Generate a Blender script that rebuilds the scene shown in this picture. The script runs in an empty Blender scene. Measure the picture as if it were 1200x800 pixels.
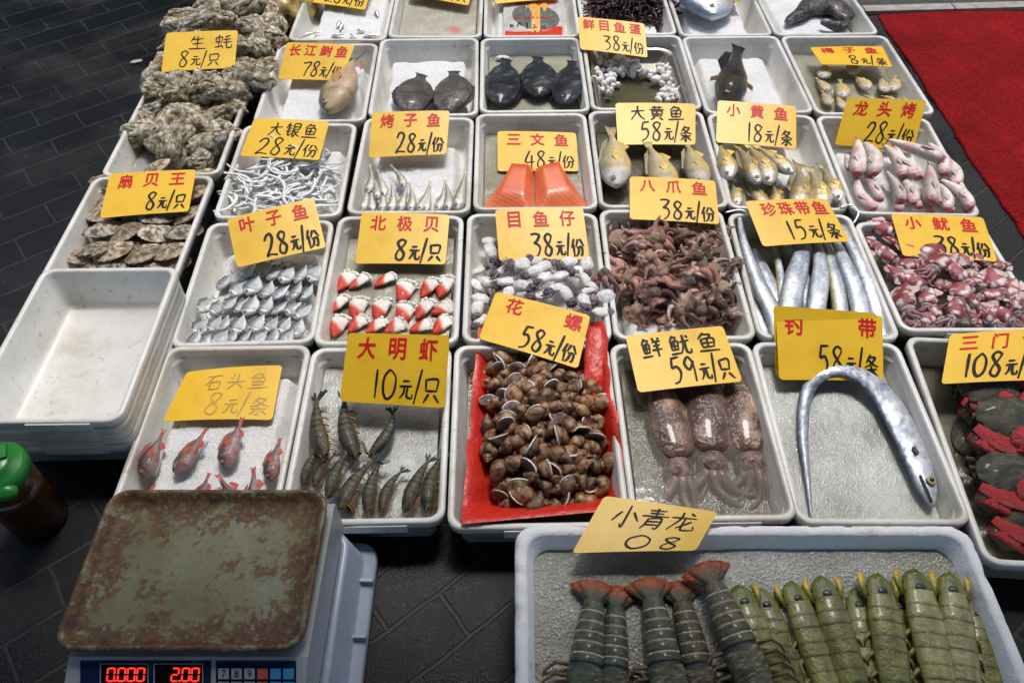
import bpy, math, random
import numpy as np
from mathutils import Vector, Matrix, noise, Euler
# ------------------------------------------------------------------ camera, world, sun
scn = bpy.context.scene
COL = scn.collection
F, HC = 900.0, 1.235
TH = math.atan(1046.0 / F)
cd = bpy.data.cameras.new('camera'); cam = bpy.data.objects.new('camera', cd); COL.objects.link(cam)
cd.sensor_width = 36.0; cd.lens = 36.0 * F / 1200.0; cd.clip_start = 0.02; cd.clip_end = 300
cam.location = (0, 0, HC); cam.rotation_euler = (math.pi / 2 - TH, 0, 0)
scn.camera = cam
SUN_EL, SUN_AZ = math.radians(66), math.radians(14)      # azimuth from +Y (beyond the stall) towards +X
w = bpy.data.worlds.new('World'); scn.world = w; w.use_nodes = True
nt = w.node_tree; bg = nt.nodes['Background']
sky = nt.nodes.new('ShaderNodeTexSky'); sky.sky_type = 'NISHITA'; sky.sun_disc = False
sky.sun_elevation = SUN_EL; sky.sun_rotation = SUN_AZ; sky.dust_density = 4.0; sky.air_density = 1.0; sky.ozone_density = 1.0
nt.links.new(sky.outputs[0], bg.inputs[0]); bg.inputs[1].default_value = 0.11
sd = bpy.data.lights.new('sun', 'SUN'); sd.energy = 1.15; sd.angle = math.radians(14); sd.color = (1.0, 0.975, 0.94)
so = bpy.data.objects.new('sun', sd); COL.objects.link(so)
sdir = Vector((math.sin(SUN_AZ) * math.cos(SUN_EL), math.cos(SUN_AZ) * math.cos(SUN_EL), math.sin(SUN_EL)))
so.rotation_euler = sdir.to_track_quat('Z', 'Y').to_euler(); so.location = (0, 3, 5)
scn.view_settings.view_transform = 'Standard'; scn.view_settings.look = 'None'
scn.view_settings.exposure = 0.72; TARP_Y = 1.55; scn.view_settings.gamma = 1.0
scn.cycles.max_bounces = 6; scn.cycles.transparent_max_bounces = 8
scn.cycles.caustics_reflective = False; scn.cycles.caustics_refractive = False

rng = random.Random(7)
_c, _s = math.cos(TH), math.sin(TH)
def P(px, py, z=0.0):
    """the point at height z that the photograph shows at (px, py)"""
    r = Vector((px - 600, F * _c - (py - 400) * _s, -F * _s - (py - 400) * _c))
    return Vector((0, 0, HC)) + r * ((z - HC) / r.z)
def ray(px, py):
    return Vector((px - 600, F * _c - (py - 400) * _s, -F * _s - (py - 400) * _c)).normalized()
def PIX(p):
    d = p - Vector((0, 0, HC)); zc = d.y * _c - d.z * _s
    return 600 + F * d.x / zc, 400 + F * (-d.y * _s - d.z * _c) / zc
def fb(p, o=3):
    return noise.fractal(Vector(p), 1.0, 2.0, o)
def lerp(a, b, t): return a + (b - a) * t
def mixc(a, b, t):
    t = max(0.0, min(1.0, t)); return tuple(lerp(x, y, t) for x, y in zip(a, b))
def sstep(a, b, x):
    t = max(0.0, min(1.0, (x - a) / (b - a))); return t * t * (3 - 2 * t)

# ------------------------------------------------------------------ materials
def newmat(name):
    m = bpy.data.materials.new(name); m.use_nodes = True
    n = m.node_tree.nodes; return m, m.node_tree, n, n['Principled BSDF']
def N(nt, kind, **kw):
    n = nt.nodes.new(kind)
    for k, v in kw.items():
        if k in n.inputs: n.inputs[k].default_value = v
        else: setattr(n, k, v)
    return n
def noise_tex(nt, coord, scale, detail=4, rough=0.55, w4=None):
    t = N(nt, 'ShaderNodeTexNoise'); t.inputs['Scale'].default_value = scale; t.inputs['Detail'].default_value = detail
    t.inputs['Roughness'].default_value = rough
    if w4 is not None:
        t.noise_dimensions = '4D'; nt.links.new(w4, t.inputs['W'])
    nt.links.new(coord, t.inputs['Vector']); return t
def ramp(nt, fac, stops):
    r = N(nt, 'ShaderNodeValToRGB'); e = r.color_ramp.elements
    while len(e) < len(stops): e.new(0.5)
    for i, (p, c) in enumerate(stops):
        e[i].position = p; e[i].color = (*c, 1) if len(c) == 3 else c
    nt.links.new(fac, r.inputs[0]); return r
def bump(nt, b, height, strength, dist):
    bp = N(nt, 'ShaderNodeBump'); bp.inputs['Strength'].default_value = strength; bp.inputs['Distance'].default_value = dist
    nt.links.new(height, bp.inputs['Height']); nt.links.new(bp.outputs[0], b.inputs['Normal']); return bp
def skin(name, rough=0.3, nscale=14, namp=0.25, bs=0.25, bscale=40, bdist=0.01, coat=0.0, metal=0.0, sss=0.0, vary=0.12, spec=0.5):
    """colour from the mesh's own pattern, broken up by noise that differs on every copy"""
    m, nt, n, b = newmat(name)
    a = N(nt, 'ShaderNodeAttribute', attribute_name='Col'); tc = N(nt, 'ShaderNodeTexCoord'); oi = N(nt, 'ShaderNodeObjectInfo')
    ww = N(nt, 'ShaderNodeMath', operation='MULTIPLY'); ww.inputs[1].default_value = 37.0; nt.links.new(oi.outputs['Random'], ww.inputs[0])
    t = noise_tex(nt, tc.outputs['Object'], nscale, 5, 0.6, ww.outputs[0])
    mr = N(nt, 'ShaderNodeMapRange'); mr.inputs[1].default_value = 0.25; mr.inputs[2].default_value = 0.75
    mr.inputs[3].default_value = 1 - namp; mr.inputs[4].default_value = 1 + namp; nt.links.new(t.outputs['Fac'], mr.inputs[0])
    mv = N(nt, 'ShaderNodeMapRange'); mv.inputs[3].default_value = 1 - vary; mv.inputs[4].default_value = 1 + vary; nt.links.new(oi.outputs['Random'], mv.inputs[0])
    mm = N(nt, 'ShaderNodeMath', operation='MULTIPLY'); nt.links.new(mr.outputs[0], mm.inputs[0]); nt.links.new(mv.outputs[0], mm.inputs[1])
    sc = N(nt, 'ShaderNodeVectorMath', operation='SCALE'); nt.links.new(a.outputs['Color'], sc.inputs[0]); nt.links.new(mm.outputs[0], sc.inputs['Scale'])
    nt.links.new(sc.outputs[0], b.inputs['Base Color'])
    b.inputs['Roughness'].default_value = rough; b.inputs['Metallic'].default_value = metal; b.inputs['Specular IOR Level'].default_value = spec
    b.inputs['Coat Weight'].default_value = coat; b.inputs['Coat Roughness'].default_value = 0.08
    if sss: b.inputs['Subsurface Weight'].default_value = sss; b.inputs['Subsurface Radius'].default_value = (0.02, 0.012, 0.008); b.inputs['Subsurface Scale'].default_value = 0.3
    if bs:
        t2 = noise_tex(nt, tc.outputs['Object'], bscale, 4, 0.6, ww.outputs[0]); bump(nt, b, t2.outputs['Fac'], bs, bdist)
    return m
def plain(name, c, rough=0.4, metal=0.0, nscale=20, namp=0.15, bs=0.0, bscale=80, bdist=0.002, coat=0, c2=None):
    m, nt, n, b = newmat(name); tc = N(nt, 'ShaderNodeTexCoord')
    t = noise_tex(nt, tc.outputs['Object'], nscale, 5, 0.6)
    c2 = c2 or tuple(x * (1 - 2 * namp) for x in c)
    r = ramp(nt, t.outputs['Fac'], [(0.3, c2), (0.65, c)]); nt.links.new(r.outputs[0], b.inputs['Base Color'])
    b.inputs['Roughness'].default_value = rough; b.inputs['Metallic'].default_value = metal; b.inputs['Coat Weight'].default_value = coat
    if bs: t2 = noise_tex(nt, tc.outputs['Object'], bscale, 3); bump(nt, b, t2.outputs['Fac'], bs, bdist)
    return m

def tray_plastic():
    m, nt, n, b = newmat('tray_plastic'); tc = N(nt, 'ShaderNodeTexCoord'); oi = N(nt, 'ShaderNodeObjectInfo')
    ww = N(nt, 'ShaderNodeMath', operation='MULTIPLY'); ww.inputs[1].default_value = 61.0; nt.links.new(oi.outputs['Random'], ww.inputs[0])
    t = noise_tex(nt, tc.outputs['Object'], 7, 6, 0.65, ww.outputs[0]); t2 = noise_tex(nt, tc.outputs['Object'], 60, 6, 0.7, ww.outputs[0])
    r = ramp(nt, t.outputs['Fac'], [(0.30, (0.46, 0.43, 0.34)), (0.47, (0.64, 0.635, 0.59)), (0.7, (0.76, 0.77, 0.75))])
    r2 = ramp(nt, t2.outputs['Fac'], [(0.29, (0.42, 0.36, 0.26)), (0.42, (1, 1, 1))])
    mx = N(nt, 'ShaderNodeMix', data_type='RGBA', blend_type='MULTIPLY'); mx.inputs[0].default_value = 0.8
    nt.links.new(r.outputs[0], mx.inputs[6]); nt.links.new(r2.outputs[0], mx.inputs[7]); nt.links.new(mx.outputs[2], b.inputs['Base Color'])
    rr = N(nt, 'ShaderNodeMapRange'); rr.inputs[3].default_value = 0.22; rr.inputs[4].default_value = 0.5; nt.links.new(t2.outputs['Fac'], rr.inputs[0]); nt.links.new(rr.outputs[0], b.inputs['Roughness'])
    b.inputs['Subsurface Weight'].default_value = 0.15; b.inputs['Subsurface Radius'].default_value = (0.01, 0.01, 0.009); b.inputs['Subsurface Scale'].default_value = 0.5
    bump(nt, b, t2.outputs['Fac'], 0.12, 0.002); return m
def ice_mat(name, c1, c2, rough, grain=420, bs=0.6, bd=0.004, patch=9, sss=0.25, stain=None):
    m, nt, n, b = newmat(name); tc = N(nt, 'ShaderNodeTexCoord')
    t = noise_tex(nt, tc.outputs['Object'], patch, 5, 0.6); r = ramp(nt, t.outputs['Fac'], [(0.33, c2), (0.62, c1)])
    v = N(nt, 'ShaderNodeTexVoronoi'); v.inputs['Scale'].default_value = grain; nt.links.new(tc.outputs['Object'], v.inputs['Vector'])
    t2 = noise_tex(nt, tc.outputs['Object'], grain * 0.35, 4, 0.7)
    rv = ramp(nt, t2.outputs['Fac'], [(0.3, (0.84, 0.87, 0.90)), (0.6, (1, 1, 1))])
    mx = N(nt, 'ShaderNodeMix', data_type='RGBA', blend_type='MULTIPLY'); mx.inputs[0].default_value = 0.8
    nt.links.new(r.outputs[0], mx.inputs[6]); nt.links.new(rv.outputs[0], mx.inputs[7])
    out = mx.outputs[2]
    if stain:
        pos, rad, sc = stain
        g = N(nt, 'ShaderNodeVectorMath', operation='DISTANCE'); g.inputs[1].default_value = pos; nt.links.new(tc.outputs['Object'], g.inputs[0])
        nn = noise_tex(nt, tc.outputs['Object'], 40, 4)
        ad = N(nt, 'ShaderNodeMath', operation='MULTIPLY_ADD'); ad.inputs[1].default_value = rad * 1.2; nt.links.new(nn.outputs['Fac'], ad.inputs[0]); nt.links.new(g.outputs['Value'], ad.inputs[2])
        mr = N(nt, 'ShaderNodeMapRange'); mr.inputs[1].default_value = rad * 1.6; mr.inputs[2].default_value = rad * 0.5; nt.links.new(ad.outputs[0], mr.inputs[0])
        m3 = N(nt, 'ShaderNodeMix', data_type='RGBA'); nt.links.new(mr.outputs[0], m3.inputs[0]); nt.links.new(out, m3.inputs[6]); m3.inputs[7].default_value = (*sc, 1); out = m3.outputs[2]
    nt.links.new(out, b.inputs['Base Color']); b.inputs['Roughness'].default_value = rough
    b.inputs['Subsurface Weight'].default_value = sss; b.inputs['Subsurface Radius'].default_value = (0.008, 0.011, 0.013); b.inputs['Subsurface Scale'].default_value = 0.6
    ad = N(nt, 'ShaderNodeMath', operation='ADD'); nt.links.new(v.outputs['Distance'], ad.inputs[0]); nt.links.new(t2.outputs['Fac'], ad.inputs[1])
    bump(nt, b, ad.outputs[0], bs, bd); return m
def water_mat(name, tint, rough=0.04, ripple=0.25, body=0.35):
    """shallow murky melt water: part see-through, part murk, with a wet gloss"""
    m, nt, n, b = newmat(name); tc = N(nt, 'ShaderNodeTexCoord')
    t = noise_tex(nt, tc.outputs['Object'], 60, 3, 0.5); bump(nt, b, t.outputs['Fac'], ripple, 0.004)
    b.inputs['Base Color'].default_value = (*tint, 1); b.inputs['Roughness'].default_value = rough
    t2 = noise_tex(nt, tc.outputs['Object'], 14, 4); mr = N(nt, 'ShaderNodeMapRange'); mr.inputs[3].default_value = body - 0.18; mr.inputs[4].default_value = body + 0.18
    nt.links.new(t2.outputs['Fac'], mr.inputs[0]); nt.links.new(mr.outputs[0], b.inputs['Alpha']); return m
def ground_mat():
    m, nt, n, b = newmat('wet_pavers'); tc = N(nt, 'ShaderNodeTexCoord'); mp = N(nt, 'ShaderNodeMapping'); mp.vector_type = 'TEXTURE'
    o = P(493, 785); mp.inputs['Location'].default_value = (o.x, o.y, 0); mp.inputs['Rotation'].default_value = (0, 0, math.radians(38.6))
    nt.links.new(tc.outputs['Object'], mp.inputs['Vector'])
    # a little wobble so that no joint is ruler straight
    wn = noise_tex(nt, tc.outputs['Object'], 9, 2); wo = N(nt, 'ShaderNodeVectorMath', operation='MULTIPLY_ADD'); wo.inputs[1].default_value = (0.012, 0.012, 0)
    nt.links.new(wn.outputs['Color'], wo.inputs[0]); nt.links.new(mp.outputs[0], wo.inputs[2])
    br = N(nt, 'ShaderNodeTexBrick'); br.inputs['Scale'].default_value = 1.0; br.inputs['Brick Width'].default_value = 0.195; br.inputs['Row Height'].default_value = 0.09
    br.inputs['Mortar Size'].default_value = 0.0045; br.inputs['Mortar Smooth'].default_value = 0.35; br.inputs['Bias'].default_value = -0.2
    br.inputs['Color1'].default_value = (0.0062, 0.0078, 0.0082, 1); br.inputs['Color2'].default_value = (0.0108, 0.0128, 0.013, 1); br.inputs['Mortar'].default_value = (0.027, 0.030, 0.029, 1)
    nt.links.new(wo.outputs[0], br.inputs['Vector'])
    t = noise_tex(nt, tc.outputs['Object'], 6, 6, 0.65); t2 = noise_tex(nt, tc.outputs['Object'], 260, 4, 0.7)
    r = ramp(nt, t.outputs['Fac'], [(0.3, (0.45, 0.45, 0.45)), (0.7, (1.25, 1.25, 1.25))]); r2 = ramp(nt, t2.outputs['Fac'], [(0.35, (0.6, 0.6, 0.6)), (0.72, (1.5, 1.5, 1.45))])
    mx = N(nt, 'ShaderNodeMix', data_type='RGBA', blend_type='MULTIPLY'); mx.inputs[0].default_value = 1; nt.links.new(br.outputs['Color'], mx.inputs[6]); nt.links.new(r.outputs[0], mx.inputs[7])
    mx2 = N(nt, 'ShaderNodeMix', data_type='RGBA', blend_type='MULTIPLY'); mx2.inputs[0].default_value = 1; nt.links.new(mx.outputs[2], mx2.inputs[6]); nt.links.new(r2.outputs[0], mx2.inputs[7])
    gv = N(nt, 'ShaderNodeTexVoronoi'); gv.inputs['Scale'].default_value = 42; nt.links.new(tc.outputs['Object'], gv.inputs['Vector'])      # grit and scales scattered on the wet stone
    gd = ramp(nt, gv.outputs['Distance'], [(0.055, (1, 1, 1)), (0.075, (0, 0, 0))]); gm = ramp(nt, t.outputs['Fac'], [(0.5, (0, 0, 0)), (0.6, (1, 1, 1))])
    gp = N(nt, 'ShaderNodeMath', operation='MULTIPLY'); nt.links.new(gd.outputs[0], gp.inputs[0]); nt.links.new(gm.outputs[0], gp.inputs[1])
    mx3 = N(nt, 'ShaderNodeMix', data_type='RGBA'); nt.links.new(gp.outputs[0], mx3.inputs[0]); nt.links.new(mx2.outputs[2], mx3.inputs[6]); mx3.inputs[7].default_value = (.20, .20, .18, 1)
    nt.links.new(mx3.outputs[2], b.inputs['Base Color'])
    t3 = noise_tex(nt, tc.outputs['Object'], 3.0, 5, 0.6); rr = ramp(nt, t3.outputs['Fac'], [(0.42, (0.10,) * 3), (0.62, (0.55,) * 3)]); nt.links.new(rr.outputs[0], b.inputs['Roughness'])
    b.inputs['Specular IOR Level'].default_value = 0.2
    inv = N(nt, 'ShaderNodeMath', operation='MULTIPLY_ADD'); inv.inputs[1].default_value = -1.0; inv.inputs[2].default_value = 1.0; nt.links.new(br.outputs['Fac'], inv.inputs[0])
    ad = N(nt, 'ShaderNodeMath', operation='MULTIPLY_ADD'); ad.inputs[1].default_value = 0.35; nt.links.new(t2.outputs['Fac'], ad.inputs[0]); nt.links.new(inv.outputs[0], ad.inputs[2])
    bump(nt, b, ad.outputs[0], 0.7, 0.004); return m
def carpet_mat():
    m, nt, n, b = newmat('red_carpet_weave'); tc = N(nt, 'ShaderNodeTexCoord')
    v = N(nt, 'ShaderNodeTexVoronoi'); v.inputs['Scale'].default_value = 130; v.inputs['Randomness'].default_value = 0.55; nt.links.new(tc.outputs['Object'], v.inputs['Vector'])
    t = noise_tex(nt, tc.outputs['Object'], 4, 6, 0.7); t2 = noise_tex(nt, tc.outputs['Object'], 90, 3, 0.7)
    r = ramp(nt, t.outputs['Fac'], [(0.3, (0.17, 0.007, 0.008)), (0.68, (0.37, 0.012, 0.015))]); r2 = ramp(nt, v.outputs['Distance'], [(0.1, (1.15,) * 3), (0.75, (0.55,) * 3)])
    mx = N(nt, 'ShaderNodeMix', data_type='RGBA', blend_type='MULTIPLY'); mx.inputs[0].default_value = 1; nt.links.new(r.outputs[0], mx.inputs[6]); nt.links.new(r2.outputs[0], mx.inputs[7])
    nt.links.new(mx.outputs[2], b.inputs['Base Color']); b.inputs['Roughness'].default_value = 0.95; b.inputs['Specular IOR Level'].default_value = 0.1
    ad = N(nt, 'ShaderNodeMath', operation='SUBTRACT'); nt.links.new(t2.outputs['Fac'], ad.inputs[0]); nt.links.new(v.outputs['Distance'], ad.inputs[1]); bump(nt, b, ad.outputs[0], 0.9, 0.006); return m
def rust_mat():
    m, nt, n, b = newmat('rusted_pan'); tc = N(nt, 'ShaderNodeTexCoord'); a = N(nt, 'ShaderNodeAttribute', attribute_name='Col')
    t = noise_tex(nt, tc.outputs['Object'], 28, 7, 0.62); t2 = noise_tex(nt, tc.outputs['Object'], 95, 4, 0.55); t3 = noise_tex(nt, tc.outputs['Object'], 9, 5, 0.6)
    sx = N(nt, 'ShaderNodeSeparateColor'); nt.links.new(a.outputs['Color'], sx.inputs[0])      # red channel of the mesh pattern: how far the rust has come in from the rim
    m1 = N(nt, 'ShaderNodeMath', operation='MULTIPLY_ADD'); m1.inputs[1].default_value = 0.21; nt.links.new(sx.outputs[0], m1.inputs[0]); nt.links.new(t.outputs['Fac'], m1.inputs[2])
    m2 = N(nt, 'ShaderNodeMath', operation='MULTIPLY_ADD'); m2.inputs[1].default_value = 0.95; nt.links.new(t2.outputs['Fac'], m2.inputs[0]); nt.links.new(m1.outputs[0], m2.inputs[2])
    base = ramp(nt, t3.outputs['Fac'], [(0.3, (0.11, 0.10, 0.03)), (0.5, (0.165, 0.165, 0.085)), (0.7, (0.21, 0.225, 0.19))])
    rust = ramp(nt, t2.outputs['Fac'], [(0.3, (0.022, 0.010, 0.005)), (0.5, (0.085, 0.036, 0.012)), (0.72, (0.20, 0.11, 0.032))])
    hf = N(nt, 'ShaderNodeMath', operation='MULTIPLY'); hf.inputs[1].default_value = 0.5; nt.links.new(m2.outputs[0], hf.inputs[0])
    f = ramp(nt, hf.outputs[0], [(0.520, (0, 0, 0)), (0.575, (1, 1, 1))])
    mx = N(nt, 'ShaderNodeMix', data_type='RGBA'); nt.links.new(f.outputs[0], mx.inputs[0]); nt.links.new(base.outputs[0], mx.inputs[6]); nt.links.new(rust.outputs[0], mx.inputs[7])
    nt.links.new(mx.outputs[2], b.inputs['Base Color'])
    rr = ramp(nt, f.outputs[0], [(0, (0.42,) * 3), (1, (0.62,) * 3)]); nt.links.new(rr.outputs[0], b.inputs['Roughness'])
    b.inputs['Metallic'].default_value = 0.0; bump(nt, b, m2.outputs[0], 0.35, 0.002); return m
def salmon_mat():
    m, nt, n, b = newmat('salmon_flesh'); a = N(nt, 'ShaderNodeAttribute', attribute_name='Col'); tc = N(nt, 'ShaderNodeTexCoord')
    sx = N(nt, 'ShaderNodeSeparateXYZ'); nt.links.new(tc.outputs['Object'], sx.inputs[0])
    ab = N(nt, 'ShaderNodeMath', operation='ABSOLUTE'); nt.links.new(sx.outputs[0], ab.inputs[0])
    ad = N(nt, 'ShaderNodeMath', operation='MULTIPLY_ADD'); ad.inputs[1].default_value = 0.55; nt.links.new(sx.outputs[0], ad.inputs[0]); nt.links.new(sx.outputs[1], ad.inputs[2])
    cv = N(nt, 'ShaderNodeCombineXYZ'); nt.links.new(ad.outputs[0], cv.inputs[0])
    wv = N(nt, 'ShaderNodeTexWave'); wv.inputs['Scale'].default_value = 34; wv.inputs['Distortion'].default_value = 6.0; wv.inputs['Detail'].default_value = 2; nt.links.new(cv.outputs[0], wv.inputs['Vector'])
    f = ramp(nt, wv.outputs['Fac'], [(0.72, (0, 0, 0)), (1.0, (0.24,) * 3)])
    mx = N(nt, 'ShaderNodeMix', data_type='RGBA'); nt.links.new(f.outputs[0], mx.inputs[0]); nt.links.new(a.outputs['Color'], mx.inputs[6]); mx.inputs[7].default_value = (0.9, 0.45, 0.28, 1)
    nt.links.new(mx.outputs[2], b.inputs['Base Color']); b.inputs['Roughness'].default_value = 0.3; b.inputs['Coat Weight'].default_value = 0.08
    b.inputs['Subsurface Weight'].default_value = 0.0; b.inputs['Subsurface Radius'].default_value = (0.012, 0.004, 0.002); b.inputs['Subsurface Scale'].default_value = 0.5
    bump(nt, b, wv.outputs['Fac'], 0.15, 0.001); return m
def foam_mat():
    m, nt, n, b = newmat('styrofoam'); tc = N(nt, 'ShaderNodeTexCoord')
    v = N(nt, 'ShaderNodeTexVoronoi'); v.inputs['Scale'].default_value = 330; nt.links.new(tc.outputs['Object'], v.inputs['Vector'])
    t = noise_tex(nt, tc.outputs['Object'], 14, 6, 0.7); r = ramp(nt, t.outputs['Fac'], [(0.28, (0.52, 0.51, 0.47)), (0.42, (0.82, 0.84, 0.86)), (0.7, (0.87, 0.89, 0.91))])
    nt.links.new(r.outputs[0], b.inputs['Base Color']); b.inputs['Roughness'].default_value = 0.7
    t2 = noise_tex(nt, tc.outputs['Object'], 70, 3); ad = N(nt, 'ShaderNodeMath', operation='MULTIPLY_ADD'); ad.inputs[1].default_value = 0.6; nt.links.new(v.outputs['Distance'], ad.inputs[0]); nt.links.new(t2.outputs['Fac'], ad.inputs[2])
    bump(nt, b, ad.outputs[0], 0.4, 0.002); return m
def card_mat():
    m, nt, n, b = newmat('laminated_yellow'); tc = N(nt, 'ShaderNodeTexCoord'); oi = N(nt, 'ShaderNodeObjectInfo')
    ww = N(nt, 'ShaderNodeMath', operation='MULTIPLY'); ww.inputs[1].default_value = 41.0; nt.links.new(oi.outputs['Random'], ww.inputs[0])
    t = noise_tex(nt, tc.outputs['Object'], 12, 6, 0.65, ww.outputs[0]); t2 = noise_tex(nt, tc.outputs['Object'], 170, 4, 0.7, ww.outputs[0])
    r = ramp(nt, t.outputs['Fac'], [(0.25, (0.62, 0.36, 0.02)), (0.45, (0.76, 0.465, 0.025)), (0.75, (0.82, 0.52, 0.04))]); r2 = ramp(nt, t2.outputs['Fac'], [(0.24, (0.62, 0.56, 0.5)), (0.33, (1, 1, 1))])
    mx = N(nt, 'ShaderNodeMix', data_type='RGBA', blend_type='MULTIPLY'); mx.inputs[0].default_value = 1; nt.links.new(r.outputs[0], mx.inputs[6]); nt.links.new(r2.outputs[0], mx.inputs[7])
    nt.links.new(mx.outputs[2], b.inputs['Base Color']); b.inputs['Roughness'].default_value = 0.34; b.inputs['Specular IOR Level'].default_value = 0.32
    t3 = noise_tex(nt, tc.outputs['Object'], 25, 2); bump(nt, b, t3.outputs['Fac'], 0.12, 0.004); return m
def film_mat():
    m, nt, n, b = newmat('red_plastic_film'); tc = N(nt, 'ShaderNodeTexCoord')
    t = noise_tex(nt, tc.outputs['Object'], 35, 4, 0.6); r = ramp(nt, t.outputs['Fac'], [(0.3, (0.50, 0.022, 0.012)), (0.7, (0.66, 0.035, 0.018))]); nt.links.new(r.outputs[0], b.inputs['Base Color'])
    b.inputs['Roughness'].default_value = 0.36; t2 = noise_tex(nt, tc.outputs['Object'], 55, 4, 0.5); t2.inputs['Distortion'].default_value = 1.5; bump(nt, b, t2.outputs['Fac'], 0.45, 0.006)
    b.inputs['Transmission Weight'].default_value = 0.0; return m

M = {}
M['tray'] = tray_plastic()
M['snow'] = ice_mat('crushed_ice', (0.90, 0.91, 0.90), (0.78, 0.80, 0.80), 0.32)
M['slush'] = ice_mat('grey_slush', (0.46, 0.48, 0.45), (0.26, 0.27, 0.24), 0.14, 340, 0.28, 0.003, 7, 0.1)
M['murk'] = ice_mat('murky_slush', (0.37, 0.36, 0.27), (0.21, 0.205, 0.14), 0.10, 330, 0.24, 0.003, 6, 0.1)
M['melt'] = ice_mat('dirty_melt', (0.15, 0.145, 0.10), (0.08, 0.078, 0.05), 0.07, 300, 0.2, 0.003, 8, 0.05)
M['water'] = water_mat('melt_water', (0.085, 0.085, 0.05), 0.05, 0.07)
M['card'] = card_mat()
M['red_ink'] = plain('red_ink', (0.62, 0.018, 0.02), 0.4)
M['black_ink'] = plain('black_ink', (0.012, 0.012, 0.014), 0.5)
for _k in ('red_ink', 'black_ink'): M[_k].node_tree.nodes['Principled BSDF'].inputs['Specular IOR Level'].default_value = 0.15
M['faded_ink'] = plain('faded_ink', (0.33, 0.20, 0.03), 0.4, nscale=60, c2=(0.55, 0.36, 0.04))
M['silver'] = skin('silver_fish_skin', 0.24, 16, 0.3, 0.3, 60, 0.01, 0.3, 0.35)
M['silver_long'] = skin('long_silver_skin', 0.33, 130, 0.45, 0.5, 330, 0.0012, 0.0, 0.3)
M['noodle'] = skin('noodle_flesh', 0.35, 9, 0.10, 0.1, 22, 0.02, 0.0, 0.0, 0.3)
M['fish'] = skin('wet_fish_skin', 0.28, 14, 0.28, 0.3, 55, 0.01, 0.12, 0.0, spec=0.4)
M['dark'] = skin('dark_fish_skin', 0.28, 16, 0.5, 0.9, 46, 0.02, 0.25, 0.0)
M['soft'] = skin('soft_flesh', 0.3, 9, 0.25, 0.3, 22, 0.02, 0.1, 0.0, 0.15)
M['squidskin'] = skin('squid_skin', 0.22, 6, 0.5, 0.6, 11, 0.03, 0.35, 0.0, 0.1)
M['octo'] = skin('octopus_skin', 0.3, 12, 0.45, 0.5, 45, 0.02, 0.1, 0.0, vary=0.4, spec=0.4)
M['shell'] = skin('snail_shell', 0.24, 7, 0.55, 0.25, 30, 0.02, 0.15, 0.0, vary=0.35)
M['oyster'] = None
M['scallop'] = skin('scallop_shell', 0.55, 6, 0.6, 0.5, 26, 0.03, 0.0, 0.0, vary=0.3)
M['shrimp'] = skin('shrimp_shell', 0.3, 12, 0.35, 0.3, 40, 0.01, 0.1, spec=0.35)
M['crust'] = skin('lobster_shell', 0.28, 26, 0.55, 0.5, 60, 0.008, 0.15, spec=0.4)
M['mantis'] = skin('mantis_shell', 0.26, 10, 0.25, 0.3, 40, 0.008, 0.2, spec=0.4)
M['crab'] = skin('crab_shell', 0.42, 10, 0.3, 0.6, 60, 0.008, 0.15)
M['eye'] = plain('fish_eye', (0.012, 0.012, 0.012), 0.08)
M['iris'] = plain('fish_iris', (0.55, 0.42, 0.22), 0.15)
M['film'] = film_mat()
M['rust'] = rust_mat()
M['salmon'] = salmon_mat()
M['foam'] = foam_mat()
def oyster_mat():
    m, nt, n, b = newmat('oyster_shell'); tc = N(nt, 'ShaderNodeTexCoord'); oi = N(nt, 'ShaderNodeObjectInfo'); a = N(nt, 'ShaderNodeAttribute', attribute_name='Col')
    ww = N(nt, 'ShaderNodeMath', operation='MULTIPLY'); ww.inputs[1].default_value = 53.0; nt.links.new(oi.outputs['Random'], ww.inputs[0])
    t = noise_tex(nt, tc.outputs['Object'], 5.5, 8, 0.72, ww.outputs[0]); t2 = noise_tex(nt, tc.outputs['Object'], 3, 3, 0.6, ww.outputs[0])
    c = ramp(nt, t.outputs['Fac'], [(0.34, (0.07, 0.05, 0.028)), (0.42, (0.27, 0.20, 0.11)), (0.48, (0.50, 0.43, 0.30)), (0.54, (0.78, 0.74, 0.64)), (0.60, (0.95, 0.95, 0.92))])
    mx = N(nt, 'ShaderNodeMix', data_type='RGBA', blend_type='MULTIPLY'); mx.inputs[0].default_value = 1; nt.links.new(c.outputs[0], mx.inputs[6]); nt.links.new(a.outputs['Color'], mx.inputs[7])
    ge = N(nt, 'ShaderNodeNewGeometry'); pr = ramp(nt, ge.outputs['Pointiness'], [(0.44, (.35, .35, .35)), (0.5, (1, 1, 1)), (0.58, (1.7, 1.7, 1.7))])      # worn white ridges, darker in the folds
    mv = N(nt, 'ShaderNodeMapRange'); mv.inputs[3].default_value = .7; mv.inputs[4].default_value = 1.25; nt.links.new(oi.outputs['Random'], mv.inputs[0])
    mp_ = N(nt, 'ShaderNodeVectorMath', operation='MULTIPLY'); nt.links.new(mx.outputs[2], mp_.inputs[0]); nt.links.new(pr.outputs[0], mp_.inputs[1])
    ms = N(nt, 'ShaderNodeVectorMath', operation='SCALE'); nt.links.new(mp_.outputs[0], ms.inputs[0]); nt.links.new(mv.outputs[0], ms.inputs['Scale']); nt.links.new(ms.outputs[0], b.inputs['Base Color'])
    b.inputs['Roughness'].default_value = 0.42; bump(nt, b, t.outputs['Fac'], 0.7, 0.08); return m
M['oyster'] = oyster_mat()

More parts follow.
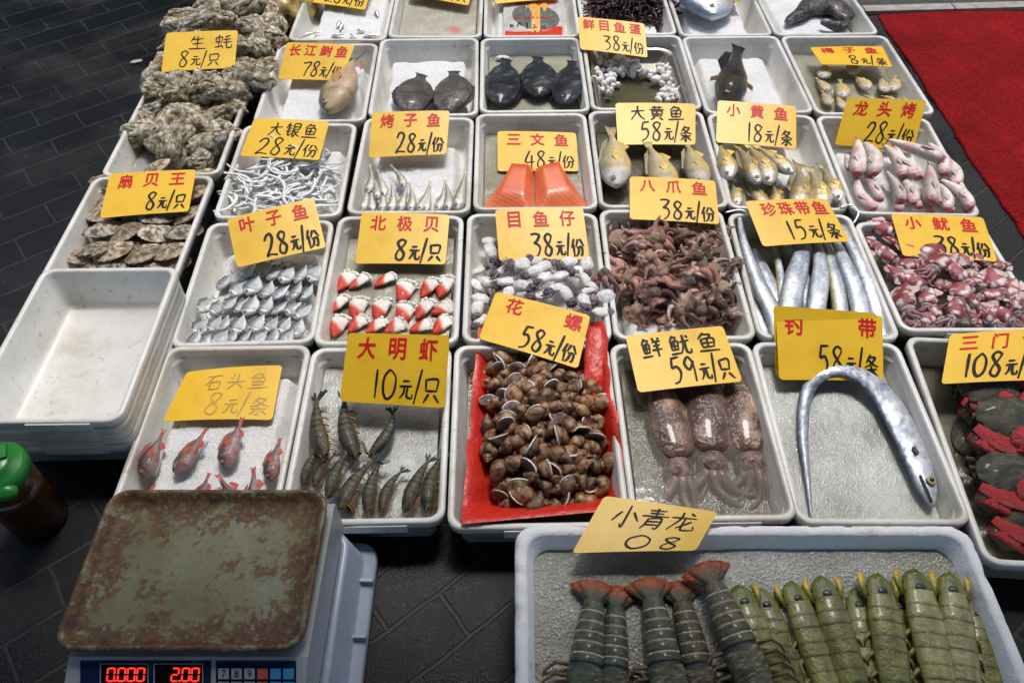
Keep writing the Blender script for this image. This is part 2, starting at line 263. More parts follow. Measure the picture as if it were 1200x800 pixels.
# ------------------------------------------------------------------ mesh builder and object helpers
class MB:
    def __init__(s): s.v = []; s.f = []; s.c = []
    def add(s, vs, fs, cs):
        o = len(s.v); s.v += [tuple(v) for v in vs]; s.f += [tuple(i + o for i in f) for f in fs]
        s.c += ([cs] * len(vs) if isinstance(cs, tuple) else list(cs)); return s
    def loft(s, rings, cols, cap=True, close=True):
        n = len(rings[0]); vs = []; cs = []; fs = []
        for i, r in enumerate(rings):
            vs += r; cs += (cols[i] if isinstance(cols, list) else [cols] * n)
        for i in range(len(rings) - 1):
            for j in range(n if close else n - 1):
                k = (j + 1) % n; fs.append((i * n + j, i * n + k, (i + 1) * n + k, (i + 1) * n + j))
        if cap:
            fs.append(tuple(range(n - 1, -1, -1))); fs.append(tuple(range((len(rings) - 1) * n, len(rings) * n)))
        return s.add(vs, fs, cs)
    def tube(s, pts, rw, rh=None, n=8, col=(0.5, 0.5, 0.5), up=None):
        """a swept tube: rw across, rh along 'up'; col is a colour or f(t, angle)"""
        pts = [Vector(p) for p in pts]; m = len(pts); up = Vector(up or (0, 0, 1)); rings = []; cols = []
        for i, p in enumerate(pts):
            tg = (pts[min(i + 1, m - 1)] - pts[max(i - 1, 0)])
            if tg.length < 1e-9: tg = Vector((1, 0, 0))
            tg.normalize(); sd = up.cross(tg)
            if sd.length < 1e-4: sd = Vector((1, 0.3, 0.1)).cross(tg)
            sd.normalize(); u = tg.cross(sd); t = i / max(1, m - 1)
            a = rw(t) if callable(rw) else (rw[i] if isinstance(rw, (list, tuple)) else rw)
            h = a if rh is None else (rh(t) if callable(rh) else (rh[i] if isinstance(rh, (list, tuple)) else rh))
            rings.append([p + sd * (a * math.cos(2 * math.pi * j / n)) + u * (h * math.sin(2 * math.pi * j / n)) for j in range(n)])
            cols.append([col(t, 2 * math.pi * j / n) if callable(col) else col for j in range(n)])
        return s.loft(rings, cols)
    def ell(s, c, r, n=14, m=9, col=(0.5, 0.5, 0.5), rot=None, disp=None):
        c = Vector(c); rot = rot or Matrix.Identity(3); rings = []; cols = []
        for i in range(m + 1):
            ph = math.pi * i / m; ph = min(max(ph, 0.06), math.pi - 0.06); ring = []; cc = []
            for j in range(n):
                th = 2 * math.pi * j / n; d = Vector((math.sin(ph) * math.cos(th), math.sin(ph) * math.sin(th), math.cos(ph)))
                k = 1 + (disp(d) if disp else 0)
                ring.append(c + rot @ Vector((d.x * r[0] * k, d.y * r[1] * k, d.z * r[2] * k))); cc.append(col(d) if callable(col) else col)
            rings.append(ring); cols.append(cc)
        rings.reverse(); cols.reverse()
        return s.loft(rings, cols)
    def poly(s, pts, th, col):
        """a thin plate: the outline pts (Vectors) given a thickness along its own normal"""
        pts = [Vector(p) for p in pts]; n = len(pts); nn = Vector((0, 0, 0))
        for i in range(n): nn += (pts[i] - pts[0]).cross(pts[(i + 1) % n] - pts[0])
        nn = nn.normalized() if nn.length > 1e-12 else Vector((0, 0, 1))
        c = [col(i) for i in range(n)] if callable(col) else [col] * n
        return s.add([p + nn * th / 2 for p in pts] + [p - nn * th / 2 for p in pts],
                     [tuple(range(n)), tuple(range(2 * n - 1, n - 1, -1))] + [(i, i + n, (i + 1) % n + n, (i + 1) % n) for i in range(n)], c + c)
    def box(s, c, d, col, rot=None):
        c = Vector(c); rot = rot or Matrix.Identity(3)
        vs = [c + rot @ Vector((x * d[0] / 2, y * d[1] / 2, z * d[2] / 2)) for x in (-1, 1) for y in (-1, 1) for z in (-1, 1)]
        return s.add(vs, [(0, 1, 3, 2), (4, 6, 7, 5), (0, 4, 5, 1), (2, 3, 7, 6), (0, 2, 6, 4), (1, 5, 7, 3)], col)
    def build(s, name, mat, parent=None, smooth=True, loc=None):
        me = bpy.data.meshes.new(name); me.from_pydata(s.v, [], s.f); me.update()
        if s.c:
            ca = me.color_attributes.new('Col', 'FLOAT_COLOR', 'POINT')
            ca.data.foreach_set('color', np.array([(*c[:3], 1.0) for c in s.c], dtype=np.float32).ravel())
        me.materials.append(M[mat] if isinstance(mat, str) else mat)
        if smooth: me.polygons.foreach_set('use_smooth', [True] * len(me.polygons))
        o = bpy.data.objects.new(name, me); COL.objects.link(o)
        if parent: o.parent = parent
        if loc is not None: o.location = loc
        return o
def tag(o, label=None, cat=None, group=None, kind=None):
    for k, v in (('label', label), ('category', cat), ('group', group), ('kind', kind)):
        if v: o[k] = v
    return o
def thing(name, label=None, cat=None, group=None, loc=(0, 0, 0)):
    o = bpy.data.objects.new(name, None); COL.objects.link(o); o.location = loc; o.empty_display_size = 0.02
    return tag(o, label, cat, group)
def kids(o): return [c for c in o.children]
def dup(o, parent=None):
    c = o.copy(); COL.objects.link(c)
    if parent: c.parent = parent
    for ch in kids(o): dup(ch, c)
    return c
def wipe(o):
    for ch in kids(o): wipe(ch)
    bpy.data.objects.remove(o)
class Kind:
    """a few hand-made variants of one creature; every one laid out is a thing of its own"""
    def __init__(s, make, n): s.p = [make(random.Random(100 + 17 * i)) for i in range(n)]; s.used = set(); s.i = 0
    def get(s, k=None):
        k = s.i % len(s.p) if k is None else k; s.i += 1
        if k not in s.used: s.used.add(k); return s.p[k]
        return dup(s.p[k])
    def done(s):
        for k, p in enumerate(s.p):
            if k not in s.used: wipe(p)
def lay(o, a, b, roll=0.0, scale=None, wide=1.0, thick=1.0):
    """put a unit-long creature with its head at a and its tail at b"""
    X = (b - a); L = X.length; X.normalize(); Z = Vector((0, 0, 1)); Y = Z.cross(X).normalized(); Z = X.cross(Y)
    R = Matrix((X, Y, Z)).transposed() @ Matrix.Rotation(roll, 3, 'X'); k = scale or L
    o.location = a; o.rotation_euler = R.to_euler(); o.scale = (k, k * wide, k * thick); return o
def pose(o, c, rot, k):
    o.location = c; o.rotation_euler = rot; o.scale = (k, k, k) if not isinstance(k, tuple) else k; return o
ORD = ['first', 'second', 'third', 'fourth', 'fifth', 'sixth', 'seventh', 'eighth', 'ninth', 'tenth', 'eleventh', 'twelfth', 'thirteenth', 'fourteenth', 'fifteenth', 'sixteenth', 'seventeenth', 'eighteenth', 'nineteenth', 'twentieth']
def rowname(i, n):
    if n == 1: return ''
    if i == 0: return 'back row'
    if i == n - 1: return 'front row'
    return ORD[i] + ' row from back' if n > 3 else 'middle row'
def name_rows(items, desc, cat, group, rows=None):
    """items: (object, px, py): sorts them into rows from the back and says which one each is"""
    n = len(items); rows = rows or max(1, round(math.sqrt(n * 0.75))); it = sorted(items, key=lambda q: q[2]); k = 0
    for r in range(rows):
        m = n * (r + 1) // rows; row = sorted(it[k:m], key=lambda q: q[1]); k = m
        for i, (o, x, y) in enumerate(row):
            d = desc(o, i, r) if callable(desc) else desc
            e = 'leftmost' if i == 0 else ('rightmost' if i == len(row) - 1 else ORD[i] + ' from left'); rn = rowname(r, rows)
            tag(o, f'{d}, {e}' + (f' in {rn}' if rn else ''), cat, group)
def bez(pts, n):
    """a smooth curve through pts"""
    pts = [np.array(p, dtype=float) for p in pts]; out = []; m = len(pts)
    for i in range(m - 1):
        p0 = pts[max(i - 1, 0)]; p1 = pts[i]; p2 = pts[i + 1]; p3 = pts[min(i + 2, m - 1)]
        for k in range(n):
            t = k / n; out.append(0.5 * ((2 * p1) + (-p0 + p2) * t + (2 * p0 - 5 * p1 + 4 * p2 - p3) * t * t + (-p0 + 3 * p1 - 3 * p2 + p3) * t ** 3))
    out.append(pts[-1]); return out
def prof(tab):
    xs = [t[0] for t in tab]; 
    def f(t, k=1):
        # smooth interpolation between the stations
        i = 0
        while i < len(xs) - 2 and t > xs[i + 1]: i += 1
        a, b = tab[i], tab[i + 1]; q = (t - a[0]) / max(1e-6, b[0] - a[0]); q = max(0, min(1, q))
        return lerp(a[k], b[k], q)
    return f

# ------------------------------------------------------------------ handwriting and print
S = {
'0': [[(.5,1),(.15,.75),(.12,.3),(.4,0),(.8,.2),(.88,.7),(.6,.98),(.42,.98)]], '1': [[(.5,1),(.46,0)]],
'2': [[(.08,.72),(.25,.95),(.6,1),(.78,.8),(.5,.4),(.05,.03),(.4,.08),(1,.03)]],
'3': [[(.05,.97),(.45,1),(.82,.93),(.5,.66),(.35,.58),(.7,.5),(.82,.28),(.55,.02),(.3,-.02)]],
'4': [[(.5,1),(.05,.35),(.95,.35)],[(.7,.7),(.65,0)]],
'5': [[(.38,1),(.25,.6),(.6,.62),(.82,.4),(.6,.08),(.15,-.02)],[(.38,.98),(.95,1)]],
'7': [[(.02,.92),(.9,1),(.6,.5),(.45,0)]], '9': [[(.8,.8),(.5,1),(.15,.75),(.4,.5),(.8,.75),(.8,.8),(.78,.4),(.72,0)]],
'8': [[(.85,.88),(.5,1),(.2,.82),(.45,.55),(.78,.28),(.55,0),(.15,.1),(.25,.4),(.6,.62),(.85,.88)]],
'/': [[(.8,1.1),(.1,-.15)]],
'元': [[(.25,.88),(.75,.9)],[(.06,.62),(.95,.65)],[(.4,.62),(.35,.3),(.08,.02)],[(.62,.62),(.6,.18),(.72,.05),(.95,.06),(.97,.25)]],
'份': [[(.28,.98),(.02,.5)],[(.18,.7),(.18,.0)],[(.55,.95),(.36,.55)],[(.7,.95),(1,.55)],[(.42,.48),(.85,.5),(.8,.1),(.66,.12)],[(.6,.48),(.5,.2),(.32,.02)]],
'只': [[(.18,.92),(.22,.42)],[(.18,.9),(.82,.93),(.76,.45)],[(.22,.46),(.78,.48)],[(.38,.32),(.1,.0)],[(.62,.32),(.92,.02)]],
'条': [[(.45,1),(.15,.65)],[(.4,.87),(.78,.87),(.45,.56),(.05,.45)],[(.33,.78),(.62,.58),(.98,.46)],[(.12,.34),(.9,.36)],[(.5,.5),(.5,.0),(.38,.08)],[(.42,.3),(.1,.04)],[(.58,.3),(.92,.06)]],
'大': [[(.08,.62),(.92,.68)],[(.5,1),(.45,.6),(.08,.03)],[(.5,.6),(.65,.3),(.95,.05)]],
'鱼': [[(.42,1),(.1,.68)],[(.38,.9),(.72,.88),(.56,.7)],[(.2,.65),(.22,.22)],[(.2,.65),(.8,.68),(.76,.22)],[(.22,.45),(.78,.45)],[(.5,.66),(.5,.24)],[(.22,.23),(.78,.25)],[(0,.03),(1,.06)]],
'生': [[(.3,.95),(.1,.6)],[(.22,.72),(.85,.75)],[(.2,.4),(.8,.43)],[(.5,1),(.5,.05)],[(.0,.04),(1,.06)]],
'虫': [[(.05,.8),(.07,.45)],[(.05,.8),(.42,.82),(.4,.45)],[(.07,.47),(.4,.48)],[(.23,1),(.23,.1)],[(0,.1),(.42,.18)],[(.36,.3),(.48,.06)]],
'毛': [[(.9,.95),(.55,.85)],[(.52,.65),(.92,.7)],[(.5,.42),(.98,.48)],[(.7,.88),(.7,.15),(.8,.05),(1,.08),(1,.25)]],
'银': [[(.2,1),(.02,.65)],[(.15,.82),(.42,.82)],[(.1,.58),(.4,.6)],[(.05,.38),(.42,.4)],[(.22,.8),(.22,.1),(.42,.22)],[(.52,.95),(.9,.95),(.88,.55),(.52,.55)],[(.52,.75),(.88,.75)],[(.52,.95),(.52,.05),(.7,.18)],[(.92,.4),(.72,.3)],[(.6,.5),(.75,.2),(1,.02)]],
'黄': [[(.15,.88),(.85,.9)],[(.35,1),(.35,.75)],[(.65,1),(.65,.75)],[(.02,.72),(.98,.74)],[(.2,.6),(.22,.25)],[(.2,.6),(.8,.61),(.78,.25)],[(.21,.43),(.79,.44)],[(.22,.26),(.78,.27)],[(.5,.74),(.5,.26)],[(.35,.18),(.1,0)],[(.65,.18),(.9,0)]],
'羊': [[(.6,1),(.66,.85)],[(.92,1),(.84,.85)],[(.58,.8),(.98,.82)],[(.6,.58),(.95,.6)],[(.5,.35),(1,.38)],[(.78,.8),(.78,0)]],
'尤': [[(.52,.65),(1,.68)],[(.72,1),(.7,.5),(.5,.05)],[(.78,.65),(.78,.12),(.98,.05),(1,.25)],[(.86,.95),(.95,.82)]],
'小': [[(.5,1),(.5,.05),(.36,.16)],[(.28,.7),(.03,.3)],[(.7,.72),(.97,.3)]],
'青': [[(.2,.9),(.8,.92)],[(.25,.76),(.75,.78)],[(.5,1),(.5,.62)],[(.02,.6),(.98,.64)],[(.28,.5),(.26,.2),(.12,0)],[(.28,.5),(.74,.52),(.72,.02),(.6,.08)],[(.28,.35),(.72,.36)],[(.28,.2),(.72,.21)]],
'龙': [[(.05,.65),(.95,.7)],[(.42,1),(.38,.6),(.05,.05)],[(.55,.66),(.55,.1),(.7,.03),(.98,.06),(.96,.25)],[(.85,.5),(.35,.15)],[(.7,.98),(.85,.85)]],
'头': [[(.3,.95),(.42,.85)],[(.2,.75),(.34,.65)],[(.05,.45),(.95,.48)],[(.6,1),(.55,.45),(.15,.02)],[(.6,.35),(.92,.05)]],
'石': [[(.1,.9),(.9,.92)],[(.5,.9),(.1,.3)],[(.35,.5),(.37,.05)],[(.35,.5),(.85,.52),(.82,.05)],[(.37,.06),(.82,.08)]],
}
def _half(g): return [[(x * .5, y) for x, y in s] for s in S[g]]
S['鲜'] = _half('鱼') + S['羊']; S['鱿'] = _half('鱼') + S['尤']; S['蚝'] = S['虫'] + S['毛']
_G = {}
def glyph(ch):
    """outline of a printed character, 0..1 in both directions"""
    if ch not in _G:
        cu = bpy.data.curves.new('glyph', 'FONT'); cu.body = ch; cu.size = 1; cu.offset = 0.0; cu.resolution_u = 3
        o = bpy.data.objects.new('glyph', cu); COL.objects.link(o); dg = bpy.context.evaluated_depsgraph_get(); dg.update()
        me = bpy.data.meshes.new_from_object(o.evaluated_get(dg)); vs = [(v.co.x, v.co.y) for v in me.vertices]; fs = [tuple(p.vertices) for p in me.polygons]
        bpy.data.objects.remove(o); bpy.data.curves.remove(cu); bpy.data.meshes.remove(me)
        xs = [v[0] for v in vs]; ys = [v[1] for v in vs]; x0, x1, y0, y1 = min(xs), max(xs), min(ys), max(ys); k = max(x1 - x0, y1 - y0)
        _G[ch] = ([((x - x0 - (x1 - x0 - k) / 2) / k, (y - y0 - (y1 - y0 - k) / 2) / k) for x, y in vs], fs)
    return _G[ch]
def put_glyph(mb, surf, ch, x, y, w, h, off, rot=0):
    vs, fs = glyph(ch)
    for k, (dx, dy) in enumerate(((0, 0), (.055, 0), (.027, .030), (.027, -.026), (.055, .03))):      # printed bold: the outline pressed four times
        out = []
        for a, b in vs:
            if rot: a, b = (b, 1 - a) if rot == 1 else (1 - b, a)
            out.append(surf(x + (a + dx) * w, y + (b + dy) * h, off + k * 2.5e-5))
        mb.add(out, fs, (0.5, 0.5, 0.5))
def put_strokes(mb, surf, strokes, x, y, w, h, pen, off, rg):
    pen = pen * .82
    for k, st in enumerate(strokes):
        pts = bez([(x + a * w + rg.uniform(-1, 1) * w * .02, y + b * h + rg.uniform(-1, 1) * h * .02) for a, b in st], 5 if len(st) > 2 else 4); m = len(pts); vs = []
        for i, p in enumerate(pts):
            d = pts[min(i + 1, m - 1)] - pts[max(i - 1, 0)]; d = d / (np.linalg.norm(d) + 1e-9); t = i / (m - 1)
            q = pen * (0.75 + 0.4 * math.sin(math.pi * min(1, t * 1.15 + .1))) * 0.5; nx, ny = -d[1] * q, d[0] * q
            vs += [surf(p[0] + nx, p[1] + ny, off + k * 2.5e-5), surf(p[0] - nx, p[1] - ny, off + k * 2.5e-5)]
        mb.add(vs, [(2 * i, 2 * i + 1, 2 * i + 3, 2 * i + 2) for i in range(m - 1)], (0.5, 0.5, 0.5))
AS = 1.46
def quad_surf(c, nrm, bend=0.0, asp=AS):
    """card coordinates (x in card heights, y 0..1 upwards) -> a point on the bent card; c = TL, TR, BR, BL"""
    def f(x, y, off=0.0):
        u = x / asp; b = c[3].lerp(c[2], u); t = c[0].lerp(c[1], u)
        return b.lerp(t, y) + nrm * (off + bend * (4 * u * (1 - u)) )
    return f
def card(px, zb, label, printed=None, price=None, hand=None, tilt=None, bend=0.002, ink='black_ink', rots=None, pen=0.036, pricebox=None, blank=False, fix=None):
    TL, TR, BR, BL = px; best = None
    vd = ray((TL[0] + BR[0]) / 2, (TL[1] + BR[1]) / 2); pitch = math.asin(-vd.z); lim = math.pi / 2 - pitch
    cand = []
    for k in range(0, 110 * 6):
        tl = math.radians(k // 6) if tilt is None else math.radians(tilt); dzb = (k % 6) * .009; z_ = zb + (dzb if tilt is None else 0); o = P(*BL, z_)
        n = Vector((0, -math.sin(tl), math.cos(tl)))
        # a card turned a little in the tray: the plane passes through its lower edge
        o2 = P(*BR, z_); e = (o2 - o); n = (n - e * (n.dot(e) / e.length_squared)).normalized()
        q = []
        for p in px:
            r = ray(*p); q.append(Vector((0, 0, HC)) + r * ((o - Vector((0, 0, HC))).dot(n) / r.dot(n)))
        wd = ((q[1] - q[0]).length + (q[2] - q[3]).length) / 2; ht = ((q[0] - q[3]).length + (q[1] - q[2]).length) / 2
        # a card leans over the tray rims, it does not cut through them
        bad = 0.0
        for iu in range(7):
            for iv in range(9):
                pt = q[3].lerp(q[2], iu / 6).lerp(q[0].lerp(q[1], iu / 6), iv / 8)
                for t in rims:
                    lp = t.inv @ pt; ax, ay = abs(lp.x) - t.w / 2, abs(lp.y) - t.d / 2
                    if ax < .002 and ay < .002 and max(ax, ay) > -.026: bad = max(bad, t.top + .004 - lp.z)
        er = abs(wd / ht - AS) + max(0, tl - lim) * 1.2 + (60 * bad if bad > .001 else 0) + dzb * 3
        if best is None or er < best[0]: best = (er, tl, q, n, wd, ht)
        if tilt is not None: break
    er, tl, q, n, wd, ht = best
    print('CARD %-40s tilt %.0f w %.3f h %.3f er %.2f' % (label[-40:], math.degrees(tl), wd, ht, er))
    ce = (q[0] + q[1] + q[2] + q[3]) / 4; q = [p - ce for p in q]
    root = thing('price_card', label, 'price card', 'yellow price cards in the trays', ce); f = quad_surf(q, n, bend)
    r = 0.06; out = []
    for cx, cy, a0 in ((AS - r, r, -90), (AS - r, 1 - r, 0), (r, 1 - r, 90), (r, r, 180)):
        for i in range(5):
            a = math.radians(a0 + 90 * i / 4); out.append((cx + r * math.cos(a), cy + r * math.sin(a)))
    full = []
    for i in range(len(out)):
        a, b = out[i], out[(i + 1) % len(out)]; k = 8 if math.hypot(a[0] - b[0], a[1] - b[1]) > 0.3 else 1
        for j in range(k): full.append((lerp(a[0], b[0], j / k), lerp(a[1], b[1], j / k)))
    nn = len(full); mb = MB(); rings = []
    for s_ in (0.02, .35, .7, .96, 1.0): rings.append([f(AS / 2 + (x - AS / 2) * s_, .5 + (y - .5) * s_, 0.0006) for x, y in full])
    for s_ in (1.0, .96, .7, .35, 0.02): rings.append([f(AS / 2 + (x - AS / 2) * s_, .5 + (y - .5) * s_, -0.0006) for x, y in full])
    mb.loft(rings, (0.8, 0.5, 0.03)); mb.build('card_sheet', 'card', root, smooth=False)
    rg = random.Random(hash_of(label)); OFF = 0.0011
    if printed:
        pb = MB(); k = len(printed); h = 0.27; x0, x1 = (0.17, AS - 0.17) if k != 4 else (0.1, AS - 0.1)
        if fix: x0, x1 = fix
        for i, ch in enumerate(printed):
            xx = lerp(x0, x1 - 0.245, i / (k - 1)); put_glyph(pb, f, ch, xx, 0.635, 0.245, h + .03, OFF, (rots or {}).get(i, 0))
        pb.build('printed_name', 'red_ink', root, smooth=False)
    hb = MB()
    if hand:
        for ch, x, y, w_, h_ in hand: put_strokes(hb, f, S[ch], x, y, w_, h_, pen, OFF + .0002, rg)
    if price:
        num, unit = price; x0, y0, sz = pricebox or ((0.5 if len(num) > 1 else 0.66), 0.08, 0.4); dw = lambda ch: .46 if ch != '1' else .2
        tot = sum(dw(ch) + .06 for ch in num) + .44 + .26 + .54; fw = min(1.25, (AS - .07 - x0) / (tot * sz)); x = x0
        for ch in num:
            put_strokes(hb, f, S[ch], x, y0, sz * fw * dw(ch), sz * (1 + rg.uniform(-.06, .06)), pen * 1.1, OFF + .0002, rg); x += (dw(ch) + .06) * sz * fw
        put_strokes(hb, f, S['元'], x, y0 + .01, sz * .42 * fw, sz * .66, pen, OFF + .0002, rg); x += sz * .44 * fw
        put_strokes(hb, f, S['/'], x, y0, sz * .26 * fw, sz * .95, pen, OFF + .0002, rg); x += sz * .26 * fw
        put_strokes(hb, f, S[unit], x, y0 - .02, sz * .54 * fw, sz * .82, pen, OFF + .0002, rg)
    if hand or price: hb.build('handwritten_price' if price else 'handwritten_name', ink, root, smooth=False)
    return root
def hash_of(s): return sum((i + 3) * ord(c) for i, c in enumerate(s)) % 99991

# ------------------------------------------------------------------ the ground
mb = MB(); R = 40
mb.add([(-R, -R, 0), (R, -R, 0), (R, R, 0), (-R, R, 0)], [(0, 1, 2, 3)], (0.03, 0.03, 0.03))
M['ground'] = ground_mat(); tag(mb.build('ground', 'ground', smooth=False), 'dark wet stone pavers laid on the diagonal', None, None, 'structure')
M['asphalt'] = plain('asphalt', (0.055, 0.06, 0.055), 0.8, nscale=60, namp=0.3, bs=0.5, bscale=300, bdist=0.004)
M['kerbstone'] = plain('kerbstone', (0.36, 0.34, 0.30), 0.7, nscale=30, namp=0.2, bs=0.3, bscale=120)
k0, k1 = P(1010, 15.5), P(1230, 9.5); kd = (k1 - k0).normalized(); kn = Vector((-kd.y, kd.x, 0)); A0 = k0 - kd * 0.3; A1 = k0 + kd * 12
mb = MB(); mb.add([A0 + kn * .02 + Vector((0, 0, .004)), A1 + kn * .02 + Vector((0, 0, .004)), A1 + kn * 20 + Vector((0, 0, .004)), A0 + kn * 20 + Vector((0, 0, .004))], [(0, 1, 2, 3)], (.05, .05, .05))
tag(mb.build('road', 'asphalt', smooth=False), 'strip of grey green asphalt beyond the red carpet', None, None, 'structure')
mb = MB()
for i in range(40):
    a = A0 + (A1 - A0) * (i / 40); b = A0 + (A1 - A0) * ((i + 0.985) / 40)
    for (d0, d1, z) in ((-.012, .028, .012),):
        vs = [a + kn * d0, b + kn * d0, b + kn * d1, a + kn * d1]; mb.add([v + Vector((0, 0, z)) for v in vs] + vs, [(0, 1, 2, 3), (0, 4, 5, 1), (1, 5, 6, 2), (2, 6, 7, 3), (3, 7, 4, 0)], (.4, .4, .4))
tag(mb.build('kerb', 'kerbstone', smooth=False), 'pale kerb strip along the far edge of the carpet', None, None, 'structure')
# carpet: woven runner with a slightly frayed edge
M['carpet'] = carpet_mat(); mb = MB(); e0, e1 = P(1028, 19), P(1206, 292); ed = (e1 - e0).normalized()
edge = []
for i in range(90):
    p = e0 + ed * (i * 0.03); q = noise.noise(Vector((i * .9, 3, 1))) * .006 + noise.noise(Vector((i * .13, 7, 1))) * .01; edge.append(p + Vector((ed.y, -ed.x, 0)) * q)
top = e0 + kd * 6; nx = 60; rows_ = []
for i, p in enumerate(edge):
    row = []
    for j in range(nx + 1):
        u = (j / nx) ** 1.6; t_ = p + kd * (6 * u) ; row.append(Vector((t_.x, t_.y, 0.006 + .004 * fb((t_.x * 3, t_.y * 3, 0)) * (1 if 0 < j else .3))))
    rows_.append(row)
vs = [v for r in rows_ for v in r]; fs = []
for i in range(len(rows_) - 1):
    for j in range(nx): fs.append((i * (nx + 1) + j, (i + 1) * (nx + 1) + j, (i + 1) * (nx + 1) + j + 1, i * (nx + 1) + j + 1))
n0 = len(vs); vs += [Vector((r[0].x, r[0].y, 0.0)) for r in rows_]; fs += [(i * (nx + 1), n0 + i, n0 + i + 1, (i + 1) * (nx + 1)) for i in range(len(rows_) - 1)]
vs += [Vector((v.x, v.y, 0)) for v in rows_[0]]; n1 = n0 + len(rows_); fs += [(j, j + 1, n1 + j + 1, n1 + j) for j in range(nx)]
mb.add(vs, fs, (.3, .02, .02)); tag(mb.build('carpet', 'carpet'), 'red woven carpet spread on the ground beside the trays', 'carpet')

# ------------------------------------------------------------------ unseen additions: a facade cutting sky reflections, a tarp shading the near trays
M['facade'] = plain('facade_render', (.16, .155, .145), .8, nscale=2, namp=.2, bs=.3, bscale=30, bdist=.01)
b = MB(); b.box((0, 8.6, 2.6), (34, .4, 5.2), (.2, .2, .2)); fo = thing('added_facade', 'plain grey facade added out of view to cut sky reflections', 'building', None, (0, 0, 0)); b.build('wall', 'facade', fo, smooth=False)
for i in range(9): MB().box((-14 + 3.5 * i, 8.39, 1.4), (2.4, .06, 2.6), (.1, .1, .1)).build('shutter', plain('shutter_paint', (.09, .10, .11), .5), fo, smooth=False)
M['tarp'] = plain('blue_shade_tarp', (.085, .12, .19), .6, nscale=3, namp=.2)
tp = thing('shade_tarp', 'blue tarp on poles added out of view to shade the near end', 'shade_tarp', None, (0, 0, 0)); b = MB(); nx = 20
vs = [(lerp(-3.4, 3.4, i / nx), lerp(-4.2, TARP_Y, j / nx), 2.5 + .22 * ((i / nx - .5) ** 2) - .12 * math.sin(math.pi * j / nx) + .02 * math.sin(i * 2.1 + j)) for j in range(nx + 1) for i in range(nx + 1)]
b.add(vs, [(j * (nx + 1) + i, j * (nx + 1) + i + 1, (j + 1) * (nx + 1) + i + 1, (j + 1) * (nx + 1) + i) for j in range(nx) for i in range(nx)], (.1, .1, .2)); b.build('shade_tarp_sheet', 'tarp', tp)
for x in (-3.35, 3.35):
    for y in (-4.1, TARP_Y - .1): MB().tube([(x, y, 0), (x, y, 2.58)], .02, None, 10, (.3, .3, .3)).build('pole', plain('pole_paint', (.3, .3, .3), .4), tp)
# ------------------------------------------------------------------ trays
RZ = 0.085
def rr(w, d, r, z, n=5):
    pts = []
    for cx, cy, a0 in ((w / 2 - r, -d / 2 + r, -90), (w / 2 - r, d / 2 - r, 0), (-w / 2 + r, d / 2 - r, 90), (-w / 2 + r, -d / 2 + r, 180)):
        for i in range(n + 1):
            a = math.radians(a0 + 90 * i / n); pts.append(Vector((cx + r * math.cos(a), cy + r * math.sin(a), z)))
    return pts
def edge_sub(pts, k=1): return pts
_tm = {}
class Tray: pass
rims = []
TR = {}
def tray_mesh(w, d, h=RZ, inset=0.025):
    mb = MB(); L = [(inset - .006, 0, .018), (.014, h - .018, .022), (.002, h - .018, .026), (0, h - .016, .026), (0, h - .002, .026), (.0018, h, .025), (.0085, h, .021), (.0108, h - .002, .019), (.0118, h - .006, .018), (inset - .002, .016, .02), (inset + .006, .009, .014)]
    rings = [rr(w - 2 * i, d - 2 * i, r, z) for i, z, r in L]; mb.loft(rings, (.7, .7, .7)); return mb
def tray(key, px, label, z0=0.0, group='white plastic seafood trays', name='seafood_tray', w=None, d=None):
    q = [P(*p, RZ + z0) for p in px]; A, B, C_, D = q; c = (A + B + C_ + D) / 4; wx = ((B - A) + (C_ - D)) / 2; dy = ((A - D) + (B - C_)) / 2
    ang = (math.atan2(wx.y, wx.x) + math.atan2(-dy.x, dy.y)) / 2; W = w or wx.length + .007; Dp = d or dy.length + .002
    print('TRAY', key, 'w %.3f d %.3f ang %.1f' % (W, Dp, math.degrees(ang)), [round(v, 3) for v in c])
    t = Tray(); t.c = Vector((c.x, c.y, z0)); t.ang = ang; t.w = W; t.d = Dp; t.root = thing(name, label, 'tray', group, t.c); t.root.rotation_euler = (0, 0, ang)
    tray_mesh(W, Dp).build('tray_body', 'tray', t.root)
    for s_ in (-1, 1): MB().box((0.012, s_ * (Dp / 2 + .0005), RZ - .016), (W * .46, .005, .022), (.7, .7, .7)).build('grip_lip', 'tray', t.root, smooth=False)
    t.top = RZ + z0; t.m = Matrix.Translation(t.c) @ Matrix.Rotation(ang, 4, 'Z'); t.inv = t.m.inverted(); t.inv = Matrix.Translation((0, 0, z0)) @ t.inv; TR[key] = t; rims.append(t); return t
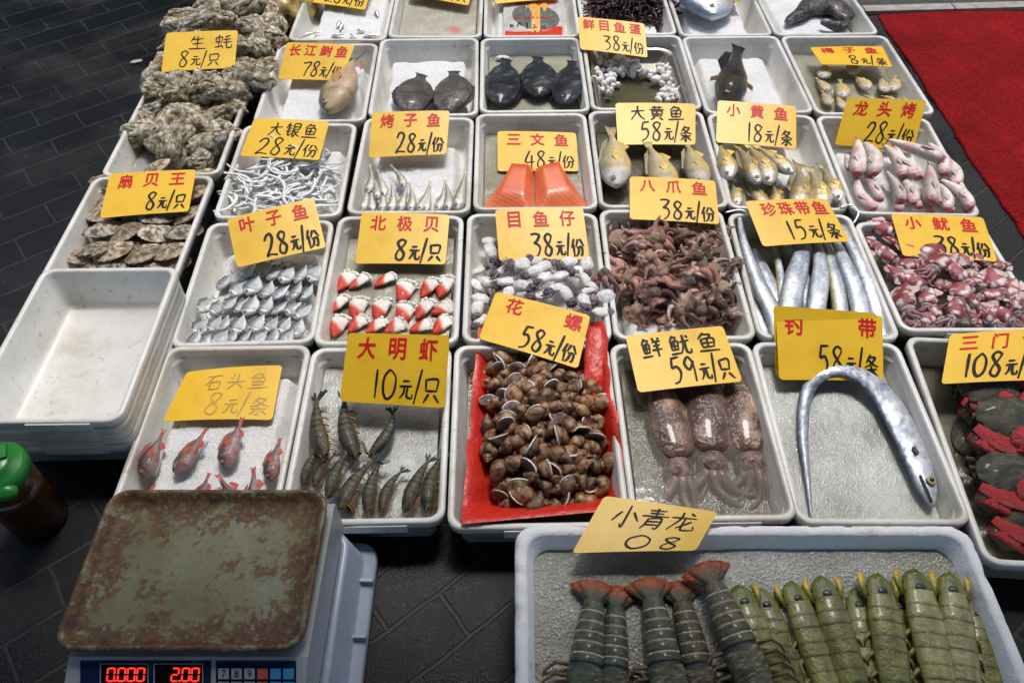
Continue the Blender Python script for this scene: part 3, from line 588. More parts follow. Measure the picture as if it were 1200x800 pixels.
TP = {
'a1': ((198,406),(362,404),(321,613),(122,615), 'white tray of stone fish on snowy ice, its front corner under the scale pan'),
'a2': ((370,409),(527,404),(519,612),(325,614), 'white tray of grey ice and dark striped shrimp'),
'a3': ((534,405),(712,402),(735,616),(527,620), 'white tray holding the red bag of sea snails'),
'a4': ((717,404),(880,400),(930,606),(742,612), 'white tray of murky water and three large squid'),
'a5': ((886,402),(1053,400),(1134,610),(934,616), 'white tray of grey slush with one long ribbon fish'),
'b1': ((247,263),(391,256),(364,402),(198,405), 'white tray of small silver leaf fish in rows'),
'b2': ((399,255),(546,251),(530,401),(367,405), 'white tray of red tipped clam meat on wet slush'),
'b3': ((553,252),(699,248),(714,398),(539,402), 'white tray heaped with baby cuttlefish'),
'b4': ((705,247),(848,244),(880,395),(721,399), 'white tray heaped with brown baby octopus'),
'b5': ((857,250),(996,251),(1052,395),(888,398), 'white tray packed with long silver belt fish'),
'c1': ((290,147),(418,144),(396,252),(247,257), 'white tray of thin white noodle fish'),
'c2': ((432,139),(555,137),(548,248),(404,251), 'white tray of slim pale fish along its front edge'),
'c3': ((561,134),(687,132),(697,243),(554,247), 'white tray with two orange salmon fillets'),
'c4': ((693,131),(823,129),(851,241),(702,244), 'white tray with three yellow croakers in murky melt'),
'c5': ((829,134),(953,134),(992,247),(857,243), 'white tray of small yellow croakers beside white ice'),
'c6': ((962,137),(1087,137),(1146,251),(998,252), 'white tray heaped with pinkish white soft fish'),
'd1': ((331,53),(443,50),(425,141),(293,144), 'white tray with one big shad lying beside its price card'),
'd2': ((448,46),(561,44),(557,134),(431,137), 'white tray of clean ice with two grey round flatfish'),
'd3': ((566,46),(680,43),(688,130),(562,132), 'white tray with three black flatfish in murky melt'),
'd4': ((684,42),(796,41),(822,127),(693,129), 'white tray holding a steel pan of cuttlefish roe'),
'd5': ((801,43),(909,42),(954,131),(828,133), 'white tray of clean ice with one dark grouper'),
'd6': ((914,42),(1036,42),(1098,134),(960,133), 'white tray of small plump yellow fish in melt water'),
'e1': ((369,-27),(468,-28),(449,46),(334,48), 'white tray of silvery slivers at the far end beside the oysters'),
'e2': ((472,-28),(567,-29),(562,43),(453,44), 'white tray of murky ice with a pink stain'),
'e3': ((571,-29),(669,-30),(679,42),(566,44), 'white tray with a printed plastic packet'),
'e4': ((674,-30),(769,-31),(794,40),(683,41), 'white tray with a heap of dark red seaweed'),
'e5': ((775,-30),(869,-30),(907,41),(799,42), 'white tray of ice with one pale pomfret'),
'e6': ((873,-30),(978,-30),(1034,40),(911,41), 'white tray of ice with one black monkfish'),
'o1': ((224,20),(337,20),(298,100),(176,102), 'white tray buried under the far heap of oysters', ),
'o2': ((170,106),(295,104),(251,203),(119,207), 'white tray of oysters behind the scallop tray'),
's1': ((114,208),(250,205),(204,327),(42,330), 'white tray of brown scallops behind the stack of empty trays'),
'b6': ((1002,261),(1152,259),(1222,386),(1060,389), 'white tray heaped with small dark red squid'),
}
for k, v in TP.items(): tray(k, v[:4], v[4])
_A, _D = P(1062, 394, RZ), P(1157, 660, RZ); _dd = (_A - _D).normalized(); _w = Vector((_dd.y, -_dd.x, 0)) * .30
A6PX = ((1062, 394), PIX(_A + _w), PIX(_D + _w), (1157, 660))
tray('a6', A6PX, 'white tray of dark crabs tied with red plastic')
# the stack of empty trays
st_px = ((38, 316), (201, 313), (152, 494), (-36, 497))
q = [P(*p, RZ + 0.072) for p in st_px]; sc = sum(q, Vector()) / 4; swx = ((q[1] - q[0]) + (q[2] - q[3])) / 2; sdy = ((q[0] - q[3]) + (q[1] - q[2])) / 2; sang = math.atan2(swx.y, swx.x)
print('STACK', swx.length, sdy.length, sang)
WHERE = ['at the bottom of the stack', 'second from the bottom of the stack', 'in the middle of the stack', 'second from the top of the stack', 'on top of the stack, wet and stained inside']
for i in range(5):
    rt = thing('empty_tray', 'empty white plastic tray ' + WHERE[i], 'tray', 'stack of empty trays', (sc.x + rng.uniform(-.003, .003), sc.y + rng.uniform(-.003, .003), 0.018 * i)); rt.rotation_euler = (0, 0, sang + rng.uniform(-.01, .01))
    tray_mesh(swx.length, sdy.length, RZ, 0.034).build('tray_body', 'tray', rt)
    g = MB(); g.box((0.03, -(sdy.length / 2 + .0005), RZ - .010), (swx.length * .4, .005, .014), (.7, .7, .7)); g.build('grip_lip', 'tray', rt, smooth=False)

def ice(key, mat, top, x0=.0, x1=1., y0=.0, y1=1., rough=.003, edge=.035, name='crushed_ice', label='', seed=0):
    """a bed of ice in a tray: x0..y1 as shares of the inner floor, y from the front"""
    t = TR[key]; ins = .029 - (top - .012) * .20; iw, idp = t.w - 2 * ins, t.d - 2 * ins; nx, ny = 44, 54; vs = []; fs = []
    xa, xb, ya, yb = [lerp(-iw / 2, iw / 2, a) for a in (x0, x1)] + [lerp(-idp / 2, idp / 2, a) for a in (y0, y1)]
    r = .022
    for j in range(ny + 1):
        for i in range(nx + 1):
            x, y = lerp(xa, xb, i / nx), lerp(ya, yb, j / ny); wob = .006 * fb((x * 14 + seed, y * 14, 5))
            # rounded rectangle distance to the border of the bed
            qx, qy = max(0, abs(x - (xa + xb) / 2) - (xb - xa) / 2 + r), max(0, abs(y - (ya + yb) / 2) - (yb - ya) / 2 + r); dd = r - math.hypot(qx, qy) + wob
            h = sstep(-.002, edge * .55, dd) if edge else 1.0
            z = .0095 + (top - .0095) * h + rough * fb((x * 22 + seed, y * 22, 1), 4) * h + rough * .35 * fb((x * 130, y * 130, seed), 2) * h
            if h <= 0: z = .0098
            vs.append((x, y, z))
    for j in range(ny):
        for i in range(nx): fs.append((j * (nx + 1) + i, j * (nx + 1) + i + 1, (j + 1) * (nx + 1) + i + 1, (j + 1) * (nx + 1) + i))
    b = MB(); b.add(vs, fs, (.8, .8, .8))
    o = b.build(name, mat); o.matrix_world = t.m; return tag(o, label, 'ice', None, 'stuff')
def sheet(key, mat, z, name, label):
    t = TR[key]; ins = .0265 - (z - .012) * .19; b = MB(); pts = rr(t.w - 2 * ins, t.d - 2 * ins, .02, z); b.add(pts, [tuple(range(len(pts)))], (.2, .2, .15)); o = b.build(name, mat, smooth=False); o.matrix_world = t.m
    return tag(o, label, 'water', None, 'stuff')
ice('a1', 'snow', .050, .03, .97, 0, .93, .004, .03, label='snowy crushed ice under the stone fish', seed=1)
ice('a2', 'slush', .046, 0, 1, 0, 1, .003, 0, label='grey melting ice under the shrimp', seed=2)
ice('a3', 'melt', .030, 0, 1, 0, 1, .002, 0, name='melt_water', label='dark melt water beside the red bag', seed=3)
ice('a4', 'melt', .030, 0, 1, 0, 1, .002, 0, name='melting_ice', label='dirty ice on the floor of the squid tray', seed=4)
ice('a5', 'slush', .038, 0, 1, 0, 1, .002, 0, label='grey slush under the ribbon fish', seed=5)
ice('a6', 'melt', .025, 0, 1, 0, 1, .002, 0, name='melting_ice', label='dark wet floor under the crabs', seed=6)
ice('b1', 'snow', .046, .05, 1, 0, .9, .004, .03, label='snowy ice under the leaf fish', seed=7)
ice('b2', 'murk', .040, 0, 1, 0, 1, .002, 0, label='wet beige slush under the clam meat', seed=8)
ice('b3', 'snow', .040, .08, .98, 0, .92, .004, .03, label='white ice under the baby cuttlefish', seed=9)
ice('b4', 'snow', .036, .05, .98, 0, .9, .004, .03, label='white ice under the baby octopus', seed=10)
ice('b5', 'murk', .026, 0, 1, 0, 1, .003, 0, label='wet slush under the belt fish', seed=11)
ice('b6', 'murk', .026, 0, 1, 0, 1, .003, 0, label='wet slush under the small squid', seed=12)
ice('c1', 'snow', .046, .06, .98, 0, .9, .004, .03, label='white ice under the noodle fish', seed=13)
ice('c2', 'snow', .052, .06, .96, .0, .86, .004, .035, label='block of white ice behind the slim fish', seed=14)
ice('c3', 'murk', .036, 0, 1, 0, 1, .002, 0, label='wet murky ice under the salmon fillets', seed=15)
ice('c4', 'melt', .034, 0, 1, 0, 1, .002, 0, label='murky melting ice under the three croakers', seed=16)
ice('c5', 'snow', .052, .05, .8, .05, .95, .005, .04, label='white ice beside the small croakers', seed=17)
ice('c6', 'snow', .044, .03, .95, .1, .85, .005, .04, label='white ice under the soft pink fish', seed=18)
ice('d1', 'snow', .054, .08, .97, 0, .86, .003, .025, label='smooth white ice beside the shad', seed=19)
ice('d2', 'snow', .056, .04, .96, 0, .86, .003, .025, label='clean white ice under the two grey flatfish', seed=20)
ice('d3', 'murk', .040, 0, 1, 0, 1, .002, 0, label='murky melt under the black flatfish', seed=21)
ice('d5', 'snow', .054, .04, .90, 0, .88, .003, .025, label='clean white ice under the dark grouper', seed=22)
ice('d6', 'murk', .038, 0, 1, 0, 1, .003, 0, label='murky melt under the small yellow fish', seed=23)
ice('e1', 'snow', .050, .1, 1, 0, .9, .004, .03, label='white ice with silvery slivers', seed=24)
M['stained'] = ice_mat('stained_slush', (0.50, 0.48, 0.40), (0.36, 0.34, 0.26), 0.14, 260, 0.4, 0.003, 6, 0.1, stain=((0.05, -0.085, 0.045), 0.035, (0.55, 0.13, 0.10)))
ice('e2', 'stained', .045, 0, 1, 0, 1, .002, 0, label='beige slush with a pink blood stain', seed=25)
ice('e3', 'snow', .042, .03, .97, 0, .95, .003, .03, label='white ice under the printed packet', seed=26)
ice('e4', 'snow', .040, .03, .97, 0, .95, .003, .03, label='white ice under the seaweed', seed=27)
ice('e5', 'snow', .050, .06, .92, 0, .9, .004, .03, label='white ice under the pomfret', seed=28)
ice('e6', 'snow', .048, .06, .94, 0, .9, .004, .03, label='white ice under the monkfish', seed=29)
ice('o2', 'slush', .026, 0, 1, 0, 1, .003, 0, label='grey ice under the near oysters', seed=30)
ice('s1', 'melt', .020, 0, 1, 0, 1, .002, 0, name='melt_water', label='dark wet floor under the scallops', seed=31)

# ------------------------------------------------------------------ fish and other creatures (unit length, head at x = 0, tail at x = 1, resting on z = 0)
def body_loft(mb, W, H, col, n=14, m=26, bend=0.0, zc=None, x1=0.88, tipz=None):
    hm = max(H(i / 40) for i in range(41)) if zc is None else zc; rings = []; cols = []
    for i in range(m + 1):
        t = i / m; t = 0.5 - 0.5 * math.cos(math.pi * t) if 0 < i < m else t
        x = .002 + t * x1; yb = bend * math.sin(math.pi * t); a, h = max(.002, W(t)), max(.002, H(t)); rings.append([]); cols.append([])
        for j in range(n):
            an = 2 * math.pi * j / n; cy, sz = math.cos(an), math.sin(an)
            rings[-1].append(Vector((x, yb + a * cy, hm + h * sz))); cols[-1].append(col(t, cy, sz))
    mb.loft(rings, cols); return hm
def fish(name, W, H, col, mat='fish', tail=(0.16, 0.12, 0.05), tailc=(0.3, 0.28, 0.2), eye=(0.09, 0.35, 0.018), fins=(), bend=0.0, n=14, iris=True, gill=None):
    """a fish lying on its side: y is back (+) to belly (-)"""
    W, H = prof(W), prof(H); root = thing(name); b = MB(); x1 = 1 - tail[0] * .8; z = body_loft(b, W, H, col, n, 26, bend, None, x1); b.build('body', mat, root)
    yt = bend * math.sin(math.pi) ; wt = W(1.0); L, sp, fk = tail; tb = MB()
    pts = [(x1 - .02, yt + wt, z), (1 - L * .35, yt + sp * .75, z + .01), (1, yt + sp, z + .015), (1 - fk, yt + sp * .35, z + .005), (1 - fk * 1.25, yt, z), (1 - fk, yt - sp * .35, z), (1, yt - sp, z - .01), (1 - L * .35, yt - sp * .75, z), (x1 - .02, yt - wt, z)]
    tb.poly(pts, .006, lambda i: mixc(tailc, (tailc[0] * .6, tailc[1] * .6, tailc[2] * .6), 1.0 if i in (2, 3, 5, 6) else 0)); tb.build('tail_fin', mat, root, smooth=False)
    for nm, pts, c in fins:
        f = MB(); f.poly([(x, y + bend * math.sin(math.pi * x), z + zz) for x, y, zz in pts], .005, c); f.build(nm, mat, root, smooth=False)
    if eye:
        t, yf, r = eye; y0 = W(t) * yf + bend * math.sin(math.pi * t); zz = z + H(t) * math.sqrt(max(0, 1 - yf * yf))
        if iris: MB().ell((t * x1, y0, zz), (r * 1.35, r * 1.35, r * .5), 10, 6).build('iris', 'iris', root)
        MB().ell((t * x1, y0, zz + r * .28), (r * .8, r * .8, r * .45), 10, 6).build('eye', 'eye', root)
    return root
def three(cb, cm, ct, gl=None):
    """belly, flank, back colours"""
    def f(t, y, s):
        c = mixc(cb, cm, (y + 1) / 1.0) if y < 0 else mixc(cm, ct, y); 
        return gl(t, y, s, c) if gl else c
    return f
# --- leaf fish
def leaf_fish(r):
    def gl(t, y, s, c):
        if t < .22: c = mixc((.80, .82, .84), c, .3)
        if .23 < t < .28: c = mixc(c, (.10, .11, .12), .55)
        return c
    k = r.uniform(.9, 1.1)
    return fish('leaf_fish', [(0, .04), (.08, .15), (.22, .26 * k), (.45, .30 * k), (.7, .2), (.9, .07), (1, .03)], [(0, .04), (.15, .10), (.4, .125), (.8, .05), (1, .02)],
                three((.58, .61, .63), (.36, .40, .41), (.13, .145, .12), gl), 'silver', (.2, .14, .1), (.14, .14, .10), (.13, .22, .034), [('dorsal_fin', [(.3, .27, 0), (.45, .37, 0), (.75, .22, 0), (.7, .16, 0)], (.10, .11, .09))], r.uniform(-.03, .03), 12)
K = Kind(leaf_fish, 4); it = []
lf = [(455,290),(558,280),(640,300),(725,320),(820,320),(905,312),(310,370),(395,410),(495,395),(590,420),(680,440),(790,430),(852,440),(170,520),(255,540),(335,510),(415,520),(485,530),(585,530),(670,540),(760,540),(825,565),(145,670),(235,650),(300,650),(400,660),(520,650),(610,650),(705,660),(790,680),(110,758),(195,745),(270,742),(350,740),(440,742),(530,738),(630,742),(720,744)]
for i, (a, b_) in enumerate(lf):
    x, y = 210 + a / 5.717, 270 + b_ / 5.717; an = math.radians(rng.uniform(38, 66)); L = rng.uniform(15, 17.8); z = .052 + rng.uniform(0, .008) + (.004 if i > 21 else 0)
    h = P(x - L * math.cos(an) * .62, y + L * math.sin(an) * .62, z); tl = P(x + L * math.cos(an), y - L * math.sin(an), z + .006); o = lay(K.get(rng.randrange(4)), h, tl, rng.uniform(-.5, .25)); it.append((o, x, y))
    o.scale = (o.scale[0] * 1.12, o.scale[0] * rng.choice((1.0, 1.2, 1.4)), o.scale[0])
name_rows(it, 'silver leaf fish on ice', 'fish', 'leaf fish laid in rows', 5); K.done()
# --- stone fish
def stone_fish(r):
    pale = r.random()
    def gl(t, y, s, c):
        k = fb((t * 6, y * 1.5, r_s)) ; c = mixc(c, (.36, .07, .04), sstep(.18, .5, k) * .7); c = mixc(c, (.62, .55, .52), sstep(.25, .6, -k - .05 + (.3 if y < -.3 else 0)) * (.3 + .45 * pale))
        return c
    r_s = r.uniform(0, 50)
    return fish('stone_fish', [(0, .05), (.07, .11), (.2, .17), (.4, .18), (.65, .11), (.85, .05), (1, .035)], [(0, .05), (.2, .12), (.4, .12), (.8, .05), (1, .02)],
                three((.34, .22, .19), (.10, .06, .045), (.03, .024, .02), gl), 'fish', (.2, .045, .03), (.45, .05, .04), (.1, .35, .025),
                [('dorsal_fin', [(.28, .15, 0), (.36, .22, .01), (.6, .17, .01), (.72, .08, 0)], (.30, .06, .04)), ('pectoral_fin', [(.3, -.02, .1), (.42, .05, .14), (.52, -.02, .13), (.42, -.07, .11)], (.45, .08, .04)), ('anal_fin', [(.55, -.1, 0), (.62, -.18, 0), (.72, -.12, 0), (.74, -.06, 0)], (.5, .06, .05))], r.uniform(-.05, .05))
K = Kind(stone_fish, 3)
for (h, t, lb, k) in [((170,563),(194,506),'mottled red stone fish beside the inner wall of its tray, its pectoral fin bright red',0), ((209,558),(247,505),'darkest stone fish, lying between two paler ones on the ice',1), ((268,552),(288,492),'stone fish with white belly and bright red tail under the price card',2),
                      ((320,566),(331,515),'stone fish wedged upright against the inner wall of the tray',2), ((228,606),(249,556),'stone fish showing only its tail above the scale pan, pointing towards the card',1), ((290,612),(256,559),'stone fish with its dark tail tilted away from its neighbours above the scale pan',1), ((305,615),(300,550),'stone fish with pale striped tail upright above the scale pan edge',0), ((150,615),(184,570),'stone fish below the mottled red one, half hidden by the pan',0)]:
    o = lay(K.get(k), P(*h, .056), P(*t, .062), rng.uniform(-.3, .3)); tag(o, lb, 'fish', 'stone fish on snowy ice')
K.done()
# --- yellow croakers (small ones beside the ice, three large ones in the melt), plum fish
def croaker(r, name='small_yellow_croaker', fat=1.0, gold=1.0):
    seed = r.uniform(0, 60)
    def gl(t, y, s, c):
        if t < .24: c = mixc((.56, .56, .55), c, sstep(.1, .24, t) * .7)
        if .25 < t < .29 and y > -.6: c = mixc(c, (.2, .17, .1), .5)
        return mixc(c, (.66, .42, .08), max(0, fb((t * 5, y * 2, seed))) * gold * .9)
    return fish(name, [(0, .03), (.06, .075 * fat), (.2, .125 * fat), (.4, .135 * fat), (.65, .095 * fat), (.88, .04), (1, .028)], [(0, .03), (.15, .085), (.4, .10), (.75, .055), (1, .02)],
                three((.62, .46, .17), (.52, .45, .28), (.25, .23, .16), gl), 'silver' if fat < 1.05 else 'fish', (.2, .07, .02), (.42, .33, .12), (.085, .3, .02),
                [('dorsal_fin', [(.3, .11, 0), (.4, .17, 0), (.72, .11, 0), (.8, .05, 0)], (.3, .26, .14)), ('pectoral_fin', [(.27, -.02, .09), (.36, .03, .11), (.48, -.01, .1), (.36, -.06, .1)], (.6, .42, .1)), ('anal_fin', [(.55, -.09, 0), (.62, -.16, 0), (.7, -.1, 0), (.72, -.06, 0)], (.62, .42, .08))], r.uniform(-.05, .05))
K = Kind(croaker, 3); c5 = lambda x, y: (820 + x / 5.333, 110 + y / 5.333); it = []
for i, (h, t, zz) in enumerate([((195,562),(118,330),.075), ((350,600),(205,345),.078), ((440,602),(290,340),.082), ((575,530),(330,345),.088), ((232,725),(185,565),.058), ((400,745),(250,545),.058), ((480,760),(450,575),.056), ((600,770),(590,470),.056), ((760,760),(672,490),.056), ((870,715),(745,470),.06)]):
    o = lay(K.get(i % 3), P(*c5(*h), zz), P(*c5(*t), zz - .012), rng.uniform(-.35, .2), wide=1.12); it.append((o, *c5(*h)))
name_rows(it, 'small yellow croaker with silver head', 'fish', 'small yellow croakers', 2); K.done()
K = Kind(lambda r: croaker(r, 'large_yellow_croaker', 1.22, .5), 2)
for i, (h, t, lb) in enumerate([((723,228),(716,158),'large yellow croaker with its whole head showing beside the tray wall'), ((781,238),(757,172),'large yellow croaker in the middle of three, its head behind a card'), ((822,226),(802,170),'large yellow croaker partly under the card of the next tray')]):
    o = lay(K.get(i % 2), P(*h, .05), P(*t, .05), -.1); tag(o, lb, 'fish', 'large yellow croakers')
K.done()
K = Kind(lambda r: croaker(r, 'plum_fish', 1.5, 1.3), 3); it = []
for i, (x, y, dx, dy) in enumerate([(497,258,-9,28),(590,245,14,26),(487,305,22,24),(557,322,6,32),(628,298,26,26),(697,305,6,28),(742,303,-4,28),(500,352,14,26),(548,365,12,24),(650,345,20,10),(720,348,24,8),(775,350,10,12)]):
    o = lay(K.get(i % 3), P(800 + (x + dx) / 3, (y + dy) / 3, .05), P(800 + (x - dx) / 3, (y - dy) / 3, .047), rng.uniform(-.3, .3), wide=1.05); it.append((o, x, y))
name_rows(it, 'small plump yellow fish in melt water', 'fish', 'small plump yellow fish', 3); K.done()
# --- slim pale fish
def slim_fish(r):
    def gl(t, y, s, c): return mixc(c, (.66, .67, .66), .6) if t < .2 or abs(y) < .25 else c
    return fish('slim_pale_fish', [(0, .02), (.06, .075), (.18, .105), (.35, .09), (.7, .045), (.9, .025), (1, .018)], [(0, .02), (.15, .085), (.35, .08), (.75, .04), (1, .016)],
                three((.58, .57, .52), (.46, .45, .38), (.30, .28, .20), gl), 'silver', (.16, .035, .05), (.38, .35, .22), (.08, .3, .02), [('dorsal_fin', [(.25, .08, 0), (.34, .13, 0), (.5, .06, 0)], (.36, .33, .2))], r.uniform(-.06, .06), 10)
K = Kind(slim_fish, 3); it = []
for i, (hx, hy, tx, ty) in enumerate([(96,690,104,585),(128,708,108,620),(158,698,130,600),(222,668,172,585),(78,752,96,650),(112,752,106,660),(142,752,138,655),(178,752,178,650),(208,752,236,648),(244,752,240,650),(272,752,312,645),(298,752,316,660),(336,752,366,645),(376,752,366,640),(408,752,440,610)]):
    z = .062 if i > 3 else .068; o = lay(K.get(i % 3), P(400 + hx / 3, hy / 3, z), P(400 + tx / 3, ty / 3, z + .004), rng.uniform(-.3, .3), wide=1.15); it.append((o, 400 + hx / 3, hy / 3))
name_rows(it, 'slim pale silver fish on ice', 'fish', 'slim pale fish', 2); K.done()
# --- noodle fish
def noodle_fish(r):
    root = thing('noodle_fish'); pts = [(0, 0, 0.03)]; a = r.uniform(-.5, .5); x = y = 0; da = r.uniform(-.28, .28)
    for i in range(12):
        a += da + r.uniform(-.1, .1); x += math.cos(a) / 12; y += math.sin(a) / 12; pts.append((x, y, .03 + .03 * math.sin(i * .5 + r.random())))
    b = MB(); b.tube(pts, lambda t: .054 * (1 - .75 * abs(t - .35) ** 1.3), lambda t: .036 * (1 - .6 * t), 6, lambda t, a: mixc((.60, .64, .66), (.76, .79, .79), .5 + .5 * math.sin(a)) if t > .1 else (.66, .66, .62)); b.build('body', 'noodle', root)
    for s in (-1, 1): MB().ell((.045, s * .020, .052), (.014, .014, .014), 6, 4).build('eye', 'eye', root)
    return root
K = Kind(noodle_fish, 6); it = []; c1 = lambda x, y: (240 + x / 6.156, 130 + y / 6.156); k = 0
while k < 135:
    u, v = rng.random(), rng.random(); x0, x1 = lerp(300, 215, v), lerp(960, 830, v); x, y = lerp(x0, x1, u), lerp(355, 720, v)
    if y < 450 and x < 560: continue
    px, py = c1(x, y); z = .05 + .028 * (1 - (2 * u - 1) ** 2) * rng.uniform(.4, 1); an = rng.uniform(-.9, .9) if rng.random() < .65 else rng.uniform(0, 6.3); L = rng.uniform(.075, .10); c = P(px, py, z)
    d = Vector((math.cos(an), math.sin(an), 0)) * L * .5; lay(o := K.get(k % 6), c - d, c + d, rng.uniform(-.6, .6)); o.location.z = z + rng.uniform(0, .012); it.append((o, px, py)); k += 1
name_rows(it, 'thin white noodle fish', 'fish', 'thin white noodle fish in a heap', 9); K.done()
# --- soft pink fish
def soft_fish(r):
    sd = r.uniform(0, 40)
    def gl(t, y, s, c):
        k = fb((t * 4, y * 1.3, sd)); c = mixc(c, (.62, .16, .16), sstep(.25, .5, k) * .6)
        if t < .12: c = mixc((.46, .16, .16), c, t / .12)
        return mixc(c, (.20, .18, .17), sstep(.4, 1., y) * .45)
    root = fish('soft_pink_fish', [(0, .07), (.06, .105), (.2, .125), (.4, .122), (.7, .095), (.9, .06), (1, .04)], [(0, .05), (.1, .09), (.35, .10), (.75, .07), (1, .03)],
                three((.88, .80, .78), (.80, .71, .68), (.50, .43, .40), gl), 'soft', (.16, .05, .06), (.12, .09, .08), (.05, .45, .012), [('pectoral_fin', [(.18, .02, .1), (.3, .08, .12), (.42, .05, .1), (.3, -.02, .11)], (.55, .45, .42))], r.uniform(-.12, .12))
    b = MB(); b.tube([(.0, -.05, .09), (-.012, 0, .095), (.0, .05, .09)], .016, .012, 6, (.36, .06, .07)); b.build('mouth', 'soft', root)
    return root
K = Kind(soft_fish, 4); it = []; c6 = lambda x, y: (960 + x / 4.704, 100 + y / 4.704)
for i, (h, t, zz) in enumerate([((200,500),(205,315),.085),((300,500),(255,325),.095),((440,510),(340,340),.09),((520,520),(390,340),.093),((640,430),(330,320),.104),((672,500),(590,330),.09),((740,560),(705,415),.08),((285,690),(195,520),.075),((310,640),(230,490),.08),((420,640),(340,480),.088),((500,660),(420,500),.08),((545,680),(490,540),.078),((590,650),(580,450),.094),((690,690),(650,550),.082),((815,680),(650,525),.086),((720,700),(640,560),.074),((150,470),(135,390),.08),((790,700),(760,580),.07),((420,695),(380,560),.07),((610,705),(560,590),.068)]):
    h = (h[0] + (h[0] - t[0]) * .12, h[1] + (h[1] - t[1]) * .12); o = lay(K.get(i % 4), P(*c6(*h), zz * .82), P(*c6(*t), zz * .75), rng.uniform(-.5, .5), wide=.98, thick=.98); it.append((o, *c6(*h)))
name_rows(it, 'soft pinkish white fish in a heap', 'fish', 'soft pink fish in a heap', 3); K.done()
# --- flatfish
def flatfish(r, dark=False):
    sd = r.uniform(0, 40); base = (.022, .028, .034) if dark else (.125, .118, .105)
    def gl(t, y, s):
        k = fb((t * 5, y * 2, sd), 4); e = sstep(.55, 1.0, abs(y)); c = mixc(base, tuple(x * 2.2 for x in base), sstep(0, .5, k))
        if not dark: c = mixc(c, (.50, .48, .45), sstep(.42, .1, t) * sstep(-.35, .25, k) * .85)
        else: c = mixc(c, (.30, .32, .33), sstep(.28, .5, fb((t * 22, y * 9, sd), 3)) * .7)
        return mixc(c, base, e * .4)
    tab = [(0, .06), (.06, .17), (.2, .30), (.45, .37), (.68, .34), (.84, .25), (.94, .13), (1, .10)]; W = prof(tab)
    def fringe(sg):
        ts = [.14 + .74 * q / 14 for q in range(15)]; out = [(t * .88, sg * (W(t) + .075 * math.sin(math.pi * (t - .12) / .76) ** .7 * (1 + .10 * (-1) ** q)), -.045) for q, t in enumerate(ts)]
        return (out + [(t * .88, sg * (W(t) - .05), -.02) for t in reversed(ts)])[::sg]
    fc = tuple(x * .8 for x in base)
    return fish('black_flatfish' if dark else 'grey_flatfish', tab, [(0, .03), (.15, .08), (.4, .10), (.8, .05), (1, .025)],
                gl, 'dark', (.12, .13, -.01), base, (.12, .25, .016), [('fringe_fin', fringe(1), fc), ('fringe_fin', fringe(-1), fc)], r.uniform(-.03, .03), 18)
K = Kind(lambda r: flatfish(r), 2)
tag(lay(K.get(0), P(478, 136, .062), P(494, 94, .066), .15, wide=.80, thick=1.0), 'grey flatfish on ice nearer the shad tray', 'fish', 'two grey flatfish')
tag(lay(K.get(1), P(527, 137, .062), P(534, 91, .066), -.15, wide=.78, thick=1.0), 'grey flatfish on ice nearer the black flatfish tray', 'fish', 'two grey flatfish')
K.done(); K = Kind(lambda r: flatfish(r, True), 3)
tag(lay(K.get(0), P(585, 130, .046), P(593, 77, .05), .1, wide=.60, thick=.85), 'black flatfish with square tail beside the white ice lump', 'fish', 'three black flatfish')
tag(lay(K.get(1), P(631, 120, .046), P(630, 74, .05), 0, wide=.72, thick=.9), 'black flatfish in the middle with its snout pointing out', 'fish', 'three black flatfish')
tag(lay(K.get(2), P(661, 130, .046), P(671, 79, .05), -.1, wide=.58, thick=.85), 'black flatfish against the wall next to the roe pan', 'fish', 'three black flatfish')
K.done()
MB().ell((0, 0, 0), (.022, .010, .007), 12, 7, (.9, .9, .9), disp=lambda d: .2 * noise.noise(d * 3)).build('ice_lump', 'snow', None, loc=P(589, 68, .048)); tag(bpy.data.objects['ice_lump'], 'white lump of ice behind the black flatfish', 'ice')
# --- shad, grouper, pomfret, monkfish
def shad_col(t, y, s):
    k = fb((t * 5, y * 2, 3.3), 4); c = mixc((.50, .40, .24), (.60, .36, .27), sstep(-.2, .4, k)) if y < .25 else mixc((.52, .34, .24), (.07, .10, .09), sstep(.2, .8, y))
    if t < .26: c = mixc(c, (.42, .34, .18), .6) if y < .3 else mixc(c, (.05, .09, .08), .6)
    if .26 < t < .29: c = mixc(c, (.12, .09, .05), .5)
    return c
o = fish('shad', [(0, .04), (.06, .11), (.2, .19), (.42, .23), (.65, .16), (.88, .06), (1, .04)], [(0, .04), (.15, .11), (.4, .13), (.75, .07), (1, .02)], shad_col, 'fish', (.2, .13, .09), (.20, .18, .14), (.09, .25, .022),
         [('dorsal_fin', [(.4, .2, 0), (.46, .3, .01), (.62, .2, 0)], (.12, .13, .11)), ('pectoral_fin', [(.28, -.04, .12), (.4, .02, .15), (.52, -.02, .14), (.4, -.09, .13)], (.55, .30, .10)), ('anal_fin', [(.62, -.17, 0), (.7, -.22, 0), (.82, -.1, 0)], (.5, .2, .12))])
tag(lay(o, P(393, 143, .062), P(424, 74, .066), -.35, wide=.85, thick=.85), 'large shad with dark back, leaning on the tray wall', 'fish')
def grouper_col(t, y, s):
    k = fb((t * 5, y * 2, 9.3), 4); return mixc((.022, .021, .018), (.085, .062, .032), sstep(-.15, .5, k))
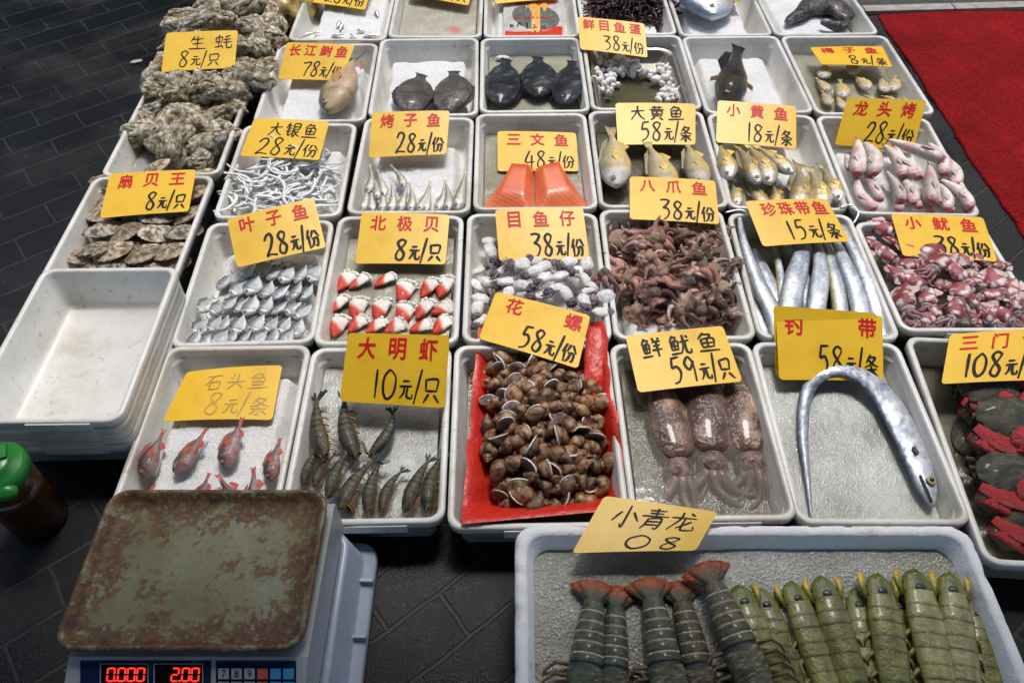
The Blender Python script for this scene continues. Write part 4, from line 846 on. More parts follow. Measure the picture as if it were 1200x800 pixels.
o = fish('dark_grouper', [(0, .05), (.1, .13), (.3, .175), (.5, .16), (.75, .09), (.9, .06), (1, .055)], [(0, .05), (.2, .14), (.45, .14), (.8, .07), (1, .03)], grouper_col, 'dark', (.17, .085, .0), (.02, .02, .018), (.1, .3, .02),
         [('pectoral_fin', [(.34, .13, .02), (.30, .23, .0), (.37, .23, .0), (.41, .14, .02)], (.26, .13, .04)), ('pelvic_fin', [(.34, -.13, .02), (.30, -.23, .0), (.37, -.23, .0), (.41, -.14, .02)], (.26, .13, .04)), ('dorsal_fin', [(.4, .12, .04), (.6, .2, .05), (.78, .14, .05), (.8, .06, .04)], (.03, .026, .02))])
tag(lay(o, P(848, 135, .062), P(861, 67, .075), .1, wide=.88, thick=.85), 'dark grouper on white ice with its tail raised', 'fish')
def pom_col(t, y, s): return mixc((.50, .55, .62), (.68, .69, .68), sstep(-.3, .5, fb((t * 4, y * 2, 4.4)))) if y < .3 else mixc((.60, .62, .64), (.20, .27, .36), sstep(.3, .9, y))
o = fish('pomfret', [(0, .05), (.08, .14), (.25, .27), (.5, .34), (.75, .2), (.92, .06), (1, .04)], [(0, .04), (.2, .09), (.45, .11), (.8, .05), (1, .02)], pom_col, 'silver', (.18, .2, .14), (.45, .47, .5), (.13, .1, .022), [('dorsal_fin', [(.35, .3, 0), (.62, .45, 0), (.85, .12, 0), (.6, .2, 0)], (.35, .4, .46)), ('anal_fin', [(.85, -.12, 0), (.62, -.45, 0), (.35, -.3, 0), (.6, -.2, 0)], (.5, .53, .56))], n=16)
tag(lay(o, P(831, 33, .058), P(812, -14, .062), .15, wide=1.05, thick=1.2), 'pale blue grey pomfret with its nose on the ice', 'fish')
root = thing('monkfish', 'black monkfish with a thick curved tail on white ice', 'fish', None, P(970, 22, .06)); b = MB(); base = root.location.copy()
pp = [P(*p, .066) - base for p in bez([(924, 24), (936, 18), (948, 10), (965, 6), (983, 12), (994, 24)], 5)]
b.tube(pp, prof([(0, .012), (.12, .020), (.3, .026), (.5, .052), (.75, .046), (.93, .03), (1, .008)]), prof([(0, .010), (.3, .02), (.6, .032), (1, .008)]), 16, lambda t, a: mixc((.018, .016, .016), (.07, .062, .055), sstep(.05, .5, fb((t * 7, math.cos(a), 1.2), 4)))); b.build('body', 'dark', root)
b = MB(); b.tube([P(*p, .07) - base for p in bez([(962, 26), (975, 30), (988, 31), (993, 24)], 4)], prof([(0, .006), (.5, .017), (1, .010)]), None, 10, (.03, .028, .03)); b.build('jaw', 'dark', root)
b = MB(); b.ell(P(925, 25, .066) - base, (.016, .011, .010), 10, 7, (.12, .11, .10)); b.build('tail_stump', 'dark', root)
# --- ribbon fish along a path
def path_fish(name, pts, label, group, W, H, col, mat, n=14, k=7, sub=None):
    cur = bez(pts, k); base = P(pts[0][0], pts[0][1], 0); pts3 = [P(p[0], p[1], p[2]) - base for p in cur]; root = thing(name, label, 'fish', group, base)
    b = MB(); b.tube(pts3, W, H, n, col); b.build('body', mat, root)
    if sub: sub(root, pts3)
    return root
def rib_col(t, a):
    y = math.cos(a); k = fb((t * 55, y * 4, 2.2), 5); c = mixc((.15, .18, .25), (.50, .53, .57), sstep(-.35, .35, k + .15 + .35 * (y if t > .3 else -y)))
    if t < .42: c = mixc(c, (.10, .12, .16), .45)
    if t > .9: c = mixc(c, (.50, .54, .60), .6)
    if abs(y) > .93: c = mixc(c, (.05, .055, .065), .7)
    return c
def rib_sub(root, p):
    q = p[-1]; d = (p[-1] - p[-5]).normalized(); sd = Vector((0, 0, 1)).cross(d)
    e = p[-6] + Vector((0, 0, .0115)) - sd * -.006; MB().ell(e, (.0085, .0085, .003), 12, 6).build('iris', 'iris', root); MB().ell(e + Vector((0, 0, .0018)), (.0048, .0048, .003), 10, 6).build('eye', 'eye', root)
    b = MB(); s2 = q - d * .002; b.tube([s2 - sd * .010 - d * .05 + Vector((0, 0, .010)), s2 - sd * .006 - d * .02 + Vector((0, 0, .011)), s2 - sd * .003 + Vector((0, 0, .008))], .0022, None, 6, (.03, .03, .035)); b.build('mouth', 'dark', root)
    b = MB(); f0 = p[-13]; b.poly([f0 + Vector((0, 0, .011)), f0 + d * .004 - sd * .008 + Vector((0, 0, .013)), f0 + d * .018 - sd * .004 + Vector((0, 0, .013)), f0 + d * .014 + sd * .004 + Vector((0, 0, .012))], .001, (.04, .04, .045)); b.build('pectoral_fin', 'dark', root, smooth=False)
path_fish('ribbon_fish', [(951,608,.044),(946,560,.046),(941,508,.048),(944,466,.05),(957,443,.062),(982,433,.070),(1010,441,.068),(1038,467,.060),(1060,506,.056),(1078,548,.056),(1092,592,.054)], 'long silver ribbon fish bent in a hook on grey slush', None,
          prof([(0, .0015), (.08, .005), (.2, .010), (.36, .0135), (.5, .0165), (.62, .0225), (.75, .028), (.88, .0265), (.95, .019), (1, .005)]), prof([(0, .002), (.1, .004), (.4, .007), (.7, .0075), (.93, .009), (1, .004)]), rib_col, 'silver_long', 20, 8, rib_sub)
# --- belt fish
def belt_col(seed, yel=0):
    def f(t, a):
        y = math.cos(a); k = fb((t * 9, y * 2, seed), 4); c = mixc((.30, .36, .44), (.62, .65, .67), sstep(-.4, .35, k + .1)); c = mixc(c, (.20, .25, .38), sstep(.12, .0, abs(y - .1 + .1 * math.sin(t * 5 + seed))) * .6)
        if yel: c = mixc(c, (.55, .50, .10), sstep(.3, .9, y * yel) * .8)
        if abs(y) > .9: c = mixc(c, (.12, .13, .15), .5)
        return c
    return f
bp = [([(866,252,.078),(872,285,.078),(888,330,.075),(905,365,.066),(914,402,.055)], .034, 'leftmost belt fish, its white tail draped over the tray rim', 0),
      ([(884,292,.05),(897,320,.056),(910,355,.056),(918,402,.052)], .030, 'belt fish with a yellow edge beside the leftmost one', 1),
      ([(906,284,.055),(914,320,.06),(916,360,.06),(918,402,.055)], .020, 'narrow belt fish with yellow lower edge', -1),
      ([(942,276,.07),(938,305,.076),(928,345,.076),(922,402,.068)], .042, 'widest belt fish, pale blue with a dark middle line', 0),
      ([(954,276,.066),(962,310,.07),(958,350,.072),(950,402,.062)], .036, 'grey belt fish turned on its back edge beside the widest one', 0),
      ([(966,280,.058),(976,315,.063),(984,355,.063),(986,402,.058)], .032, 'belt fish in the middle of the fan with pale yellow edge', -1),
      ([(976,276,.062),(992,312,.07),(1006,352,.07),(1014,402,.06)], .036, 'bluish belt fish second from the wall beside the squid tray', 0),
      ([(984,262,.068),(1005,300,.074),(1021,340,.074),(1036,400,.062)], .034, 'belt fish against the wall beside the squid tray', 0),
      ([(864,315,.05),(876,345,.05),(890,375,.05),(899,402,.048)], .026, 'dark belt fish low along the wall beside the octopus tray', 0),
      ([(920,284,.045),(940,330,.045),(960,380,.045),(970,402,.045)], .05, 'belt fish at the bottom of the pile, seen between the others', 0)]
for i, (pt, wd, lb, ye) in enumerate(bp):
    ex = [(pt[-1][0] * 2 - pt[-2][0], pt[-1][1] + 22, .05)]
    path_fish('belt_fish', pt, lb, 'long silver belt fish', prof([(0, wd * .22), (.25, wd * .42), (.5, wd * .56), (.8, wd * .56), (1, wd * .4)]) if i else prof([(0, wd * .13), (.2, wd * .25), (.45, wd * .45), (.75, wd * .6), (1, wd * .45)]), prof([(0, .003), (.4, .009), (.8, .010), (1, .008)]), belt_col(i * 3.1, ye), 'silver_long', 14, 7)
# thin silver ribbons of tail lying over the far rim
for i, pt in enumerate([[(850,249,.087),(868,246,.091),(880,253,.088),(888,262,.08)], [(985,243,.088),(998,240,.092),(1006,250,.089),(1000,262,.08)]]):
    path_fish('belt_fish_tail', pt, ['loose tail of belt fish hooked on the rim near the octopus', 'curled tail of belt fish hooked on the rim near the small squid'][i], None, .0028, .0015, (.42, .45, .5), 'silver', 8, 6)
for i, (pts) in enumerate([[(404+x/6,y/6) for x,y in []]]): pass
# silvery slivers in the far tray
it = []
for i, (x0, y0, x1, y1) in enumerate([(350,45,375,38),(388,43,403,41),(395,33,400,26),(418,36,428,38),(425,44,446,43),(430,42,440,44),(402,30,398,36),(440,14,443,20),(410,40,418,46)]):
    mid = ((x0 + x1) / 2, (y0 + y1) / 2 - rng.uniform(1, 3)); o = path_fish('silver_sliver', [(x0, y0, .055), (mid[0], mid[1], .06), (x1, y1, .056)], None, None, prof([(0, .002), (.4, .008), (1, .001)]), prof([(0, .002), (.4, .005), (1, .001)]), lambda t, a: mixc((.45, .46, .47), (.7, .71, .7), .5 + .5 * math.sin(a)), 'silver', 8, 5); it.append((o, x0, y0))
name_rows(it, 'silvery sliver of fish on the far ice', 'fish', 'silvery slivers', 2)

# ------------------------------------------------------------------ shellfish
def rot_rand(r): return Euler((r.uniform(0, 6.3), r.uniform(0, 6.3), r.uniform(0, 6.3)))
def oyster(r):
    sd = r.uniform(0, 80); root = thing('oyster'); tp = r.uniform(.1, .5)
    def dsp(d): return .30 * noise.fractal(d * 1.4 + Vector((sd, 0, 0)), 1.0, 2.0, 2) + .09 * noise.fractal(d * 6 + Vector((sd, 3, 0)), 1.0, 2.0, 3) + .10 * abs(noise.noise(d * 9 + Vector((sd, 7, 0)))) + .035 * math.sin(34 * (d.z + .35 * noise.noise(d * 3)))
    def c(d):
        k = noise.noise(d * 2.3 + Vector((sd, 9, 9))); return mixc((.72, .66, .5), (1.0, 1.0, 1.0), .5 + k) if k > -.25 else (.62, .54, .40)
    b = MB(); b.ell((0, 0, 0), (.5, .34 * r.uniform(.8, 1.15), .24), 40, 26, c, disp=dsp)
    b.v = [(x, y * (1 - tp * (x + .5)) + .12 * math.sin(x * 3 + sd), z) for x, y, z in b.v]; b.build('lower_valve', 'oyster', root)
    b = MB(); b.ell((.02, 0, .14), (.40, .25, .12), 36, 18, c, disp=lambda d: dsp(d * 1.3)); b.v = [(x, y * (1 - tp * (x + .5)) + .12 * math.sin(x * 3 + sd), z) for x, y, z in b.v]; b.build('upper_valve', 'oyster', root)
    return root
K = Kind(oyster, 6); it = []
near = [(200,98),(228,92),(252,90),(275,100),(205,122),(232,118),(262,122),(168,152),(190,150),(205,172),(220,148),(236,150),(240,170),(262,150),(268,128),(282,112),(185,132),(215,135),(250,138),(172,140)]
far = [(220,20),(245,12),(268,10),(290,12),(312,4),(235,30),(262,26),(285,30),(300,38),(318,30),(240,2),(265,-6),(290,-4),(315,-14),(292,55),(306,62),(290,78),(282,88),(300,85),(215,30),(276,52),(322,16),(230,-12),(255,-16),(285,-18),(300,-2),(208,52),(200,70),(225,62),(250,60),(255,75),(312,46)]
for j, (lst, cx, cy, zt) in enumerate([(near, 215, 140, .085), (far, 270, 35, .12)]):
    it = []
    for i, (x, y) in enumerate(lst):
        x += rng.uniform(-4, 4); y += rng.uniform(-3, 3); d = min(1, math.hypot((x - cx) / 75, (y - cy) / 70)); z = .05 + (zt - .05) * (1 - d * d); o = K.get(rng.randrange(6)); s = rng.uniform(.085, .125)
        pose(o, P(x, y, z), Euler((rng.uniform(-.7, .7), rng.uniform(-.6, .6), rng.uniform(0, 6.3))), s); it.append((o, x, y))
    if j == 1:      # shells bridging the rims between the two heaps
        for (x, y) in [(178, 104), (196, 96), (216, 101), (236, 95), (256, 101), (276, 95), (292, 92), (190, 86), (214, 84), (246, 86), (270, 82), (205, 110), (240, 110), (270, 108)]:
            it.append((pose(K.get(rng.randrange(6)), P(x, y, .108), Euler((rng.uniform(-.5, .3), rng.uniform(-.5, .5), rng.uniform(0, 6.3))), rng.uniform(.095, .125)), x, y))
    if j == 0:
        for (x, y, s, a) in [(160, 156, .10, 2.4), (196, 168, .135, 1.0), (237, 188, .10, .4), (268, 156, .1, 1.3), (232, 163, .125, 1.4)]: it.append((pose(K.get(), P(x, y, .06), Euler((.2, .2, a + 1.5)), s), x, y))
    name_rows(it, 'rough grey oyster in the near heap' if j == 0 else 'rough grey oyster in the far heap', 'oyster', 'oysters in the near heap' if j == 0 else 'oysters in the far heap', 5 if j == 0 else 6)
K.done()
def scallop(r):
    root = thing('scallop'); sd = r.uniform(0, 50); pale = r.random()
    for s in (1, -1):
        b = MB(); nr, na = 9, 64; vs = []; cs = []; fs = []
        for i in range(nr + 1):
            q = i / nr
            for j in range(na):
                a = 2 * math.pi * j / na; fan = math.cos(a / 1.0); rr_ = .5 * q * (1 + .04 * math.cos(22 * a) * q); z = .17 * (1 - q ** 2.2) * (1 if s > 0 else .8) + .016 * math.cos(16 * a) * q * (1 - .3 * q) + .008 * math.sin(q * 22)
                vs.append((rr_ * math.cos(a) * .92, rr_ * math.sin(a), s * (z + .012))); k = fb((q * 4, math.sin(a) * 2, math.cos(a) * 2 + sd), 4)
                c = mixc((.14, .095, .05), (.46, .35, .21), sstep(-.3, .35, k)); c = mixc(c, (.70, .67, .59), max(sstep(.93, 1, q) * .6, sstep(.05, .4, k + .25 * pale)) * (.3 + .6 * pale)); cs.append(mixc(c, (.30, .24, .16), .35 * (.5 + .5 * math.cos(16 * a))))
        for i in range(nr):
            for j in range(na): fs.append((i * na + j, i * na + (j + 1) % na, (i + 1) * na + (j + 1) % na, (i + 1) * na + j)[::s])
        b.add(vs, fs, cs); b.poly([(-.42, -.22, s * .012), (-.50, -.2, s * .012), (-.50, .2, s * .012), (-.42, .22, s * .012)], .01, (.2, .15, .1)); b.build('upper_valve' if s > 0 else 'lower_valve', 'scallop', root)
    b = MB(); b.tube([(.44 * math.cos(2 * math.pi * i / 40), .47 * math.sin(2 * math.pi * i / 40), 0) for i in range(41)], .02, .014, 6, (.50, .36, .24)); b.build('mantle_edge', 'soft', root)
    return root
K = Kind(scallop, 4); it = []; s1 = lambda x, y: (50 + x / 5.333, 180 + y / 5.333)
for i, (x, y, L, a, tl) in enumerate([(345,180,.10,0,.4),(345,285,.09,.5,1.0),(290,375,.10,-.1,.35),(320,475,.105,.2,.7),(235,595,.09,.9,1.0),(300,600,.09,.7,1.15),(490,490,.11,.45,.55),(690,490,.105,.15,.25),(415,605,.11,.1,.35),(600,625,.10,.2,.45),(780,610,.105,.4,.7),(860,490,.10,.6,.6),(880,385,.10,.6,1.0),(980,240,.10,.8,.7),(1000,140,.10,.5,.5),(700,395,.11,.2,.85),(250,670,.09,.3,.3),(520,410,.1,.3,.6),(800,700,.09,.3,.4),(450,700,.1,.2,.4),(640,720,.1,.1,.4),(680,95,.10,1.4,1.05),(180,640,.1,.4,.6),(560,560,.09,.3,.2),(740,560,.1,.2,.2),(600,300,.11,.2,.2),(800,300,.11,.2,.2),(470,280,.11,.2,.2)]):
    px, py = s1(x, y); z = .052 if i < 16 else .036
    if i == 21: z = .06
    px += 5 + (12 if x < 300 else 8 if x < 360 else 0) - (10 if x > 950 else 0); L *= .90; z += .006
    o = K.get(i % 4); pose(o, P(px, py, z), Euler((-(.02 + tl * .38), rng.uniform(-.28, .28), a)), (L, L * rng.uniform(.82, .95), L * .8)); it.append((o, px, py))
name_rows(it, 'brown ribbed scallop', 'scallop', 'scallops stacked in their tray', 6); K.done()
# --- surf clam meat
def clam_meat(r):
    root = thing('clam_meat'); sd = r.uniform(0, 30); b = MB(); m, n = 22, 24; rings = []; cols = []; cut = r.uniform(.44, .56); sk = r.uniform(-.2, .25)
    W = prof([(0, .02), (.12, .12), (.35, .22), (.6, .26), (.8, .30), (.92, .24), (1, .10)])
    for i in range(m + 1):
        t = i / m; ring = []; cc = []
        for j in range(n):
            a = 2 * math.pi * j / n; y, s = math.cos(a), math.sin(a); fr = sstep(.55, .9, t); k = 1 + fr * .30 * noise.noise(Vector((y * 4 + sd, t * 9, s * 3)))
            ring.append(Vector((t * .95 + fr * .10 * noise.noise(Vector((y * 5 + sd, 3, s * 2))), W(t) * y * k + sk * .22 * math.sin(2.4 * t), .10 + .105 * s * k * (math.sin(math.pi * min(1, t * .85 + .12)) + .1) + fr * .04 * noise.noise(Vector((y * 6, t * 6, sd)))))); e = t - cut - .18 * y * (1 if sk > 0 else -1)
            c = mixc((.60, .035, .018), (.74, .25, .13), sstep(-.06, .03, e)); cc.append(mixc(c, (.82, .79, .72), sstep(.02, .13, e)))
        rings.append(ring); cols.append(cc)
    b.loft(rings, cols); b.build('foot', 'soft', root)
    f = MB()
    for i in range(7):
        a = -1.2 + 2.4 * i / 6 + r.uniform(-.15, .15); f.ell((.84 + .13 * math.cos(a), .27 * math.sin(a), .12 + r.uniform(-.02, .03)), (.07, .065, .055), 10, 7, (.84, .81, .74), disp=lambda d: .3 * noise.noise(d * 3 + Vector((sd, i, 0))))
    f.build('frilled_edge', 'soft', root); return root
K = Kind(clam_meat, 4); it = []
for i, (x, y, a) in enumerate([(240,210,.9),(345,215,.6),(545,205,.5),(700,295,1.2),(890,265,.9),(1015,255,1.1),(190,390,.8),(340,425,1.3),(515,430,1.25),(700,465,1.25),(850,430,.95),(990,425,.35),(185,560,1.1),(330,545,.7),(475,560,.6),(620,565,.5),(825,565,.3),(990,550,.75)]):
    px, py = 370 + x / 6.667, 300 + y / 6.667; L = 14.2; o = K.get(rng.randrange(4)); lay(o, P(px - L * math.cos(a), py + L * math.sin(a) + .5, .040), P(px + L * math.cos(a), py - L * math.sin(a), .046), rng.uniform(-.3, .2), wide=1.12); it.append((o, px, py))
name_rows(it, 'clam meat with red tip and white frill', 'clam', 'red tipped clam meat in rows', 3); K.done()
# --- sea snails
def snail(r):
    root = thing('sea_snail'); turns, g = 4.0, 1.95; n, m = 16, 76; rings = []; cols = []; sd = r.uniform(0, 90); h = r.uniform(.98, 1.12); tone = r.random()
    for i in range(m + 1):
        q = turns * (i / m - 1); k = g ** q; th = 2 * math.pi * q; er = Vector((math.cos(th), math.sin(th), 0)); c = er * (.27 * k) + Vector((0, 0, -h * k * .9)); ring = []; cc = []
        for j in range(n):
            a = 2 * math.pi * j / n; ring.append(c + er * (.30 * k * math.cos(a)) + Vector((0, 0, .46 * k * math.sin(a)))); kk = fb((er.x * 2.2, er.y * 2.2, math.sin(a) * 1.2 + q + sd), 4)
            cl = mixc((.13, .055, .022), (.30, .14, .058), .4 + tone * .6); cl = mixc(cl, (.035, .018, .010), sstep(.0, .35, kk)); cl = mixc(cl, (.36, .25, .14), sstep(.15, .45, -kk)); cc.append(mixc(cl, (.12, .11, .08), .35 if q < -2 else 0))
        rings.append(ring); cols.append(cc)
    Rm = Matrix.Rotation(math.pi / 2, 3, 'Y'); rings = [[Rm @ (p + Vector((0, 0, .66))) for p in ring] for ring in rings]
    b = MB(); b.loft(rings, cols, cap=False); b.build('shell', 'shell', root)
    last = rings[-1]; c = sum(last, Vector()) / n; nr = (last[0] - c).cross(last[4] - c).normalized(); lip = [last[j % n] + (last[j % n] - c) * .01 for j in range(-3, 8)]
    b = MB(); b.tube(lip, lambda t: .012 + .034 * math.sin(math.pi * t), None, 6, (.78, .77, .74), up=nr); b.build('white_lip', 'shell', root)
    b = MB(); b.loft([[c + (p - c) * s_ - nr * d_ for p in last] for s_, d_ in ((.96, .0), (.75, .04), (.4, .06), (.05, .07))], [[cc] * n for cc in ((.30, .18, .10), (.10, .045, .02), (.05, .02, .011), (.045, .018, .01))], cap=False); b.build('aperture', 'shell', root)
    return root
K = Kind(snail, 6); it = []; rg = random.Random(11)
sn = [(178,205),(110,225),(150,195),(200,180),(243,170),(292,185),(338,195),(385,190),(425,185),(190,215),(262,215),(305,215),(355,225),(405,225),(445,235),(155,262),(205,258),(240,245),(270,270),(330,250),(395,275),(450,270),(515,265),(545,278),(155,325),(200,325),(300,305),(360,300),(425,310),(240,315),(510,325),(545,330),(130,410),(195,395),(250,355),(300,380),(335,350),(390,350),(435,350),(480,362),(540,398),(160,450),(215,420),(265,440),(325,440),(365,420),(430,408),(490,435),(545,470),(140,515),(210,490),(285,505),(340,505),(400,475),(460,480),(180,570),(235,560),(295,595),(350,560),(415,530),(470,540),(515,500),(585,555),(385,600),(430,580),(480,560),(525,560),(230,635),(280,680),(345,640),(410,645),(490,625),(558,630),(200,700),(330,705),(395,705),(470,690),(500,710),(250,470),(310,260),(455,520),(385,520),(260,250)]
for i, (x, y) in enumerate(sn):
    px, py = 530 + x / 3.2, 370 + y / 3.2; d = min(1, math.hypot((px - 637) / 95, (py - 500) / 110)); z = .046 + .050 * (1 - d * d) + rg.uniform(-.003, .003); o = K.get(rg.randrange(6)); s = rg.uniform(.036, .042)
    tilt_ = rg.uniform(-.4, .5); pose(o, P(px, py, z), Euler((rg.uniform(0, 6.3), tilt_, rg.uniform(0, 6.3))), s); it.append((o, px, py))
for i in range(34):        # the lower layer, seen in the gaps
    x, y = rg.uniform(150, 530), rg.uniform(200, 690); px, py = 530 + x / 3.2, 370 + y / 3.2; d = min(1, math.hypot((px - 637) / 95, (py - 500) / 110)); o = K.get(rg.randrange(6)); pose(o, P(px, py, .040 + .030 * (1 - d * d)), rot_rand(rg), .039); it.append((o, px, py))
name_rows(it, 'brown spotted sea snail on the red bag', 'sea snail', 'heap of brown sea snails', 11); K.done()
# the red bag under them
def bag():
    root = thing('red_plastic_bag', 'crumpled red plastic bag under the sea snails', 'bag', None, P(635, 500, .03)); base = root.location.copy(); nu, nv = 48, 60; vs = []; fs = []
    for j in range(nv + 1):
        v = j / nv
        for i in range(nu + 1):
            u = i / nu; L = lerp(560, 540, v); Rr = lerp(708, 736, sstep(0, 1, v)); x = lerp(L, Rr, u); y = lerp(lerp(384, 376, u), lerp(614, 596, u), v)
            e = max(sstep(.82, 1, u) * (1 - .55 * sstep(.55, .95, v)), sstep(.20, 0, u) * .62, sstep(.16, 0, v) * .45); z = .034 + .062 * e
            fr = sstep(.90, .985, v); z = max(z, lerp(z, RZ + .006, fr)); q = Vector((u * 5, v * 6, 2)); z += .007 * noise.noise(q * 1.3) * (1 - .7 * fr) + .005 * abs(noise.noise(Vector((u * 14, v * 4, 1)))) * (.3 + e); x += 3 * noise.noise(Vector((v * 9, u * 2, 5))) * (e + .2)
            vs.append(P(x, y, z) - base)
    for j in range(nv):
        for i in range(nu): fs.append((j * (nu + 1) + i, (j + 1) * (nu + 1) + i, (j + 1) * (nu + 1) + i + 1, j * (nu + 1) + i + 1))
    b = MB(); b.add(vs, fs, (.6, .03, .02)); b.build('bag_sheet', 'film', root)
    b = MB()                                   # the bunched handle standing at the far corner
    pts = [P(*p, z) - base for p, z in (((697, 480), .06), ((697, 445), .078), ((699, 412), .092), ((700, 384), .102))]
    b.tube(bez([tuple(p) for p in pts], 6), prof([(0, .010), (.4, .024), (.8, .022), (1, .016)]), prof([(0, .004), (.5, .009), (1, .005)]), 14, (.6, .03, .02)); b.v = [(x + .004 * noise.noise(Vector((x * 120, y * 30, z * 60))), y + .003 * noise.noise(Vector((x * 90, y * 60, 3))), z + .005 * noise.noise(Vector((x * 160, y * 20, 8)))) for x, y, z in b.v]; b.build('bunched_handle', 'film', root)
bag()
# --- salmon fillets
def fillet(px, label, flip=1):
    c = sum((P(*p, .07) for p in px), Vector()) / len(px); root = thing('salmon_fillet', label, 'fish fillet', 'two salmon fillets', Vector((c.x, c.y, 0)))
    top = [P(*p, .078) - root.location for p in px]; n = 10; g = []; cs = []
    for j in range(n + 1):
        for i in range(n + 1):
            u, v = i / n, j / n; p = top[0].lerp(top[1], u).lerp(top[3].lerp(top[2], u), v); e = min(u, 1 - u, v, 1 - v); k = sstep(0, .22, e); hgt = lerp(.045, .0, v) * 0
            z = lerp(.046, .082, k) - .014 * v * k + .004 * (u - .5) * flip; g.append(Vector((p.x, p.y, z))); th = fb((u * 3, v * 3, flip)); cs.append(mixc(mixc((.60, .085, .018), (.72, .135, .035), .5 + th), (.80, .36, .18), (1 - k) * .25))
    b = MB(); fs = [(j * (n + 1) + i, (j + 1) * (n + 1) + i, (j + 1) * (n + 1) + i + 1, j * (n + 1) + i + 1) for j in range(n) for i in range(n)]; b.add(g, fs, cs); b.build('flesh', 'salmon', root)
    ring = [i for i in range(n + 1)] + [(k + 1) * (n + 1) - 1 for k in range(1, n + 1)] + [n * (n + 1) + i for i in range(n - 1, -1, -1)] + [k * (n + 1) for k in range(n - 1, 0, -1)]
    b = MB(); r0 = [g[i] + Vector((0, 0, .0)) for i in ring]; r1 = [Vector((p.x, p.y, .037)) for p in r0]; cl = [(.78, .42, .28) if p.y < -.02 else (.70, .18, .07) for p in r0]
    b.loft([r0, r1], [cl, [(.55, .45, .40)] * len(r0)], cap=False); b.build('cut_side', 'salmon', root)
fillet([(600, 181), (625, 183), (626, 241), (565, 231)], 'salmon fillet with rounded outer shoulder, wide end on the outside', 1)
fillet([(627, 187), (655, 177), (690, 228), (628, 239)], 'salmon fillet with slanted upper edge and pointed corner', -1)
# --- roe pan
dp = TR['d4']; root = thing('steel_pan', 'rectangular steel pan holding two heaps of roe', 'pan', None, dp.c + Vector((0, 0, .012))); root.rotation_euler = (0, 0, dp.ang)
b = MB(); W_, D_ = dp.w - .05, dp.d - .055; b.loft([rr(W_ - 2 * i, D_ - 2 * i, r, z) for i, r, z in ((.02, .03, 0), (.006, .04, .040), (-.004, .045, .044), (-.004, .045, .047), (.004, .04, .047), (.012, .036, .040), (.024, .028, .006), (.06, .02, .005))], (.6, .6, .6))
M['steel'] = plain('stained_steel', (.50, .48, .42), .22, .85, 8, .15); b.build('pan_body', 'steel', root)
ice('d4', 'melt', .0075, 0, 1, 0, 1, 0, 0, name='melt_water', label='thin wet film under the steel pan', seed=40)
b = MB(); pts = rr(W_ - .05, D_ - .05, .022, .0095); b.add(pts, [tuple(range(len(pts)))], (.2, .2, .1)); M['brine'] = plain('brine', (.105, .10, .055), .06, 0, 12, .2, .15, 60, .002); o = b.build('brine', 'brine', root, smooth=False)
def roe(r):
    sd = r.uniform(0, 50); pk = r.random(); b = MB(); b.ell((0, 0, 0), (.5, .40, .38), 14, 9, lambda d: mixc((.92, .91, .88), (.66, .34, .16), sstep(.55, .95, d.x) * (.9 if pk > .6 else .15)), disp=lambda d: .18 * noise.noise(d * 1.8 + Vector((sd, 0, 0)))); return b.build('roe_lobe', 'soft')
K = Kind(roe, 5); z2 = lambda x, y: (560 + x / 4.8, y / 4.8)
for nm, poly_, cnt, hh in (('far larger', [(640,290),(700,265),(830,265),(860,330),(915,360),(870,440),(780,430),(800,490),(740,525),(670,510),(650,430),(650,350)], 78, .022), ('near smaller', [(1050,350),(1090,345),(1110,420),(1150,440),(1140,480),(1180,540),(1160,570),(1010,580),(1010,540),(1060,490),(980,450),(925,420),(930,400),(990,385)], 52, .018)):
    def inside(x, y, pl):
        r_ = False; j = len(pl) - 1
        for i in range(len(pl)):
            if (pl[i][1] > y) != (pl[j][1] > y) and x < (pl[j][0] - pl[i][0]) * (y - pl[i][1]) / (pl[j][1] - pl[i][1]) + pl[i][0]: r_ = not r_
            j = i
        return r_
    it = []; pts = []; xs = [p[0] for p in poly_]; ys = [p[1] for p in poly_]; tr = 0
    while len(pts) < cnt and tr < 4000:
        tr += 1; x, y = rng.uniform(min(xs), max(xs)), rng.uniform(min(ys), max(ys))
        if inside(x, y, poly_) and all(math.hypot(x - a, y - b_) > 17 * (1 - tr / 6000) for a, b_ in pts): pts.append((x, y))
    for x, y in pts:
        px, py = z2(x, y); o = K.get(rng.randrange(5)); pose(o, P(px, py, .03 + rng.uniform(0, hh)), rot_rand(rng), rng.uniform(.019, .026)); it.append((o, px, py))
    name_rows(it, f'white roe lobe in the {nm} heap', 'roe', f'white roe lobes in the {nm} heap', 7)
K.done()
